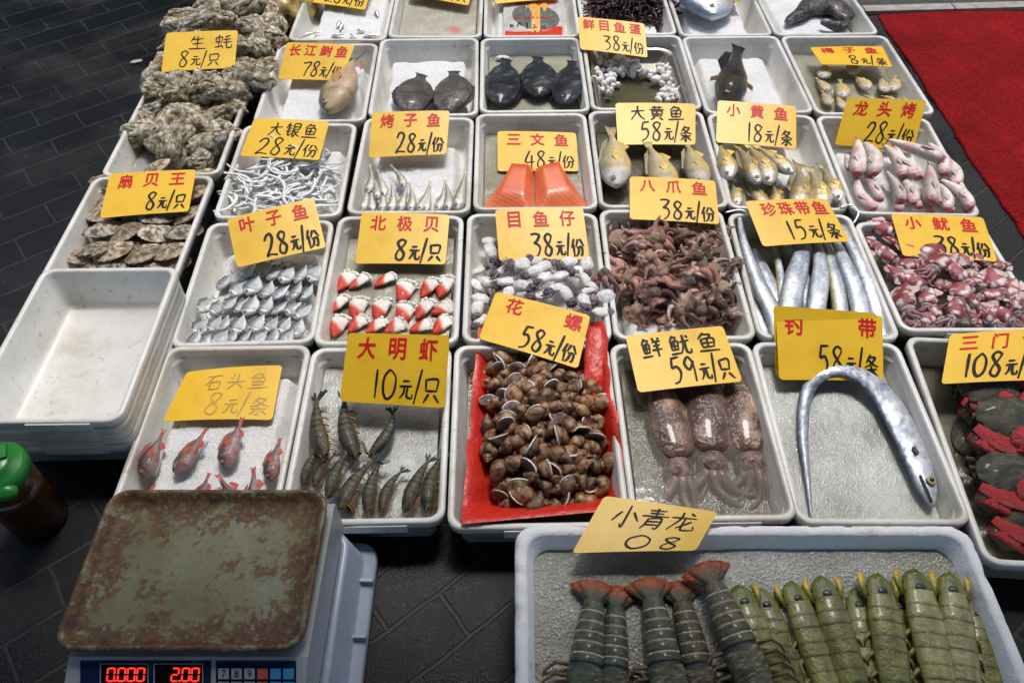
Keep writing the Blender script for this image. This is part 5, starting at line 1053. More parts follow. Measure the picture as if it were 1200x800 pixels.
# --- baby cuttlefish
def cuttle(r):
    root = thing('baby_cuttlefish'); sd = r.uniform(0, 50); b = MB(); b.ell((.62, 0, .15), (.38, .23, .14), 18, 12, lambda d: mixc((.80, .80, .78), (.55, .52, .55), sstep(.2, .7, noise.noise(d * 1.7 + Vector((sd, 0, 0))) + .1)), disp=lambda d: .22 * noise.noise(d * 1.6 + Vector((sd, 2, 0)))); b.build('mantle', 'soft', root)
    hc = lambda d: mixc((.10, .065, .085), (.40, .34, .36), sstep(-.1, .4, noise.noise(d * 3 + Vector((sd, 5, 0))))); b = MB(); b.ell((.20, 0, .15), (.19, .20, .15), 14, 9, hc, disp=lambda d: .25 * noise.noise(d * 2.5 + Vector((sd, 1, 0)))); b.build('head', 'octo', root)
    for i in range(6):
        a = -1.0 + 2.0 * i / 5 + r.uniform(-.1, .1); c = Vector((.14, .06 * (i - 2.5) / 2, .14)); pts = [c + Vector((-.07 * q * math.cos(a), -.055 * q * math.sin(a) * -1, .03 * math.sin(q * 1.3 + i) - .015 * q)) for q in range(5)]
        b = MB(); b.tube(pts, lambda t: .05 * (1 - .75 * t), None, 7, lambda t, a_: mixc((.13, .08, .10), (.48, .42, .44), .5 + .5 * math.sin(a_ * 2 + t * 9))); b.build('arm', 'octo', root)
    return root
K = Kind(cuttle, 4); it = []; b3 = lambda x, y: (545 + x / 6.156, 270 + y / 6.156)
for i, (x, y, a, zz, s) in enumerate([(370,265,0,.095,.052),(480,320,.4,.10,.05),(600,270,3.4,.098,.05),(715,255,.6,.10,.05),(880,285,1.5,.085,.048),(560,380,1.0,.105,.052),(720,345,3.6,.108,.054),(740,500,2.0,.10,.05),(640,450,.9,.10,.052),(855,545,1.6,.098,.05),(970,500,.4,.092,.056),(870,400,1.9,.09,.045),(330,390,3.3,.09,.05),(440,420,2.6,.096,.05),(530,490,.2,.092,.05),(190,400,2.6,.07,.05),(130,300,3.6,.06,.045),(100,440,2.2,.06,.05),(140,520,3.1,.065,.05),(90,600,1.5,.065,.05),(190,200,1.9,.06,.06),(260,330,.7,.075,.055),(200,110,2.6,.055,.05),(860,470,.5,.088,.045),(800,300,5,.085,.05),(430,240,4,.08,.05),(1000,610,3.3,.09,.045),(100,690,1.2,.06,.05),(300,480,1.,.08,.05),(660,320,2.,.09,.05),(540,240,2.8,.08,.045),(930,440,2.5,.085,.045),(270,420,.2,.075,.05)]):
    px, py = b3(x, y); o = K.get(i % 4); ct = P(px, py, zz * .85); d = Vector((math.cos(a), math.sin(a), rng.uniform(-.25, .25))) * s; lay(o, ct - d * .5, ct + d * .6, rng.uniform(-.5, .5), wide=1.1); it.append((o, px, py))
name_rows(it, 'baby cuttlefish, white with dark head', 'cuttlefish', 'baby cuttlefish in a heap', 5); K.done()
# --- baby octopus
def octopus(r):
    root = thing('baby_octopus'); sd = r.uniform(0, 60); tn = r.random(); ca = mixc((.10, .045, .030), (.62, .30, .23), tn * tn); cbm = mixc((.62, .38, .32), (.82, .68, .58), r.random())
    b = MB(); b.ell((0, 0, .18), (.16, .15, .19), 18, 12, lambda d: mixc((.13, .075, .05), (.36, .26, .17), sstep(-.3, .5, d.z * .5 + noise.noise(d * 2 + Vector((sd, 0, 0))))), rot=Matrix.Rotation(r.uniform(-.9, .9), 3, 'Y') @ Matrix.Rotation(r.uniform(-.9, .9), 3, 'X'), disp=lambda d: .06 * noise.noise(d * 2 + Vector((sd, 0, 0)))); b.build('head', 'octo', root)
    for i in range(8):
        a = 2 * math.pi * i / 8 + r.uniform(-.2, .2); cu = r.uniform(-.30, .30); x, y, z = .07 * math.cos(a), .07 * math.sin(a), .07; pts = [(x, y, z)]; vz = r.uniform(.0, .07); L = r.uniform(.030, .040)
        for k in range(13):
            a += cu * (.35 + k * .07); x += L * math.cos(a); y += L * math.sin(a); z += vz; vz -= .011 + (0 if z > .02 else -vz - .011); pts.append((x, y, max(z, .01)))
        b = MB(); b.tube(bez(pts, 2), lambda t: .098 * (1 - .80 * t) * (1 + .12 * math.sin(t * 75)), None, 8, lambda t, a_: mixc(ca, cbm, sstep(-.1, .7, math.sin(a_ + 2.2) * .8 + .5 * noise.noise(Vector((t * 9, i, sd)))))); b.build('arm', 'octo', root)
    b = MB(); b.ell((0, 0, .06), (.27, .27, .06), 14, 7, mixc(ca, cbm, .4)); b.build('web', 'octo', root); return root
K = Kind(octopus, 9); it = []; b4 = lambda x, y: (700 + x / 5, 240 + y / 5)
oc = [(130,200,.06),(110,270,.06),(190,275,.07),(250,290,.075),(250,170,.085),(330,200,.09),(420,140,.09),(480,200,.09),(570,160,.085),(620,260,.095),(700,230,.08),(760,190,.07),(450,320,.108),(330,360,.10),(130,370,.08),(60,450,.088),(210,420,.09),(560,320,.105),(650,360,.10),(790,380,.085),(700,460,.09),(590,420,.10),(480,440,.105),(370,460,.10),(270,520,.09),(340,560,.085),(480,560,.09),(580,620,.078),(770,600,.078),(700,560,.085),(400,640,.066),(250,650,.056),(620,520,.092),(420,380,.10),(560,240,.09),(300,260,.085),(760,500,.075),(520,660,.062),(660,660,.062),(180,480,.08),(820,640,.06),(380,270,.09)]
for i, (x, y, zz) in enumerate(oc):
    px, py = b4(x, y); o = K.get(i % 9); pose(o, P(px, py, zz - .016), Euler((rng.uniform(-.8, .8), rng.uniform(-.8, .8), rng.uniform(0, 6.3))) if i % 2 else Euler((rng.uniform(2.5, 3.6), rng.uniform(-.4, .4), rng.uniform(0, 6))), rng.uniform(.084, .105)); it.append((o, px, py))
name_rows(it, 'small brown octopus with curled arms', 'octopus', 'baby octopus in a heap', 6); K.done()
# --- small squid and large squid
def squid(r, name='small_squid', big=False):
    root = thing(name); sd = r.uniform(0, 80); tn = r.random()
    def c(t, a):
        k = fb((t * 4, math.cos(a) * 1.3, math.sin(a) * 1.3 + sd), 4)
        if big: return mixc(mixc((.16, .085, .055), (.42, .29, .20), sstep(-.2, .25, k)), (.07, .038, .03), max(sstep(.75, 1, math.sin(a + .5 + .4 * math.sin(t * 5 + sd))) * .8, sstep(.05, .3, fb((t * 1.5, math.cos(a) * .8, sd + 9))) * .8))
        c0 = mixc((.20, .022, .024), (.46, .12, .12), tn * .8 + .3 * sstep(-.2, .4, k)); return mixc(c0, (.78, .70, .70), sstep(.08, .15, k - .03 + .3 * (tn - .4)))
    W = prof([(0, .085), (.06, .115), (.3, .135), (.6, .115), (.85, .06), (1, .012)]); b = MB(); pts = [(.34 + .62 * i / 24, .02 * math.sin(i / 24 * 3 + sd), .12) for i in range(25)]
    b.tube(pts, W, lambda t: W(t) * .72, 16, c); b.build('mantle', 'squidskin' if big else 'soft', root)
    for s in (-1, 1):
        f = MB(); f.poly([(.64, s * .07, .11), (.72, s * .17, .10), (.82, s * .18, .095), (.94, s * .05, .11)], .012, (.55, .42, .40) if not big else (.5, .42, .36)); f.build('fin', 'soft', root, smooth=False)
    b = MB(); b.ell((.28, 0, .11), (.09, .085, .075), 14, 9, lambda d: mixc((.50, .40, .42) if not big else (.30, .21, .18), (.22, .07, .08) if not big else (.10, .05, .04), sstep(.0, .5, noise.noise(d * 3 + Vector((sd, 0, 0))) + .2 * d.z))); b.build('head', 'octo', root)
    for s in (-1, 1): MB().ell((.26, s * .072, .12), (.020, .012, .020), 10, 6).build('eye', 'eye', root)
    for i in range(7):
        a = (-.75 + 1.5 * i / 6); x, y, z = .22, .045 * (i - 3) / 3, .11 + (.03 if i % 2 else -.02); p = [(x, y, z)]; cu = r.uniform(-.22, .22)
        for k in range(9): a += cu; x -= (.024 if not big else .03) * math.cos(a); y += (.024 if not big else .03) * math.sin(a); z = max(.012, z - .010); p.append((x, y, z + .012 * math.sin(k + i)))
        b = MB(); b.tube(p, lambda t: .026 * (1 - .75 * t), None, 7, lambda t, a_: mixc((.66, .56, .56) if not big else (.40, .30, .27), (.36, .16, .16) if not big else (.20, .11, .09), .5 + .5 * math.sin(a_ + 1))); b.build('arm', 'soft', root)
    return root
K = Kind(squid, 5); it = []; b6 = lambda x, y: (1000 + x / 5, 240 + y / 5)
for i, (x, y, a, zz, L) in enumerate([(190,180,2.5,.075,150),(240,260,2.6,.075,120),(200,330,2.4,.07,140),(330,290,2.7,.08,130),(240,440,2.2,.07,120),(360,490,2.35,.085,150),(420,330,.5,.085,130),(500,400,.7,.10,140),(600,440,2.1,.10,150),(640,360,2.5,.09,130),(720,350,2.4,.085,130),(320,600,1.75,.08,150),(480,660,2.2,.08,150),(440,590,1.4,.085,110),(600,560,1.5,.095,130),(570,650,1.2,.085,130),(680,600,2.3,.09,130),(730,450,2.6,.09,120),(830,500,1.9,.09,150),(780,560,.3,.085,120),(860,660,2.5,.08,150),(780,670,2.2,.08,140),(950,620,1.8,.075,140),(900,560,1.2,.07,140),(690,700,1.9,.07,120),(830,390,.2,.08,100),(560,500,3.0,.092,120),(430,430,.9,.085,120),(400,700,.4,.07,110),(540,330,2.2,.08,110),(930,710,2.5,.07,120),(130,270,2.4,.06,120),(300,390,.6,.07,120),(660,500,.2,.09,110)]):
    px, py = b6(x, y); L *= .40; o = K.get(i % 5); h = P(px - L * .5 * math.cos(a), py + L * .5 * math.sin(a) * .75, zz * .85); t = P(px + L * .5 * math.cos(a), py - L * .5 * math.sin(a) * .75, zz * .85 + rng.uniform(-.008, .012))
    lay(o, h, t, rng.uniform(-.6, .6), wide=1.5, thick=1.35); it.append((o, px, py))
name_rows(it, 'small dark red squid with pale torn patches', 'squid', 'small squid in a heap', 5); K.done()
K = Kind(lambda r: squid(r, 'large_squid', True), 3)
for i, (h, t, lb) in enumerate([((800,614),(768,440),'large squid lying apart, next to the snail tray'), ((833,606),(827,434),'large squid in the middle, its arms curled beside its head'), ((888,604),(858,436),'large squid nearest the ribbon fish tray')]):
    tag(lay(K.get(i), P(*h, .014), P(*t, .016), (.15, 0, -.25)[i], wide=1.0, thick=.8), lb, 'squid', 'three large squid')
K.done(); sheet('a4', 'water', .055, 'melt_water', 'murky water half covering the large squid')
# --- shrimp
def shrimp(r):
    root = thing('tiger_shrimp'); cv = r.uniform(.25, 1.25); a = cv * .5; x = y = 0.0; pts = []; m = 44
    for i in range(m + 1):
        pts.append((x, y, .10)); a -= cv / m * (1 if i > m * .35 else .2); x += math.cos(a) / m; y += math.sin(a) / m
    k = 1 / max(.5, math.hypot(x, y)); an = math.atan2(y, x); pts = [((px * math.cos(-an) - py * math.sin(-an)) * k, (px * math.sin(-an) + py * math.cos(-an)) * k, pz) for px, py, pz in pts]
    base = prof([(0, .012), (.05, .05), (.2, .095), (.36, .105), (.5, .095), (.75, .06), (.9, .032), (1, .02)]); tone = r.random()
    def W(t): return base(t) * (1 + (.06 * (1 - ((t - .36) * 10 % 1)) if .36 < t < .93 else 0))
    def c(t, a_):
        y = math.cos(a_)
        if t < .36: cc = mixc((.018, .024, .014), (.075, .058, .024), sstep(-.3, .4, fb((t * 8, y, tone * 30))))
        else: f = (t - .36) * 10 % 1; cc = mixc((.050, .060, .030), (.010, .014, .010), sstep(.45, .62, f)); cc = mixc(cc, (.24, .15, .05), sstep(.9, .98, f) * .6)
        return mixc(cc, (.25, .16, .07), sstep(.5, .95, -y) * .4)
    b = MB(); b.tube(pts, W, lambda t: W(t) * .95, 14, c); b.build('body', 'shrimp', root)
    e = Vector(pts[-1]); d = (e - Vector(pts[-4])).normalized(); s = Vector((-d.y, d.x, 0))
    b = MB()
    for q in (-.5, -.22, .22, .5): b.poly([e - d * .05, e + d * .05 + s * (q * .12 + .02), e + d * .14 + s * q * .2, e + d * .10 + s * (q * .2 - .03)], .012, (.02, .024, .02))
    b.build('tail_fan', 'shrimp', root, smooth=False)
    nn = [Vector((-(Vector(pts[min(i + 1, m)]) - Vector(pts[max(i - 1, 0)])).normalized().y, (Vector(pts[min(i + 1, m)]) - Vector(pts[max(i - 1, 0)])).normalized().x, 0)) for i in range(m + 1)]
    for i in range(5):
        q = 7 + i * 2; p0 = Vector(pts[q]) - nn[q] * .06; b = MB(); b.tube([p0, p0 - nn[q] * .07 + Vector((-.03, 0, -.04)), p0 - nn[q] * .12 + Vector((-.09, 0, -.09))], [.010, .008, .004], None, 5, (.38, .17, .06)); b.build('leg', 'shrimp', root)
    for i in range(4):
        q = 20 + i * 5; p0 = Vector(pts[q]) - nn[q] * .06; b = MB(); b.tube([p0, p0 - nn[q] * .05 + Vector((-.02, 0, 0)), p0 - nn[q] * .075 + Vector((-.05, 0, -.02))], [.016, .013, .006], None, 5, (.34, .16, .07)); b.build('swimmeret', 'shrimp', root)
    for i in range(2):
        b = MB(); b.tube([(.02, 0, .12), (-.10, .04 - .1 * i, .12), (-.16, .14 - .3 * i, .07), (-.10, .24 - .5 * i, .02)], .0045, None, 4, (.32, .09, .05)); b.build('antenna', 'shrimp', root)
    for s_ in (-1, 1): MB().ell((.06, s_ * .045, .14), (.02, .02, .02), 8, 5).build('eye', 'eye', root)
    b = MB(); b.tube([(.12, .03, .15), (.03, .02, .16), (-.06, .0, .15)], [.012, .012, .003], None, 5, (.05, .04, .03)); b.build('rostrum', 'shrimp', root); return root
K = Kind(shrimp, 4); a2 = lambda x, y: (340 + x / 4.21, 450 + y / 4.21); it = []
for i, (h, t, zz, k) in enumerate([((190,395),(150,90),.062,0),((325,395),(270,90),.06,1),((400,380),(515,150),.06,3),((60,510),(152,318),.056,1),((120,520),(225,360),.06,2),((185,580),(285,345),.068,0),((250,650),(425,390),.07,2),((380,655),(445,400),.066,1),((455,640),(560,440),.056,3),((570,650),(690,390),.06,0),((680,650),(758,370),.06,2),((320,650),(240,500),.052,0)]):
    o = lay(K.get(k), P(*a2(*h), zz), P(*a2(*t), zz), rng.uniform(-.3, .3), wide=(-1.1 if i in (2,) else 1.15)); it.append((o, *a2(*h)))
name_rows(it, 'dark striped shrimp on grey ice', 'shrimp', 'dark striped shrimp', 3); K.done()
# --- crabs
def crab(r):
    root = thing('bound_crab'); sd = r.uniform(0, 50); b = MB(); n, m = 60, 12; rings = []; cols = []
    def R_(a): return (.50 * abs(math.cos(a)) ** 1.0, 0)
    for sgn in (1,):
        for i in range(m + 1):
            q = i / m; ring = []; cc = []
            for j in range(n):
                a = 2 * math.pi * j / n; ser = (1 + .035 * (1 if (j % 4) < 2 else -1)) if math.sin(a) < -.15 and q > .8 else 1.0; rx, ry = .5 * q * ser, .34 * q * ser
                ring.append(Vector((rx * math.cos(a), ry * math.sin(a) * (1.1 if math.sin(a) < 0 else .9), .30 + .10 * (1 - q ** 2.4) + .012 * noise.noise(Vector((math.cos(a) * q * 5, math.sin(a) * q * 5, sd)))))); k = fb((math.cos(a) * q * 3, math.sin(a) * q * 3, sd), 4); cc.append(mixc((.032, .034, .020), (.095, .090, .052), sstep(-.3, .4, k)))
            rings.append(ring); cols.append(cc)
    rings.append([Vector((p.x * .94, p.y * .94, .27)) for p in rings[-1]]); cols.append([(.12, .10, .06)] * n); rings.append([Vector((p.x * .7, p.y * .7, .06)) for p in rings[-2]]); cols.append([(.10, .085, .05)] * n)
    b.loft(rings, cols); b.build('carapace', 'crab', root)
    for s in (-1, 1):
        b = MB(); b.tube([(s * .36, -.22, .22), (s * .52, -.36, .22), (s * .42, -.52, .22), (s * .16, -.50, .22), (s * .03, -.46, .21)], prof([(0, .07), (.3, .10), (.55, .13), (.8, .10), (1, .02)]), prof([(0, .06), (.5, .11), (1, .02)]), 12, lambda t, a: mixc((.035, .038, .024), (.16, .13, .07), sstep(.2, -.6, math.sin(a)))); b.build('claw', 'crab', root)
        for i in range(3):
            y = -.05 + .14 * i; b = MB(); b.tube([(s * .40, y, .22), (s * .50, y + .01, .24), (s * .50, y - .02, .14), (s * .40, y - .06, .05)], [.045, .05, .04, .015], [.03, .035, .03, .012], 8, (.055, .055, .032)); b.build('leg', 'crab', root)
        MB().ell((s * .10, -.375, .30), (.022, .022, .022), 8, 5).build('eye', 'eye', root)
    for i, pts in enumerate([[(-.52, -.20, .30), (-.30, -.42, .36), (0, -.50, .36), (.30, -.42, .36), (.52, -.20, .30)], [(-.10, -.62, .16), (-.04, -.46, .40), (.06, -.30, .42), (.20, -.34, .34)], [(-.55, -.30, .16), (-.42, -.44, .33), (-.22, -.56, .28), (-.05, -.54, .16)], [(.55, -.30, .16), (.40, -.46, .34), (.20, -.57, .28), (.05, -.54, .16)]]):
        b = MB(); cur = bez(pts, 7); b.tube(cur, lambda t: .115 * (.65 + .55 * math.sin(math.pi * t)) , .04, 14, (.5, .02, .02)); b.v = [(x + .022 * noise.noise(Vector((x * 14, y * 14, z * 9 + i))), y + .03 * noise.noise(Vector((x * 6, y * 22, z * 22 + i))), z + .035 * noise.noise(Vector((x * 9, y * 20, z * 20 + i + 5)))) for x, y, z in b.v]; b.build('binding_strap', 'crabstrap', root)
    b = MB(); b.ell((.02, -.52, .38), (.11, .08, .07), 16, 10, (.5, .02, .02), disp=lambda d: .45 * noise.noise(d * 3 + Vector((sd, 0, 0)))); b.build('strap_knot', 'crabstrap', root); return root
M['crabstrap'] = plain('wet_red_strap', (.42, .018, .022), .28, 0, 20, .2, .5, 45, .01)
K = Kind(crab, 3)
for i, (x, y, z, s, az, ax, lb) in enumerate([(1147,462,.075,.135,.15,.15,'dark crab with red straps nearest the price card'), (1172,497,.095,.135,-.1,.25,'dark crab lying over the first one, a red knot in front'), (1170,560,.078,.13,.1,.15,'dark crab in the middle of the tray between two red straps'), (1190,604,.066,.125,-.05,.1,'dark crab at the near end of the tray, mostly red strap showing'), (1212,432,.09,.13,-.5,.1,'dark crab half under the price card at the picture edge'), (1255,520,.08,.135,.3,.1,'dark crab cut by the picture edge beside the knotted one'), (1250,610,.07,.135,-.2,.1,'dark crab by the far wall of the tray outside the straps'), (1130,520,.04,.12,.9,.0,'dark crab down against the tray wall below the others')]):
    o = K.get(i % 3); pose(o, P(x, y, z - .045), Euler((ax, 0, az)), s * .95); tag(o, lb, 'crab', 'dark crabs bound with red straps')
K.done()
# ------------------------------------------------------------------ the styrofoam box with lobsters and mantis shrimp
BZ = .15; bq = [P(603, 615, BZ), P(1133, 613, BZ)]; bw = (bq[1] - bq[0]).length; bx = (bq[1] - bq[0]).normalized(); bang = math.atan2(bx.y, bx.x) - .004; bd = .46
BR = thing('styrofoam_box', 'big white styrofoam box of lobsters and mantis shrimp', 'box', None, Vector((0, 0, 0))); bc = (bq[0] + bq[1]) / 2; BR.location = (bc.x, bc.y - bd / 2, 0); BR.rotation_euler = (0, 0, bang); print('BOX', bw, bc); _t = Tray(); _t.m = Matrix.Translation(BR.location) @ Matrix.Rotation(bang, 4, 'Z'); _t.inv = _t.m.inverted(); _t.w, _t.d, _t.top = bw, bd, BZ; rims.append(_t)
def rr2(w, d, r, z): 
    p = rr(w, d, r, z, 6); out = []
    for i in range(len(p)):
        a, b_ = p[i], p[(i + 1) % len(p)]; L = (b_ - a).length; k = max(1, int(L / .008))
        for j in range(k): out.append(a.lerp(b_, j / k))
    return out
ref = rr2(bw, bd, .03, 0); nref = len(ref)
def shrink(i, z, chip=0):
    out = []
    for p in ref:
        sx, sy = (bw - 2 * i) / bw, (bd - 2 * i) / bd; q = Vector((p.x * sx, p.y * sy, z)); c = max(0, noise.noise(Vector((p.x * 55, p.y * 55, i * 40))) - .12) * chip + .0006 * noise.noise(Vector((p.x * 200, p.y * 200, i * 90))) * (1 if chip else .3); q.z -= c; q.x -= math.copysign(c * .5, q.x); out.append(q)
    return out
b = MB(); b.loft([shrink(.012, 0), shrink(.0, BZ - .012, .004), shrink(.002, BZ - .002, .012), shrink(.007, BZ, .012), shrink(.018, BZ, .006), shrink(.0185, BZ - .003, .012), shrink(.027, BZ - .016, .003), shrink(.038, .03), shrink(.05, .026)], (.8, .8, .8)); b.build('box_body', 'foam', BR)
M['boxslush'] = ice_mat('lobster_slush', (.42, .43, .39), (.26, .26, .20), .13, 220, .5, .004, 5, .1)
b = MB(); iw, idp = bw - .044, bd - .044; nx, ny = 120, 80; vs = [(lerp(-iw / 2, iw / 2, i / nx), lerp(-idp / 2, idp / 2, j / ny), .122 + .003 * fb((i * .07, j * .07, 1)) + .0012 * fb((i * .5, j * .5, 1))) for j in range(ny + 1) for i in range(nx + 1)]
b.add(vs, [(j * (nx + 1) + i, j * (nx + 1) + i + 1, (j + 1) * (nx + 1) + i + 1, (j + 1) * (nx + 1) + i) for j in range(ny) for i in range(nx)], (.4, .4, .35)); o = b.build('melting_ice', 'boxslush'); o.matrix_world = Matrix.Translation(BR.location) @ Matrix.Rotation(bang, 4, 'Z'); tag(o, 'murky melting ice filling the styrofoam box', 'ice', None, 'stuff')
b = MB(); e0 = Vector((-bw / 2 - .001, -.06, BZ - .055)); b.box((-bw / 2 + .004, bd / 2 - .34, BZ + .0012), (.004, .16, .002), (.02, .02, .05)); M['tape'] = plain('dark_tape', (.025, .02, .05), .4); b.build('dark_strip', 'tape', BR, smooth=False)
def lobster(r):
    root = thing('spiny_lobster'); tn = r.random(); redd = r.random()
    tn *= .7; g0, g1 = mixc((.040, .062, .040), (.075, .055, .032), tn), mixc((.085, .110, .062), (.17, .08, .042), tn * redd)
    pt = [(.02 + i / 90 * .80, 0, .085) for i in range(91)]        # head 0 ... tail
    def seg(t): return (t - .44) / .56 * 6
    base = prof([(0, .05), (.08, .085), (.25, .105), (.42, .10), (.45, .092), (.7, .082), (.9, .066), (1, .055)])
    def W(t): return base(t) * (1 + (.07 * (1 - (seg(t) % 1) ** 2) if t > .44 else 0)) * (.9 if .425 < t < .445 else 1)
    def c(t, a):
        k = fb((t * 16, math.cos(a) * 2, tn * 30), 4)
        if t < .43:
            cc = mixc(g0, g1, sstep(-.3, .3, k)); cc = mixc(cc, (.30, .26, .16), sstep(.32, .5, fb((t * 60, math.cos(a) * 6, 4 + tn), 2))); return mixc(cc, (.02, .025, .03), sstep(.395, .425, t) * .9)
        if t < .455: return (.02, .03, .045)
        f = seg(t) % 1; cc = mixc(g0, g1, sstep(-.3, .3, k)); return mixc(cc, (.55, .52, .38), sstep(.82, .9, f) * sstep(1.0, .95, f) * (1 if t < .97 else 0))
    b = MB(); b.tube(pt, W, lambda t: W(t) * .82, 20, c); b.build('body', 'crust', root)
    for i, (q, wd) in enumerate(((-.62, .055), (-.3, .055), (0, .06), (.3, .055), (.62, .055))):
        b = MB(); rows_ = []; cs = []
        for k in range(7):
            t = k / 6; cx = .80 + .19 * t * math.cos(q * .8); cy = .19 * t * math.sin(q * .9) ; w_ = wd * (.45 + .75 * t) * (1 if k < 6 else .8); px_ = -math.sin(q * .8), math.cos(q * .8); z = .075 + .02 * (1 - abs(q)) - .035 * t + .006 * (i % 2)
            rows_.append([Vector((cx + px_[0] * w_ * s + (.012 * noise.noise(Vector((s * 9, i, tn * 9))) if k == 6 else 0), cy + px_[1] * w_ * s, z + .010 * (1 - s * s) + zz)) for zz in (.004,) for s in (-1, -.5, 0, .5, 1)] + [Vector((cx + px_[0] * w_ * s, cy + px_[1] * w_ * s, z - .006)) for s in (1, .5, 0, -.5, -1)])
            cs.append([mixc(mixc(g0, (.10, .09, .045), t), mixc((.34, .07, .025), (.16, .06, .03), tn * .8 if i % 2 else 0), sstep(.45, .8, t + .15 * noise.noise(Vector((s_ * .7, i, tn * 20)))))  for s_ in range(10)])
        b.loft(rows_, cs); b.build('tail_lobe', 'crust', root)
    for s in (-1, 1):
        for i in range(4):
            x = .14 + .075 * i; b = MB(); b.tube([(x, s * .09, .07), (x - .01, s * .17, .10), (x - .06, s * .22, .06), (x - .12, s * .23, .01)], [.014, .013, .011, .004], None, 7, lambda t, a: mixc((.12, .085, .04), (.46, .36, .16), .5 + .5 * math.sin(t * 14))); b.build('leg', 'crust', root)
        b = MB(); b.tube(bez([(.05, s * .05, .12), (-.08, s * .10, .13), (-.10, s * .20, .10), (.10, s * .26, .07), (.35, s * .27, .04)], 8), lambda t: .016 * (1 - .8 * t), None, 7, lambda t, a: mixc((.10, .075, .04), (.45, .34, .15), sstep(-.2, .2, math.sin(t * 50)))); b.build('antenna', 'crust', root)
        MB().ell((.03, s * .05, .13), (.016, .016, .016), 8, 6).build('eye', 'eye', root)
        b = MB()
        b.ell((.435, s * .075, .125), (.008, .008, .008), 8, 6, (.7, .7, .66)); b.build('side_spot', 'crust', root)
    return root
K = Kind(lobster, 5)
for i, (tx, ty, hx, hy, z, w_, lb) in enumerate([(697,683,672,905,.082,1.0,'spiny lobster nearest the box corner, its dark tail fan spread'), (722,690,714,905,.078,.9,'brownish spiny lobster tucked behind the first tail fan'), (757,680,800,905,.086,1.0,'greenish spiny lobster with orange tail in the middle of five'), (790,684,838,905,.078,.95,'reddish spiny lobster with half dark tail'), (822,662,915,880,.096,1.0,'spiny lobster with raised red tail, next to the mantis shrimp')]):
    o = lay(K.get(i), P(lerp(tx, hx, .76), lerp(ty, hy, .76), z + .026), P(tx, ty, z + .036), (.05, -.05, 0, .05, -.1)[i], wide=w_ * 1.28, thick=1.2); tag(o, lb, 'lobster', 'five spiny lobsters')
K.done()
def mantis(r):
    root = thing('mantis_shrimp'); tn = r.random(); sd = r.uniform(0, 40); pt = [(i / 84 * .86, 0, .06) for i in range(85)]; base = prof([(0, .05), (.15, .06), (.3, .07), (.6, .088), (.85, .092), (1, .075)]); g = mixc((.16, .168, .045), (.31, .30, .13), tn * tn)
    def seg(t): return (t - .2) / .8 * 9
    def W(t): return base(t) * (1 + (.035 * (1 - (seg(t) % 1)) if t > .2 else 0))
    def c(t, a):
        f = seg(t) % 1; y = math.cos(a); k = fb((t * 5, y * 2.5, sd), 4); cc = mixc(g, tuple(x * 1.7 for x in g), sstep(-.2, .5, k)); cc = mixc(cc, (.05, .055, .025), sstep(.86, .95, f) * .9); cc = mixc(cc, (.30, .31, .34), sstep(.25, .5, k) * sstep(.5, .1, abs(y)) * .5 * tn)
        return mixc(cc, (.20, .20, .03), sstep(.75, .98, abs(y)) * .7)
    b = MB(); b.tube(pt, W, lambda t: W(t) * .55, 18, c); b.build('body', 'mantis', root)
    b = MB(); rows_ = []; cs = []
    for k in range(8):
        t = k / 7; x = .85 + .125 * t; w_ = .078 * math.sqrt(max(.02, 1 - (t * .93) ** 3)); ser = 1 + (.10 * (-1) ** k if k > 2 else 0)
        rows_.append([Vector((x + (.012 * math.cos(s * 9) if k > 4 else 0), w_ * s * ser, .075 + .020 * (1 - s * s) - .022 * t + zz)) for s in (-1, -.6, -.3, 0, .3, .6, 1) for zz in (0,)] + [Vector((x, w_ * s, .045)) for s in (1, .5, -.5, -1)])
        cs.append([mixc((.085, .125, .02), (.19, .20, .03), sstep(.5, 1, abs(s_ - 3) / 3 + .4 * t)) for s_ in range(7)] + [(.12, .13, .04)] * 4)
    b.loft(rows_, cs); b.build('telson', 'mantis', root)
    b = MB(); b.ell((.875, 0, .096), (.022, .026, .006), 12, 6, (.015, .018, .03)); b.build('dark_spot', 'mantis', root)
    for s in (-1, 1):
        b = MB(); b.tube([(.84, s * .075, .05), (.90, s * .095, .052), (.95, s * .098, .05), (.985, s * .085, .045)], [.012, .018, .019, .006], [.010, .012, .012, .004], 9, lambda t, a: mixc((.20, .20, .03), (.62, .42, .02), sstep(.45, .6, t))); b.build('uropod', 'mantis', root)
        for i in range(5):
            x = .25 + .1 * i; b = MB(); b.tube([(x, s * .085, .05), (x - .03, s * .115, .04), (x - .07, s * .12, .02)], [.012, .010, .004], None, 6, (.26, .25, .10)); b.build('leg', 'mantis', root)
        b = MB(); b.tube([(.04, s * .03, .08), (-.06, s * .07, .10), (-.10, s * .12, .06)], [.008, .006, .003], None, 6, (.30, .30, .10)); b.build('antenna', 'mantis', root); MB().ell((.01, s * .03, .09), (.016, .016, .014), 8, 6).build('eye', 'eye', root)
    return root
K = Kind(mantis, 5); ml = ['beside the red tailed lobster, bluish', 'second from the lobsters, dark tail spot', 'third from the lobsters, yellow uropods', 'fourth from the lobsters, broad tail', 'half under the broad tailed one, orange tint', 'in the middle with orange uropods', 'thin, squeezed low between two larger ones', 'pinkish grey with orange uropods', 'pale yellow, second from the box wall', 'dark, against the box wall']
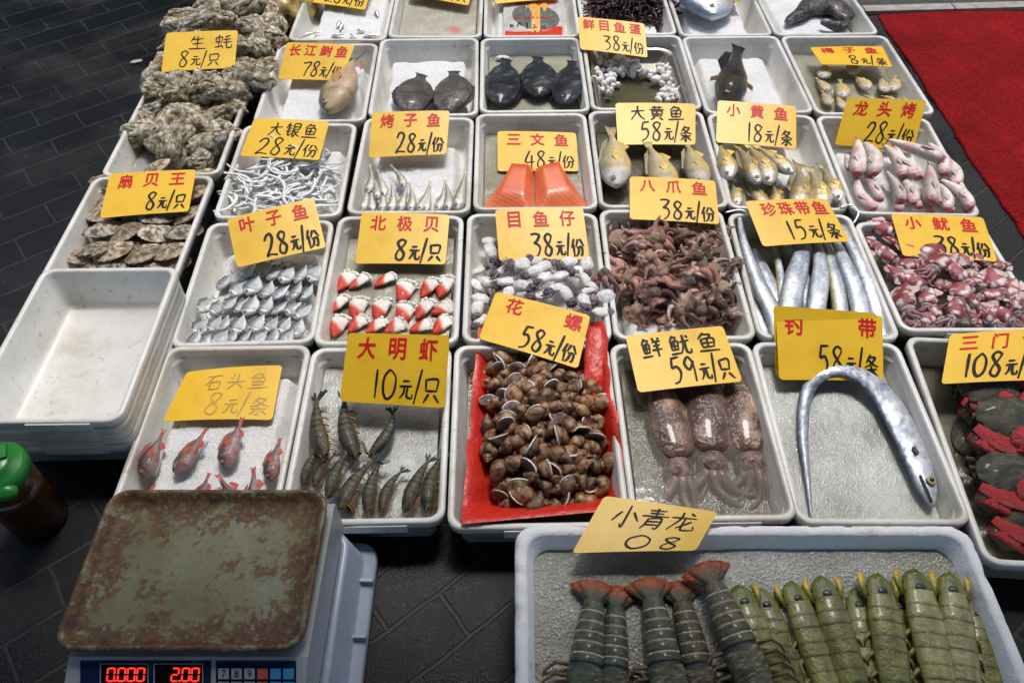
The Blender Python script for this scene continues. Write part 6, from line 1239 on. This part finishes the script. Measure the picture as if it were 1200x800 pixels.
for i, (tx, ty, hx, hy, z, k) in enumerate([(862,686,935,905,.086,0),(888,690,958,905,.08,1),(922,682,1000,905,.088,2),(958,676,1030,905,.092,0),(998,690,1040,905,.08,3),(1024,673,1062,905,.096,1),(1048,694,1085,905,.078,2),(1066,668,1120,905,.098,4),(1108,672,1142,905,.098,4),(1137,702,1172,905,.084,1)]):
    o = lay(K.get(k), P(hx, hy, z + .026), P(tx, ty, z + .030), rng.uniform(-.12, .12), wide=rng.uniform(.92, 1.05), thick=.8); tag(o, 'mantis shrimp ' + ml[i], 'mantis shrimp', 'ten mantis shrimp')
K.done()

# ------------------------------------------------------------------ price cards
def c(px, zb, label, **k): return card(px, zb, 'yellow card reading ' + label if 'reading' not in label else label, **k)
def C(px, zb, name, num, unit, where, **k):
    return card(px, zb, f'yellow price card for {where}, {num} {dict(份="per portion", 只="apiece", 条="per fish")[unit]}', printed=name, price=(num, unit), **k)
def HW(name, y=.56, h=.34, x0=.3, x1=1.2, w=.3):
    k = len(name); return [(ch, lerp(x0, x1 - w, i / (k - 1)), y, w, h) for i, ch in enumerate(name)]
C(((336,50),(416,53),(400,95),(326,93)), .06, '长江鲥鱼', '78', '份', 'the big shad')
C(((360,-30),(437,-22),(428,12),(355,2)), .07, None, '28', '份', 'the silvery slivers at the far end')
C(((482,-38),(558,-30),(549,7),(479,-5)), .07, None, '10', '只', 'the pink stained slush')
C(((578,-30),(652,-33),(655,-1),(580,5)), .07, None, '10', '份', 'the printed packet')
C(((835,-34),(898,-30),(866,3),(808,-6)), .09, None, '58', '条', 'the pomfret at the far edge')
card(((195,39),(279,36),(275,80),(189,85)), .135, 'handwritten yellow card lying on the oyster heap, 8 apiece', hand=HW('生蚝', .52, .36, .5, 1.36, .34), price=('8', '只'), pricebox=(.32, .1, .38), pen=.03)
C(((129,204),(230,199),(221,248),(117,256)), .085, '扇贝王', '8', '只', 'the scallops', pricebox=(.72, .1, .4), pen=.04)
card(((298,139),(386,143),(374,188),(281,183)), .075, 'handwritten yellow card on the noodle fish, 28 per portion', hand=HW('大银鱼', .54, .36, .36, 1.3, .28), price=('28', '份'), pricebox=(.26, .06, .42), pen=.034)
C(((266,257),(368,232),(382,290),(278,314)), .06, '叶子鱼', '28', '份', 'the silver leaf fish', pricebox=(.5, .06, .44), pen=.05)
C(((436,132),(527,130),(523,181),(432,185)), .058, '烤子鱼', '28', '份', 'the slim pale fish', pricebox=(.5, .07, .42), pen=.044)
C(((583,154),(675,156),(678,201),(583,201)), .042, '三文鱼', '48', '份', 'the salmon fillets')
C(((677,20),(755,28),(759,68),(680,58)), .075, '鲜目鱼蛋', '38', '份', 'the roe in the steel pan', pricebox=(.52, .08, .42))
card(((721,121),(815,122),(815,170),(724,170)), .052, 'handwritten yellow card over the three large croakers, 58 per fish', hand=HW('大黄鱼', .58, .34, .26, 1.24, .28), price=('58', '条'), pricebox=(.42, .1, .44), pen=.04)
C(((841,118),(933,125),(933,175),(839,167)), .062, '小黄鱼', '18', '条', 'the small croakers', pricebox=(.56, .08, .42))
C(((949,56),(1034,55),(1046,79),(963,76)), .058, '梅子鱼', '8', '条', 'the small plump yellow fish', pricebox=(.62, .08, .42))
C(((993,115),(1086,118),(1070,177),(978,170)), .06, '龙头烤', '28', '份', 'the soft pink fish', pricebox=(.5, .1, .42))
C(((424,249),(527,252),(522,310),(416,309)), .044, '北极贝', '8', '只', 'the red tipped clam meat', pricebox=(.62, .07, .42), pen=.05)
C(((580,246),(683,243),(691,304),(585,306)), .075, '目鱼仔', '38', '份', 'the baby cuttlefish', pricebox=(.54, .07, .42), pen=.046)
C(((738,207),(838,212),(843,263),(738,257)), .09, '八爪鱼', '38', '份', 'the baby octopus', pricebox=(.5, .05, .42), pen=.042)
C(((873,236),(968,233),(996,283),(894,289)), .085, '珍珠带鱼', '15', '条', 'the long belt fish', pricebox=(.52, .1, .42), pen=.04, fix=(.22, 1.36))
C(((1044,251),(1152,255),(1169,307),(1058,300)), .085, '小鱿鱼', '38', '份', 'the small dark red squid', pricebox=(.56, .08, .42), pen=.046)
C(((581,342),(692,370),(677,432),(561,397)), .095, '花螺', '58', '份', 'the sea snails', pricebox=(.56, .06, .42), pen=.044, fix=(.22, 1.36))
C(((408,390),(527,393),(521,478),(398,470)), .05, '大明虾', '10', '只', 'the striped shrimp', pricebox=(.44, .08, .42), pen=.034)
card(((733,394),(847,382),(870,447),(748,460)), .06, 'handwritten yellow card over the large squid, 59 apiece', hand=HW('鲜鱿鱼', .56, .34, .18, 1.3, .3), price=('59', '只'), pricebox=(.5, .08, .44), pen=.042)
card(((906,358),(1028,367),(1029,441),(909,441)), .0485, 'plain yellow card hidden behind the ribbon fish card', tilt=33)
C(((909,362),(1034,370),(1035,446),(913,445)), .054, '钓带', '58', '条', 'the ribbon fish', pricebox=(.54, .06, .42), pen=.036, fix=(.1, 1.36))
C(((1113,392),(1232,384),(1226,445),(1103,450)), .09, '三门青', '108', '只', 'the bound crabs', pricebox=(.28, .1, .46), pen=.05)
card(((708,581),(841,600),(815,645),(670,648)), .124, 'handwritten yellow card in the styrofoam box beside the lobsters', hand=HW('小青龙', .46, .42, .24, 1.28, .34) + [('0', .55, .06, .34, .26), ('8', .98, .04, .26, .26)], pen=.034)
card(((219,436),(331,428),(319,492),(191,494)), .052, 'yellow card with faded handwriting in the stone fish tray', hand=HW('石头鱼', .56, .3, .36, 1.3, .28), price=('8', '条'), pricebox=(.5, .1, .4), ink='faded_ink', pen=.024, bend=.005)

# ------------------------------------------------------------------ seaweed, packet, scraps at the far end
root = thing('seaweed_heap', 'tangled heap of dark red seaweed on white ice', 'seaweed', None, P(738, 12, .04)); b = MB(); rs = random.Random(5)
for i in range(900):
    an, q = rs.uniform(0, 6.3), math.sqrt(rs.random()); x, y = .125 * q * math.cos(an), .085 * q * math.sin(an); z = .085 * (1 - q * q) * rs.uniform(.5, 1.05); a = rs.uniform(0, 6.3); p = []
    for k in range(7): p.append((x, y, max(.006, z))); a += rs.uniform(-.9, .9); x += .009 * math.cos(a); y += .009 * math.sin(a); z += rs.uniform(-.008, .006)
    g = rs.uniform(.5, 1.5); b.tube(p, rs.uniform(.0018, .0038), None, 4, (.050 * g, .014 * g, .014 * g))
o = b.build('tangled_strands', 'dark', root)
root.name = 'seaweed_heap'; root['kind'] = 'stuff'
root = thing('plastic_packet', 'clear printed plastic packet with a grey oval and a red band', 'packet', None, P(626, 18, .05)); ro = root.location.copy()
def zz(px, py, off=0): return P(px, py, .058 + .010 * math.exp(-((px - 628) / 24) ** 2 - ((py - 20) / 14) ** 2) + .0015 * noise.noise(Vector((px * .2, py * .25, 1))) + off) - ro
def patch(name, x0, x1, fy0, fy1, mat, off, nx=24, ny=8, colr=(.5, .5, .5)):
    b = MB(); vs = [];
    for j in range(ny + 1):
        for i in range(nx + 1): x = lerp(x0, x1, i / nx); vs.append(zz(x, lerp(fy0(x), fy1(x), j / ny), off))
    b.add(vs, [(j * (nx + 1) + i, (j + 1) * (nx + 1) + i, (j + 1) * (nx + 1) + i + 1, j * (nx + 1) + i + 1) for j in range(ny) for i in range(nx)], colr); return b.build(name, mat, root)
M['packet'] = plain('packet_film', (.62, .60, .56), .15, 0, 40, .15, .4, 30, .004); M['packgrey'] = plain('packet_grey', (.20, .21, .19), .2, 0, 60, .3); M['packred'] = plain('packet_red', (.70, .05, .02), .2, 0, 40, .1); M['packorange'] = plain('packet_orange', (.80, .33, .05), .2, 0, 70, .3, c2=(.75, .55, .18))
patch('packet_film', 590, 661, lambda x: -2, lambda x: 42.5, 'packet', 0, 36, 24)
patch('red_band', 592, 659, lambda x: 36 + 1.5 * math.sin((x - 590) / 11) - (4.5 if x > 640 else 0) * sstep(640, 656, x), lambda x: 42, 'packred', .0010)
patch('red_band', 604, 652, lambda x: 2.5, lambda x: 5.5 + math.sin(x * .2), 'packred', .0010)
patch('grey_oval', 600.5, 656, lambda x: 20 - 14.5 * math.sqrt(max(0, 1 - ((x - 628) / 28) ** 2)) + (x - 628) * .12, lambda x: 20 + 14.5 * math.sqrt(max(0, 1 - ((x - 628) / 28) ** 2)) + (x - 628) * .12, 'packgrey', .0007)
patch('orange_flame', 616, 642, lambda x: 5 + 2 * math.sin(x * .5), lambda x: 11 + 3 * math.sin(x * .8), 'packorange', .0013, 40, 4)
patch('orange_flame', 623, 633, lambda x: 9, lambda x: 37 + 1.5 * math.sin(x), 'packorange', .0016, 16, 10)
b = MB(); rs = random.Random(4)
for i, (x, y) in enumerate([(600, 31), (609, 27.5), (618, 28.5), (627, 31), (636, 31)]):
    for k in range(4):
        x0, y0 = x - 2.5 + rs.uniform(0, 5), y - 2.3 + rs.uniform(0, 4.6); an = rs.choice((.1, .2, 1.5, 1.2)); L = rs.uniform(1.8, 3.2); dx, dy = math.cos(an) * L, math.sin(an) * L; nx_, ny_ = -math.sin(an) * .5, math.cos(an) * .5
        b.add([zz(x0 + nx_, y0 + ny_, .0021 + k * 5e-5), zz(x0 - nx_, y0 - ny_, .0021 + k * 5e-5), zz(x0 + dx - nx_, y0 + dy - ny_, .0021 + k * 5e-5), zz(x0 + dx + nx_, y0 + dy + ny_, .0021 + k * 5e-5)], [(0, 1, 2, 3)], (.02, .02, .05))
b.build('black_print', 'black_ink', root, smooth=False)
b = MB()
for i in range(9):
    x = 604 + i * 5.2; y = 20 + .5 * (i % 3); b.add([zz(x + 1.6 * math.cos(k * 1.05), y + 1.0 * math.sin(k * 1.05), .0019) for k in range(6)], [tuple(range(5, -1, -1))], (.5, .1, .05))
b.build('red_dots', 'packred', root, smooth=False)
# amber plastic behind the oysters
M['amber'] = plain('amber_film', (.55, .36, .09), .3, 0, 18, .2, .6, 30, .01, c2=(.62, .50, .26))
b = MB(); b.ell((0, 0, 0), (.085, .14, .075), 40, 24, (.5, .3, .1), disp=lambda d: .35 * noise.fractal(d * 2.2, 1, 2, 3) + .1 * abs(noise.noise(d * 7)))
o = b.build('amber_plastic_bag', 'amber'); o.location = P(338, 2, .06); tag(o, 'crumpled amber plastic bag behind the far oysters', 'bag')
b = MB(); pts = [(math.cos(2 * math.pi * i / 9) * (.018 + .005 * math.sin(i * 3)), math.sin(2 * math.pi * i / 9) * .009, .002 * math.sin(i * 2)) for i in range(9)]; b.poly(pts, .001, (.5, .5, .45)); o = b.build('paper_scrap', plain('scrap', (.42, .42, .38), .7), smooth=False); o.location = P(160, 72, .004); o.rotation_euler = (.1, .1, .5); tag(o, 'small pale scrap lying on the dark pavers', 'scrap')

# ------------------------------------------------------------------ the scale on its upturned tub
M['tub'] = plain('blue_grey_tub', (.40, .46, .56), .28, 0, 12, .12, .1, 60, .002); M['scalebody'] = plain('scale_body', (.42, .45, .48), .4, 0, 9, .15, .1, 120, .001, c2=(.30, .31, .31))
M['navy'] = plain('navy_panel', (.012, .028, .085), .25, 0, 30, .2); M['screen'] = plain('dark_screen', (.012, .008, .010), .12); M['white_print'] = plain('panel_print', (.50, .56, .62), .4)
m_, nt_, n_, b_ = newmat('led_red'); b_.inputs['Base Color'].default_value = (.6, .02, .01, 1); b_.inputs['Emission Color'].default_value = (1, .035, .02, 1); b_.inputs['Emission Strength'].default_value = .9; M['led'] = m_
TZ = .112; xr = P(404, 660, TZ).x; yr = P(403, 622, TZ).y; TW, TD = .315, .46; tc_ = Vector((xr - TW / 2, yr - TD / 2, 0)); print('TUB', tc_, xr, yr)
tub = thing('plastic_tub', 'upturned blue grey plastic tub under the scale', 'tub', None, tc_); b = MB()
b.loft([rr(TW + .064, TD + .044, .03, .0), rr(TW + .066, TD + .046, .03, .022), rr(TW + .060, TD + .040, .03, .030), rr(TW + .030, TD + .024, .03, .032), rr(TW + .026, TD + .020, .03, .036), rr(TW + .004, TD + .004, .03, TZ - .004), rr(TW, TD, .028, TZ), rr(TW - .018, TD - .018, .024, TZ), rr(TW - .024, TD - .024, .022, TZ - .006)], (.4, .46, .56)); b.build('tub_body', 'tub', tub)
for i in range(5): MB().box((TW / 2 + .022, -TD / 2 + .05 + i * .09, .036), (.022, .005, .012), (.4, .46, .56)).build('rim_rib', 'tub', tub, smooth=False)
b = MB(); b.tube([(TW / 2 - .02, -TD / 2 + .24, TZ - .004), (TW / 2 - .14, -TD / 2 + .24, TZ - .004)], .004, None, 6, (.4, .46, .56)); b.build('base_rib', 'tub', tub)
PZ = .222; pc = sum((P(*p, PZ) for p in ((133, 574), (386, 572), (352, 765), (57, 757))), Vector()) / 4; PW, PD = .327, .236; pa = math.radians(.2)
sc_ = thing('market_scale', 'electronic price scale with a badly rusted pan, standing on the tub', 'scale', None, Vector((pc.x, pc.y, TZ))); so_ = sc_.location.copy()
b = MB(); n0 = 7
specs = [(.012, PZ - TZ - .022, .022, 1), (.0015, PZ - TZ - .010, .030, 1), (0, PZ - TZ - .002, .030, 1), (.003, PZ - TZ, .028, .9), (.007, PZ - TZ - .001, .025, .8), (.013, PZ - TZ - .010, .02, 1.25), (.020, PZ - TZ - .0135, .017, 1.2), (.032, PZ - TZ - .0145, .015, .85), (.05, PZ - TZ - .0145, .012, .35), (.075, PZ - TZ - .0143, .01, .12), (.10, PZ - TZ - .0142, .008, 0), (.115, PZ - TZ - .0142, .0015, 0)]
b.loft([[Vector((p.x, p.y, p.z)) for p in rr(PW - 2 * i, PD - 2 * i, r, z, n0)] for i, z, r, k in specs], [[(k, k, k)] * (4 * (n0 + 1)) for i, z, r, k in specs]); b.build('rusted_pan', 'rust', sc_)
yp = P(220, 769, .200).y - pc.y; x0, x1 = P(84, 769, .2).x - pc.x, P(357, 769, .2).x - pc.x; HB = .200 - TZ; yb = .112
def pan_pt(px, py, off=0.0):
    o = Vector((pc.x, pc.y + yp, .200)); n = Vector((0, -math.sin(math.radians(24)), math.cos(math.radians(24)))); r = ray(px, py); h = Vector((0, 0, HC)); return h + r * ((o + n * off - h).dot(n) / r.dot(n)) - so_
b = MB(); pr = [(yb, .004), (yb, HB - .012), (yb - .01, HB - .006), (yp + .012, HB - .002), (yp, HB), (yp - .11, HB - .11 * math.tan(math.radians(24))), (yp - .116, HB - .058), (yp - .116, .004)]
b.loft([[Vector((x, y, z)) for y, z in pr] for x in (x0 - .004, x0, x1, x1 + .004)], (.4, .4, .4)); 
b.build('scale_housing', 'scalebody', sc_, smooth=False)
def quadpx(name, x0, y0, x1, y1, mat, off, k=1):
    b = MB(); b.add([pan_pt(x0, y0, off), pan_pt(x1, y0, off), pan_pt(x1, y1, off), pan_pt(x0, y1, off)], [(3, 2, 1, 0)], (.5, .5, .5)); return b.build(name, mat, sc_, smooth=False)
quadpx('display_panel', 94, 774, 247, 830, 'navy', .001); quadpx('keypad', 253, 774, 347, 850, 'navy', .001)
def led(root_, xr_, yb_, txt, h=17):
    segs = {'0': 'abcdef', '2': 'abged'}; b = MB(); x = xr_
    for ch in reversed(txt):
        if ch == '.':
            x -= 1.2; b.add([pan_pt(x - 2.2, yb_ - 2.4, .0035), pan_pt(x - .2, yb_ - 2.4, .0035), pan_pt(x - .2, yb_, .0035), pan_pt(x - 2.2, yb_, .0035)], [(3, 2, 1, 0)], (1, 0, 0)); continue
        w_ = 8.2; x -= w_ + 3
        for s_ in segs[ch]:
            sl = lambda yy: (yb_ - yy) * .10
            q = {'a': (1, h - 1, w_ - 1, h - 1), 'g': (1, h / 2, w_ - 1, h / 2), 'd': (1, 1, w_ - 1, 1), 'f': (0, h / 2 + 1, 0, h - 1), 'b': (w_, h / 2 + 1, w_, h - 1), 'e': (0, 1, 0, h / 2 - 1), 'c': (w_, 1, w_, h / 2 - 1)}[s_]
            xa, ya, xb, yb2 = q; t = 1.05; hx, hy = (0, t) if ya == yb2 else (t, 0)
            P4 = [(x + xa - hx, ya - hy), (x + xb + hx if ya == yb2 else x + xb + hx, ya - hy if ya == yb2 else ya), (x + xb + hx, yb2 + hy), (x + xa - hx, yb2 + hy)]
            if ya != yb2: P4 = [(x + xa - hx, ya), (x + xa + hx, ya), (x + xa + hx, yb2), (x + xa - hx, yb2)]
            b.add([pan_pt(a + b__ * .10, yb_ - b__, .0035) for a, b__ in P4], [(0, 1, 2, 3)], (1, 0, 0))
    b.build('led_digits', 'led', root_, smooth=False)
for x0_, x1_, tx in ((117, 174, '0.000'), (180, 238, '2.00')):
    quadpx('display_frame', x0_, 777, x1_, 802, 'white_print', .0016); quadpx('display_screen', x0_ + 1.2, 778.2, x1_ - 1.2, 800.8, 'screen', .0022); led(sc_, x1_ - 3, 798.5, tx)
M['key'] = plain('grey_key', (.40, .42, .46), .4); M['keyred'] = plain('red_key', (.62, .12, .09), .4); M['keyblue'] = plain('blue_key', (.06, .34, .62), .4)
for r_ in range(2):
    for k, ch in enumerate(('789', '456')[r_] + '***'):
        x = 256 + k * 15.2; y = 783 + r_ * 15.5; bx_ = MB(); w_ = 12; q = [pan_pt(x, y, .004), pan_pt(x + w_, y, .004), pan_pt(x + w_, y + 12, .004), pan_pt(x, y + 12, .004)]; q2 = [pan_pt(x - .4, y - .4, .001), pan_pt(x + w_ + .4, y - .4, .001), pan_pt(x + w_ + .4, y + 12.4, .001), pan_pt(x - .4, y + 12.4, .001)]
        bx_.add(q + q2, [(3, 2, 1, 0), (0, 1, 5, 4), (1, 2, 6, 5), (2, 3, 7, 6), (3, 0, 4, 7)], (.4, .4, .4)); kb = bx_.build('key', 'key' if k < 3 else ('keyred' if k == 3 else 'keyblue'), sc_, smooth=False)
        if ch != '*':
            g = MB(); vs, fs = glyph(ch); g.add([pan_pt(x + 2 + a * 8, y + 10.5 - bb * 9, .0043) for a, bb in vs], fs, (.1, .1, .1)); g.build('key_digit', 'black_ink', kb, smooth=False)
# ------------------------------------------------------------------ the jar with the green lid
jc = Vector((-.832, .648, 0)); jar = thing('tea_jar', 'tall plastic jar of dark tea with a green flip lid', 'jar', None, jc)
m_, nt_, n_, b_ = newmat('jar_plastic'); b_.inputs['Base Color'].default_value = (.045, .016, .005, 1); b_.inputs['Roughness'].default_value = .12; M['tea'] = m_
M['lid'] = plain('green_lid', (.022, .22, .035), .3, 0, 20, .1); M['jarclear'] = water_mat('jar_clear', (.10, .07, .04), .1, 0, .45)
def turn(prof_, n=36): return [[Vector((r * math.cos(2 * math.pi * j / n), r * math.sin(2 * math.pi * j / n), z)) for j in range(n)] for r, z in prof_]
MB().loft(turn([(.040, 0), (.046, .006), (.047, .10), (.047, .125)]), (.05, .02, .01)).build('tea', 'tea', jar)
b = MB(); b.loft(turn([(.0475, .1255), (.0475, .150), (.045, .155)]), (.2, .15, .1), cap=False); b.build('clear_neck', 'jarclear', jar)
b = MB(); b.loft(turn([(.049, .150), (.051, .153), (.051, .170), (.046, .177), (.034, .178), (.032, .184), (.029, .187), (.012, .1875)]), (.02, .2, .03)); b.build('green_lid', 'lid', jar)
b = MB(); b.ell((.032, -.036, .160), (.019, .015, .013), 16, 10, (.02, .2, .03)); b.build('lid_tab', 'lid', jar); b = MB(); b.box((.0, .012, .189), (.05, .026, .006), (.02, .2, .03), Matrix.Rotation(.4, 3, 'Z')); b.build('flip_cap', 'lid', jar, smooth=False)
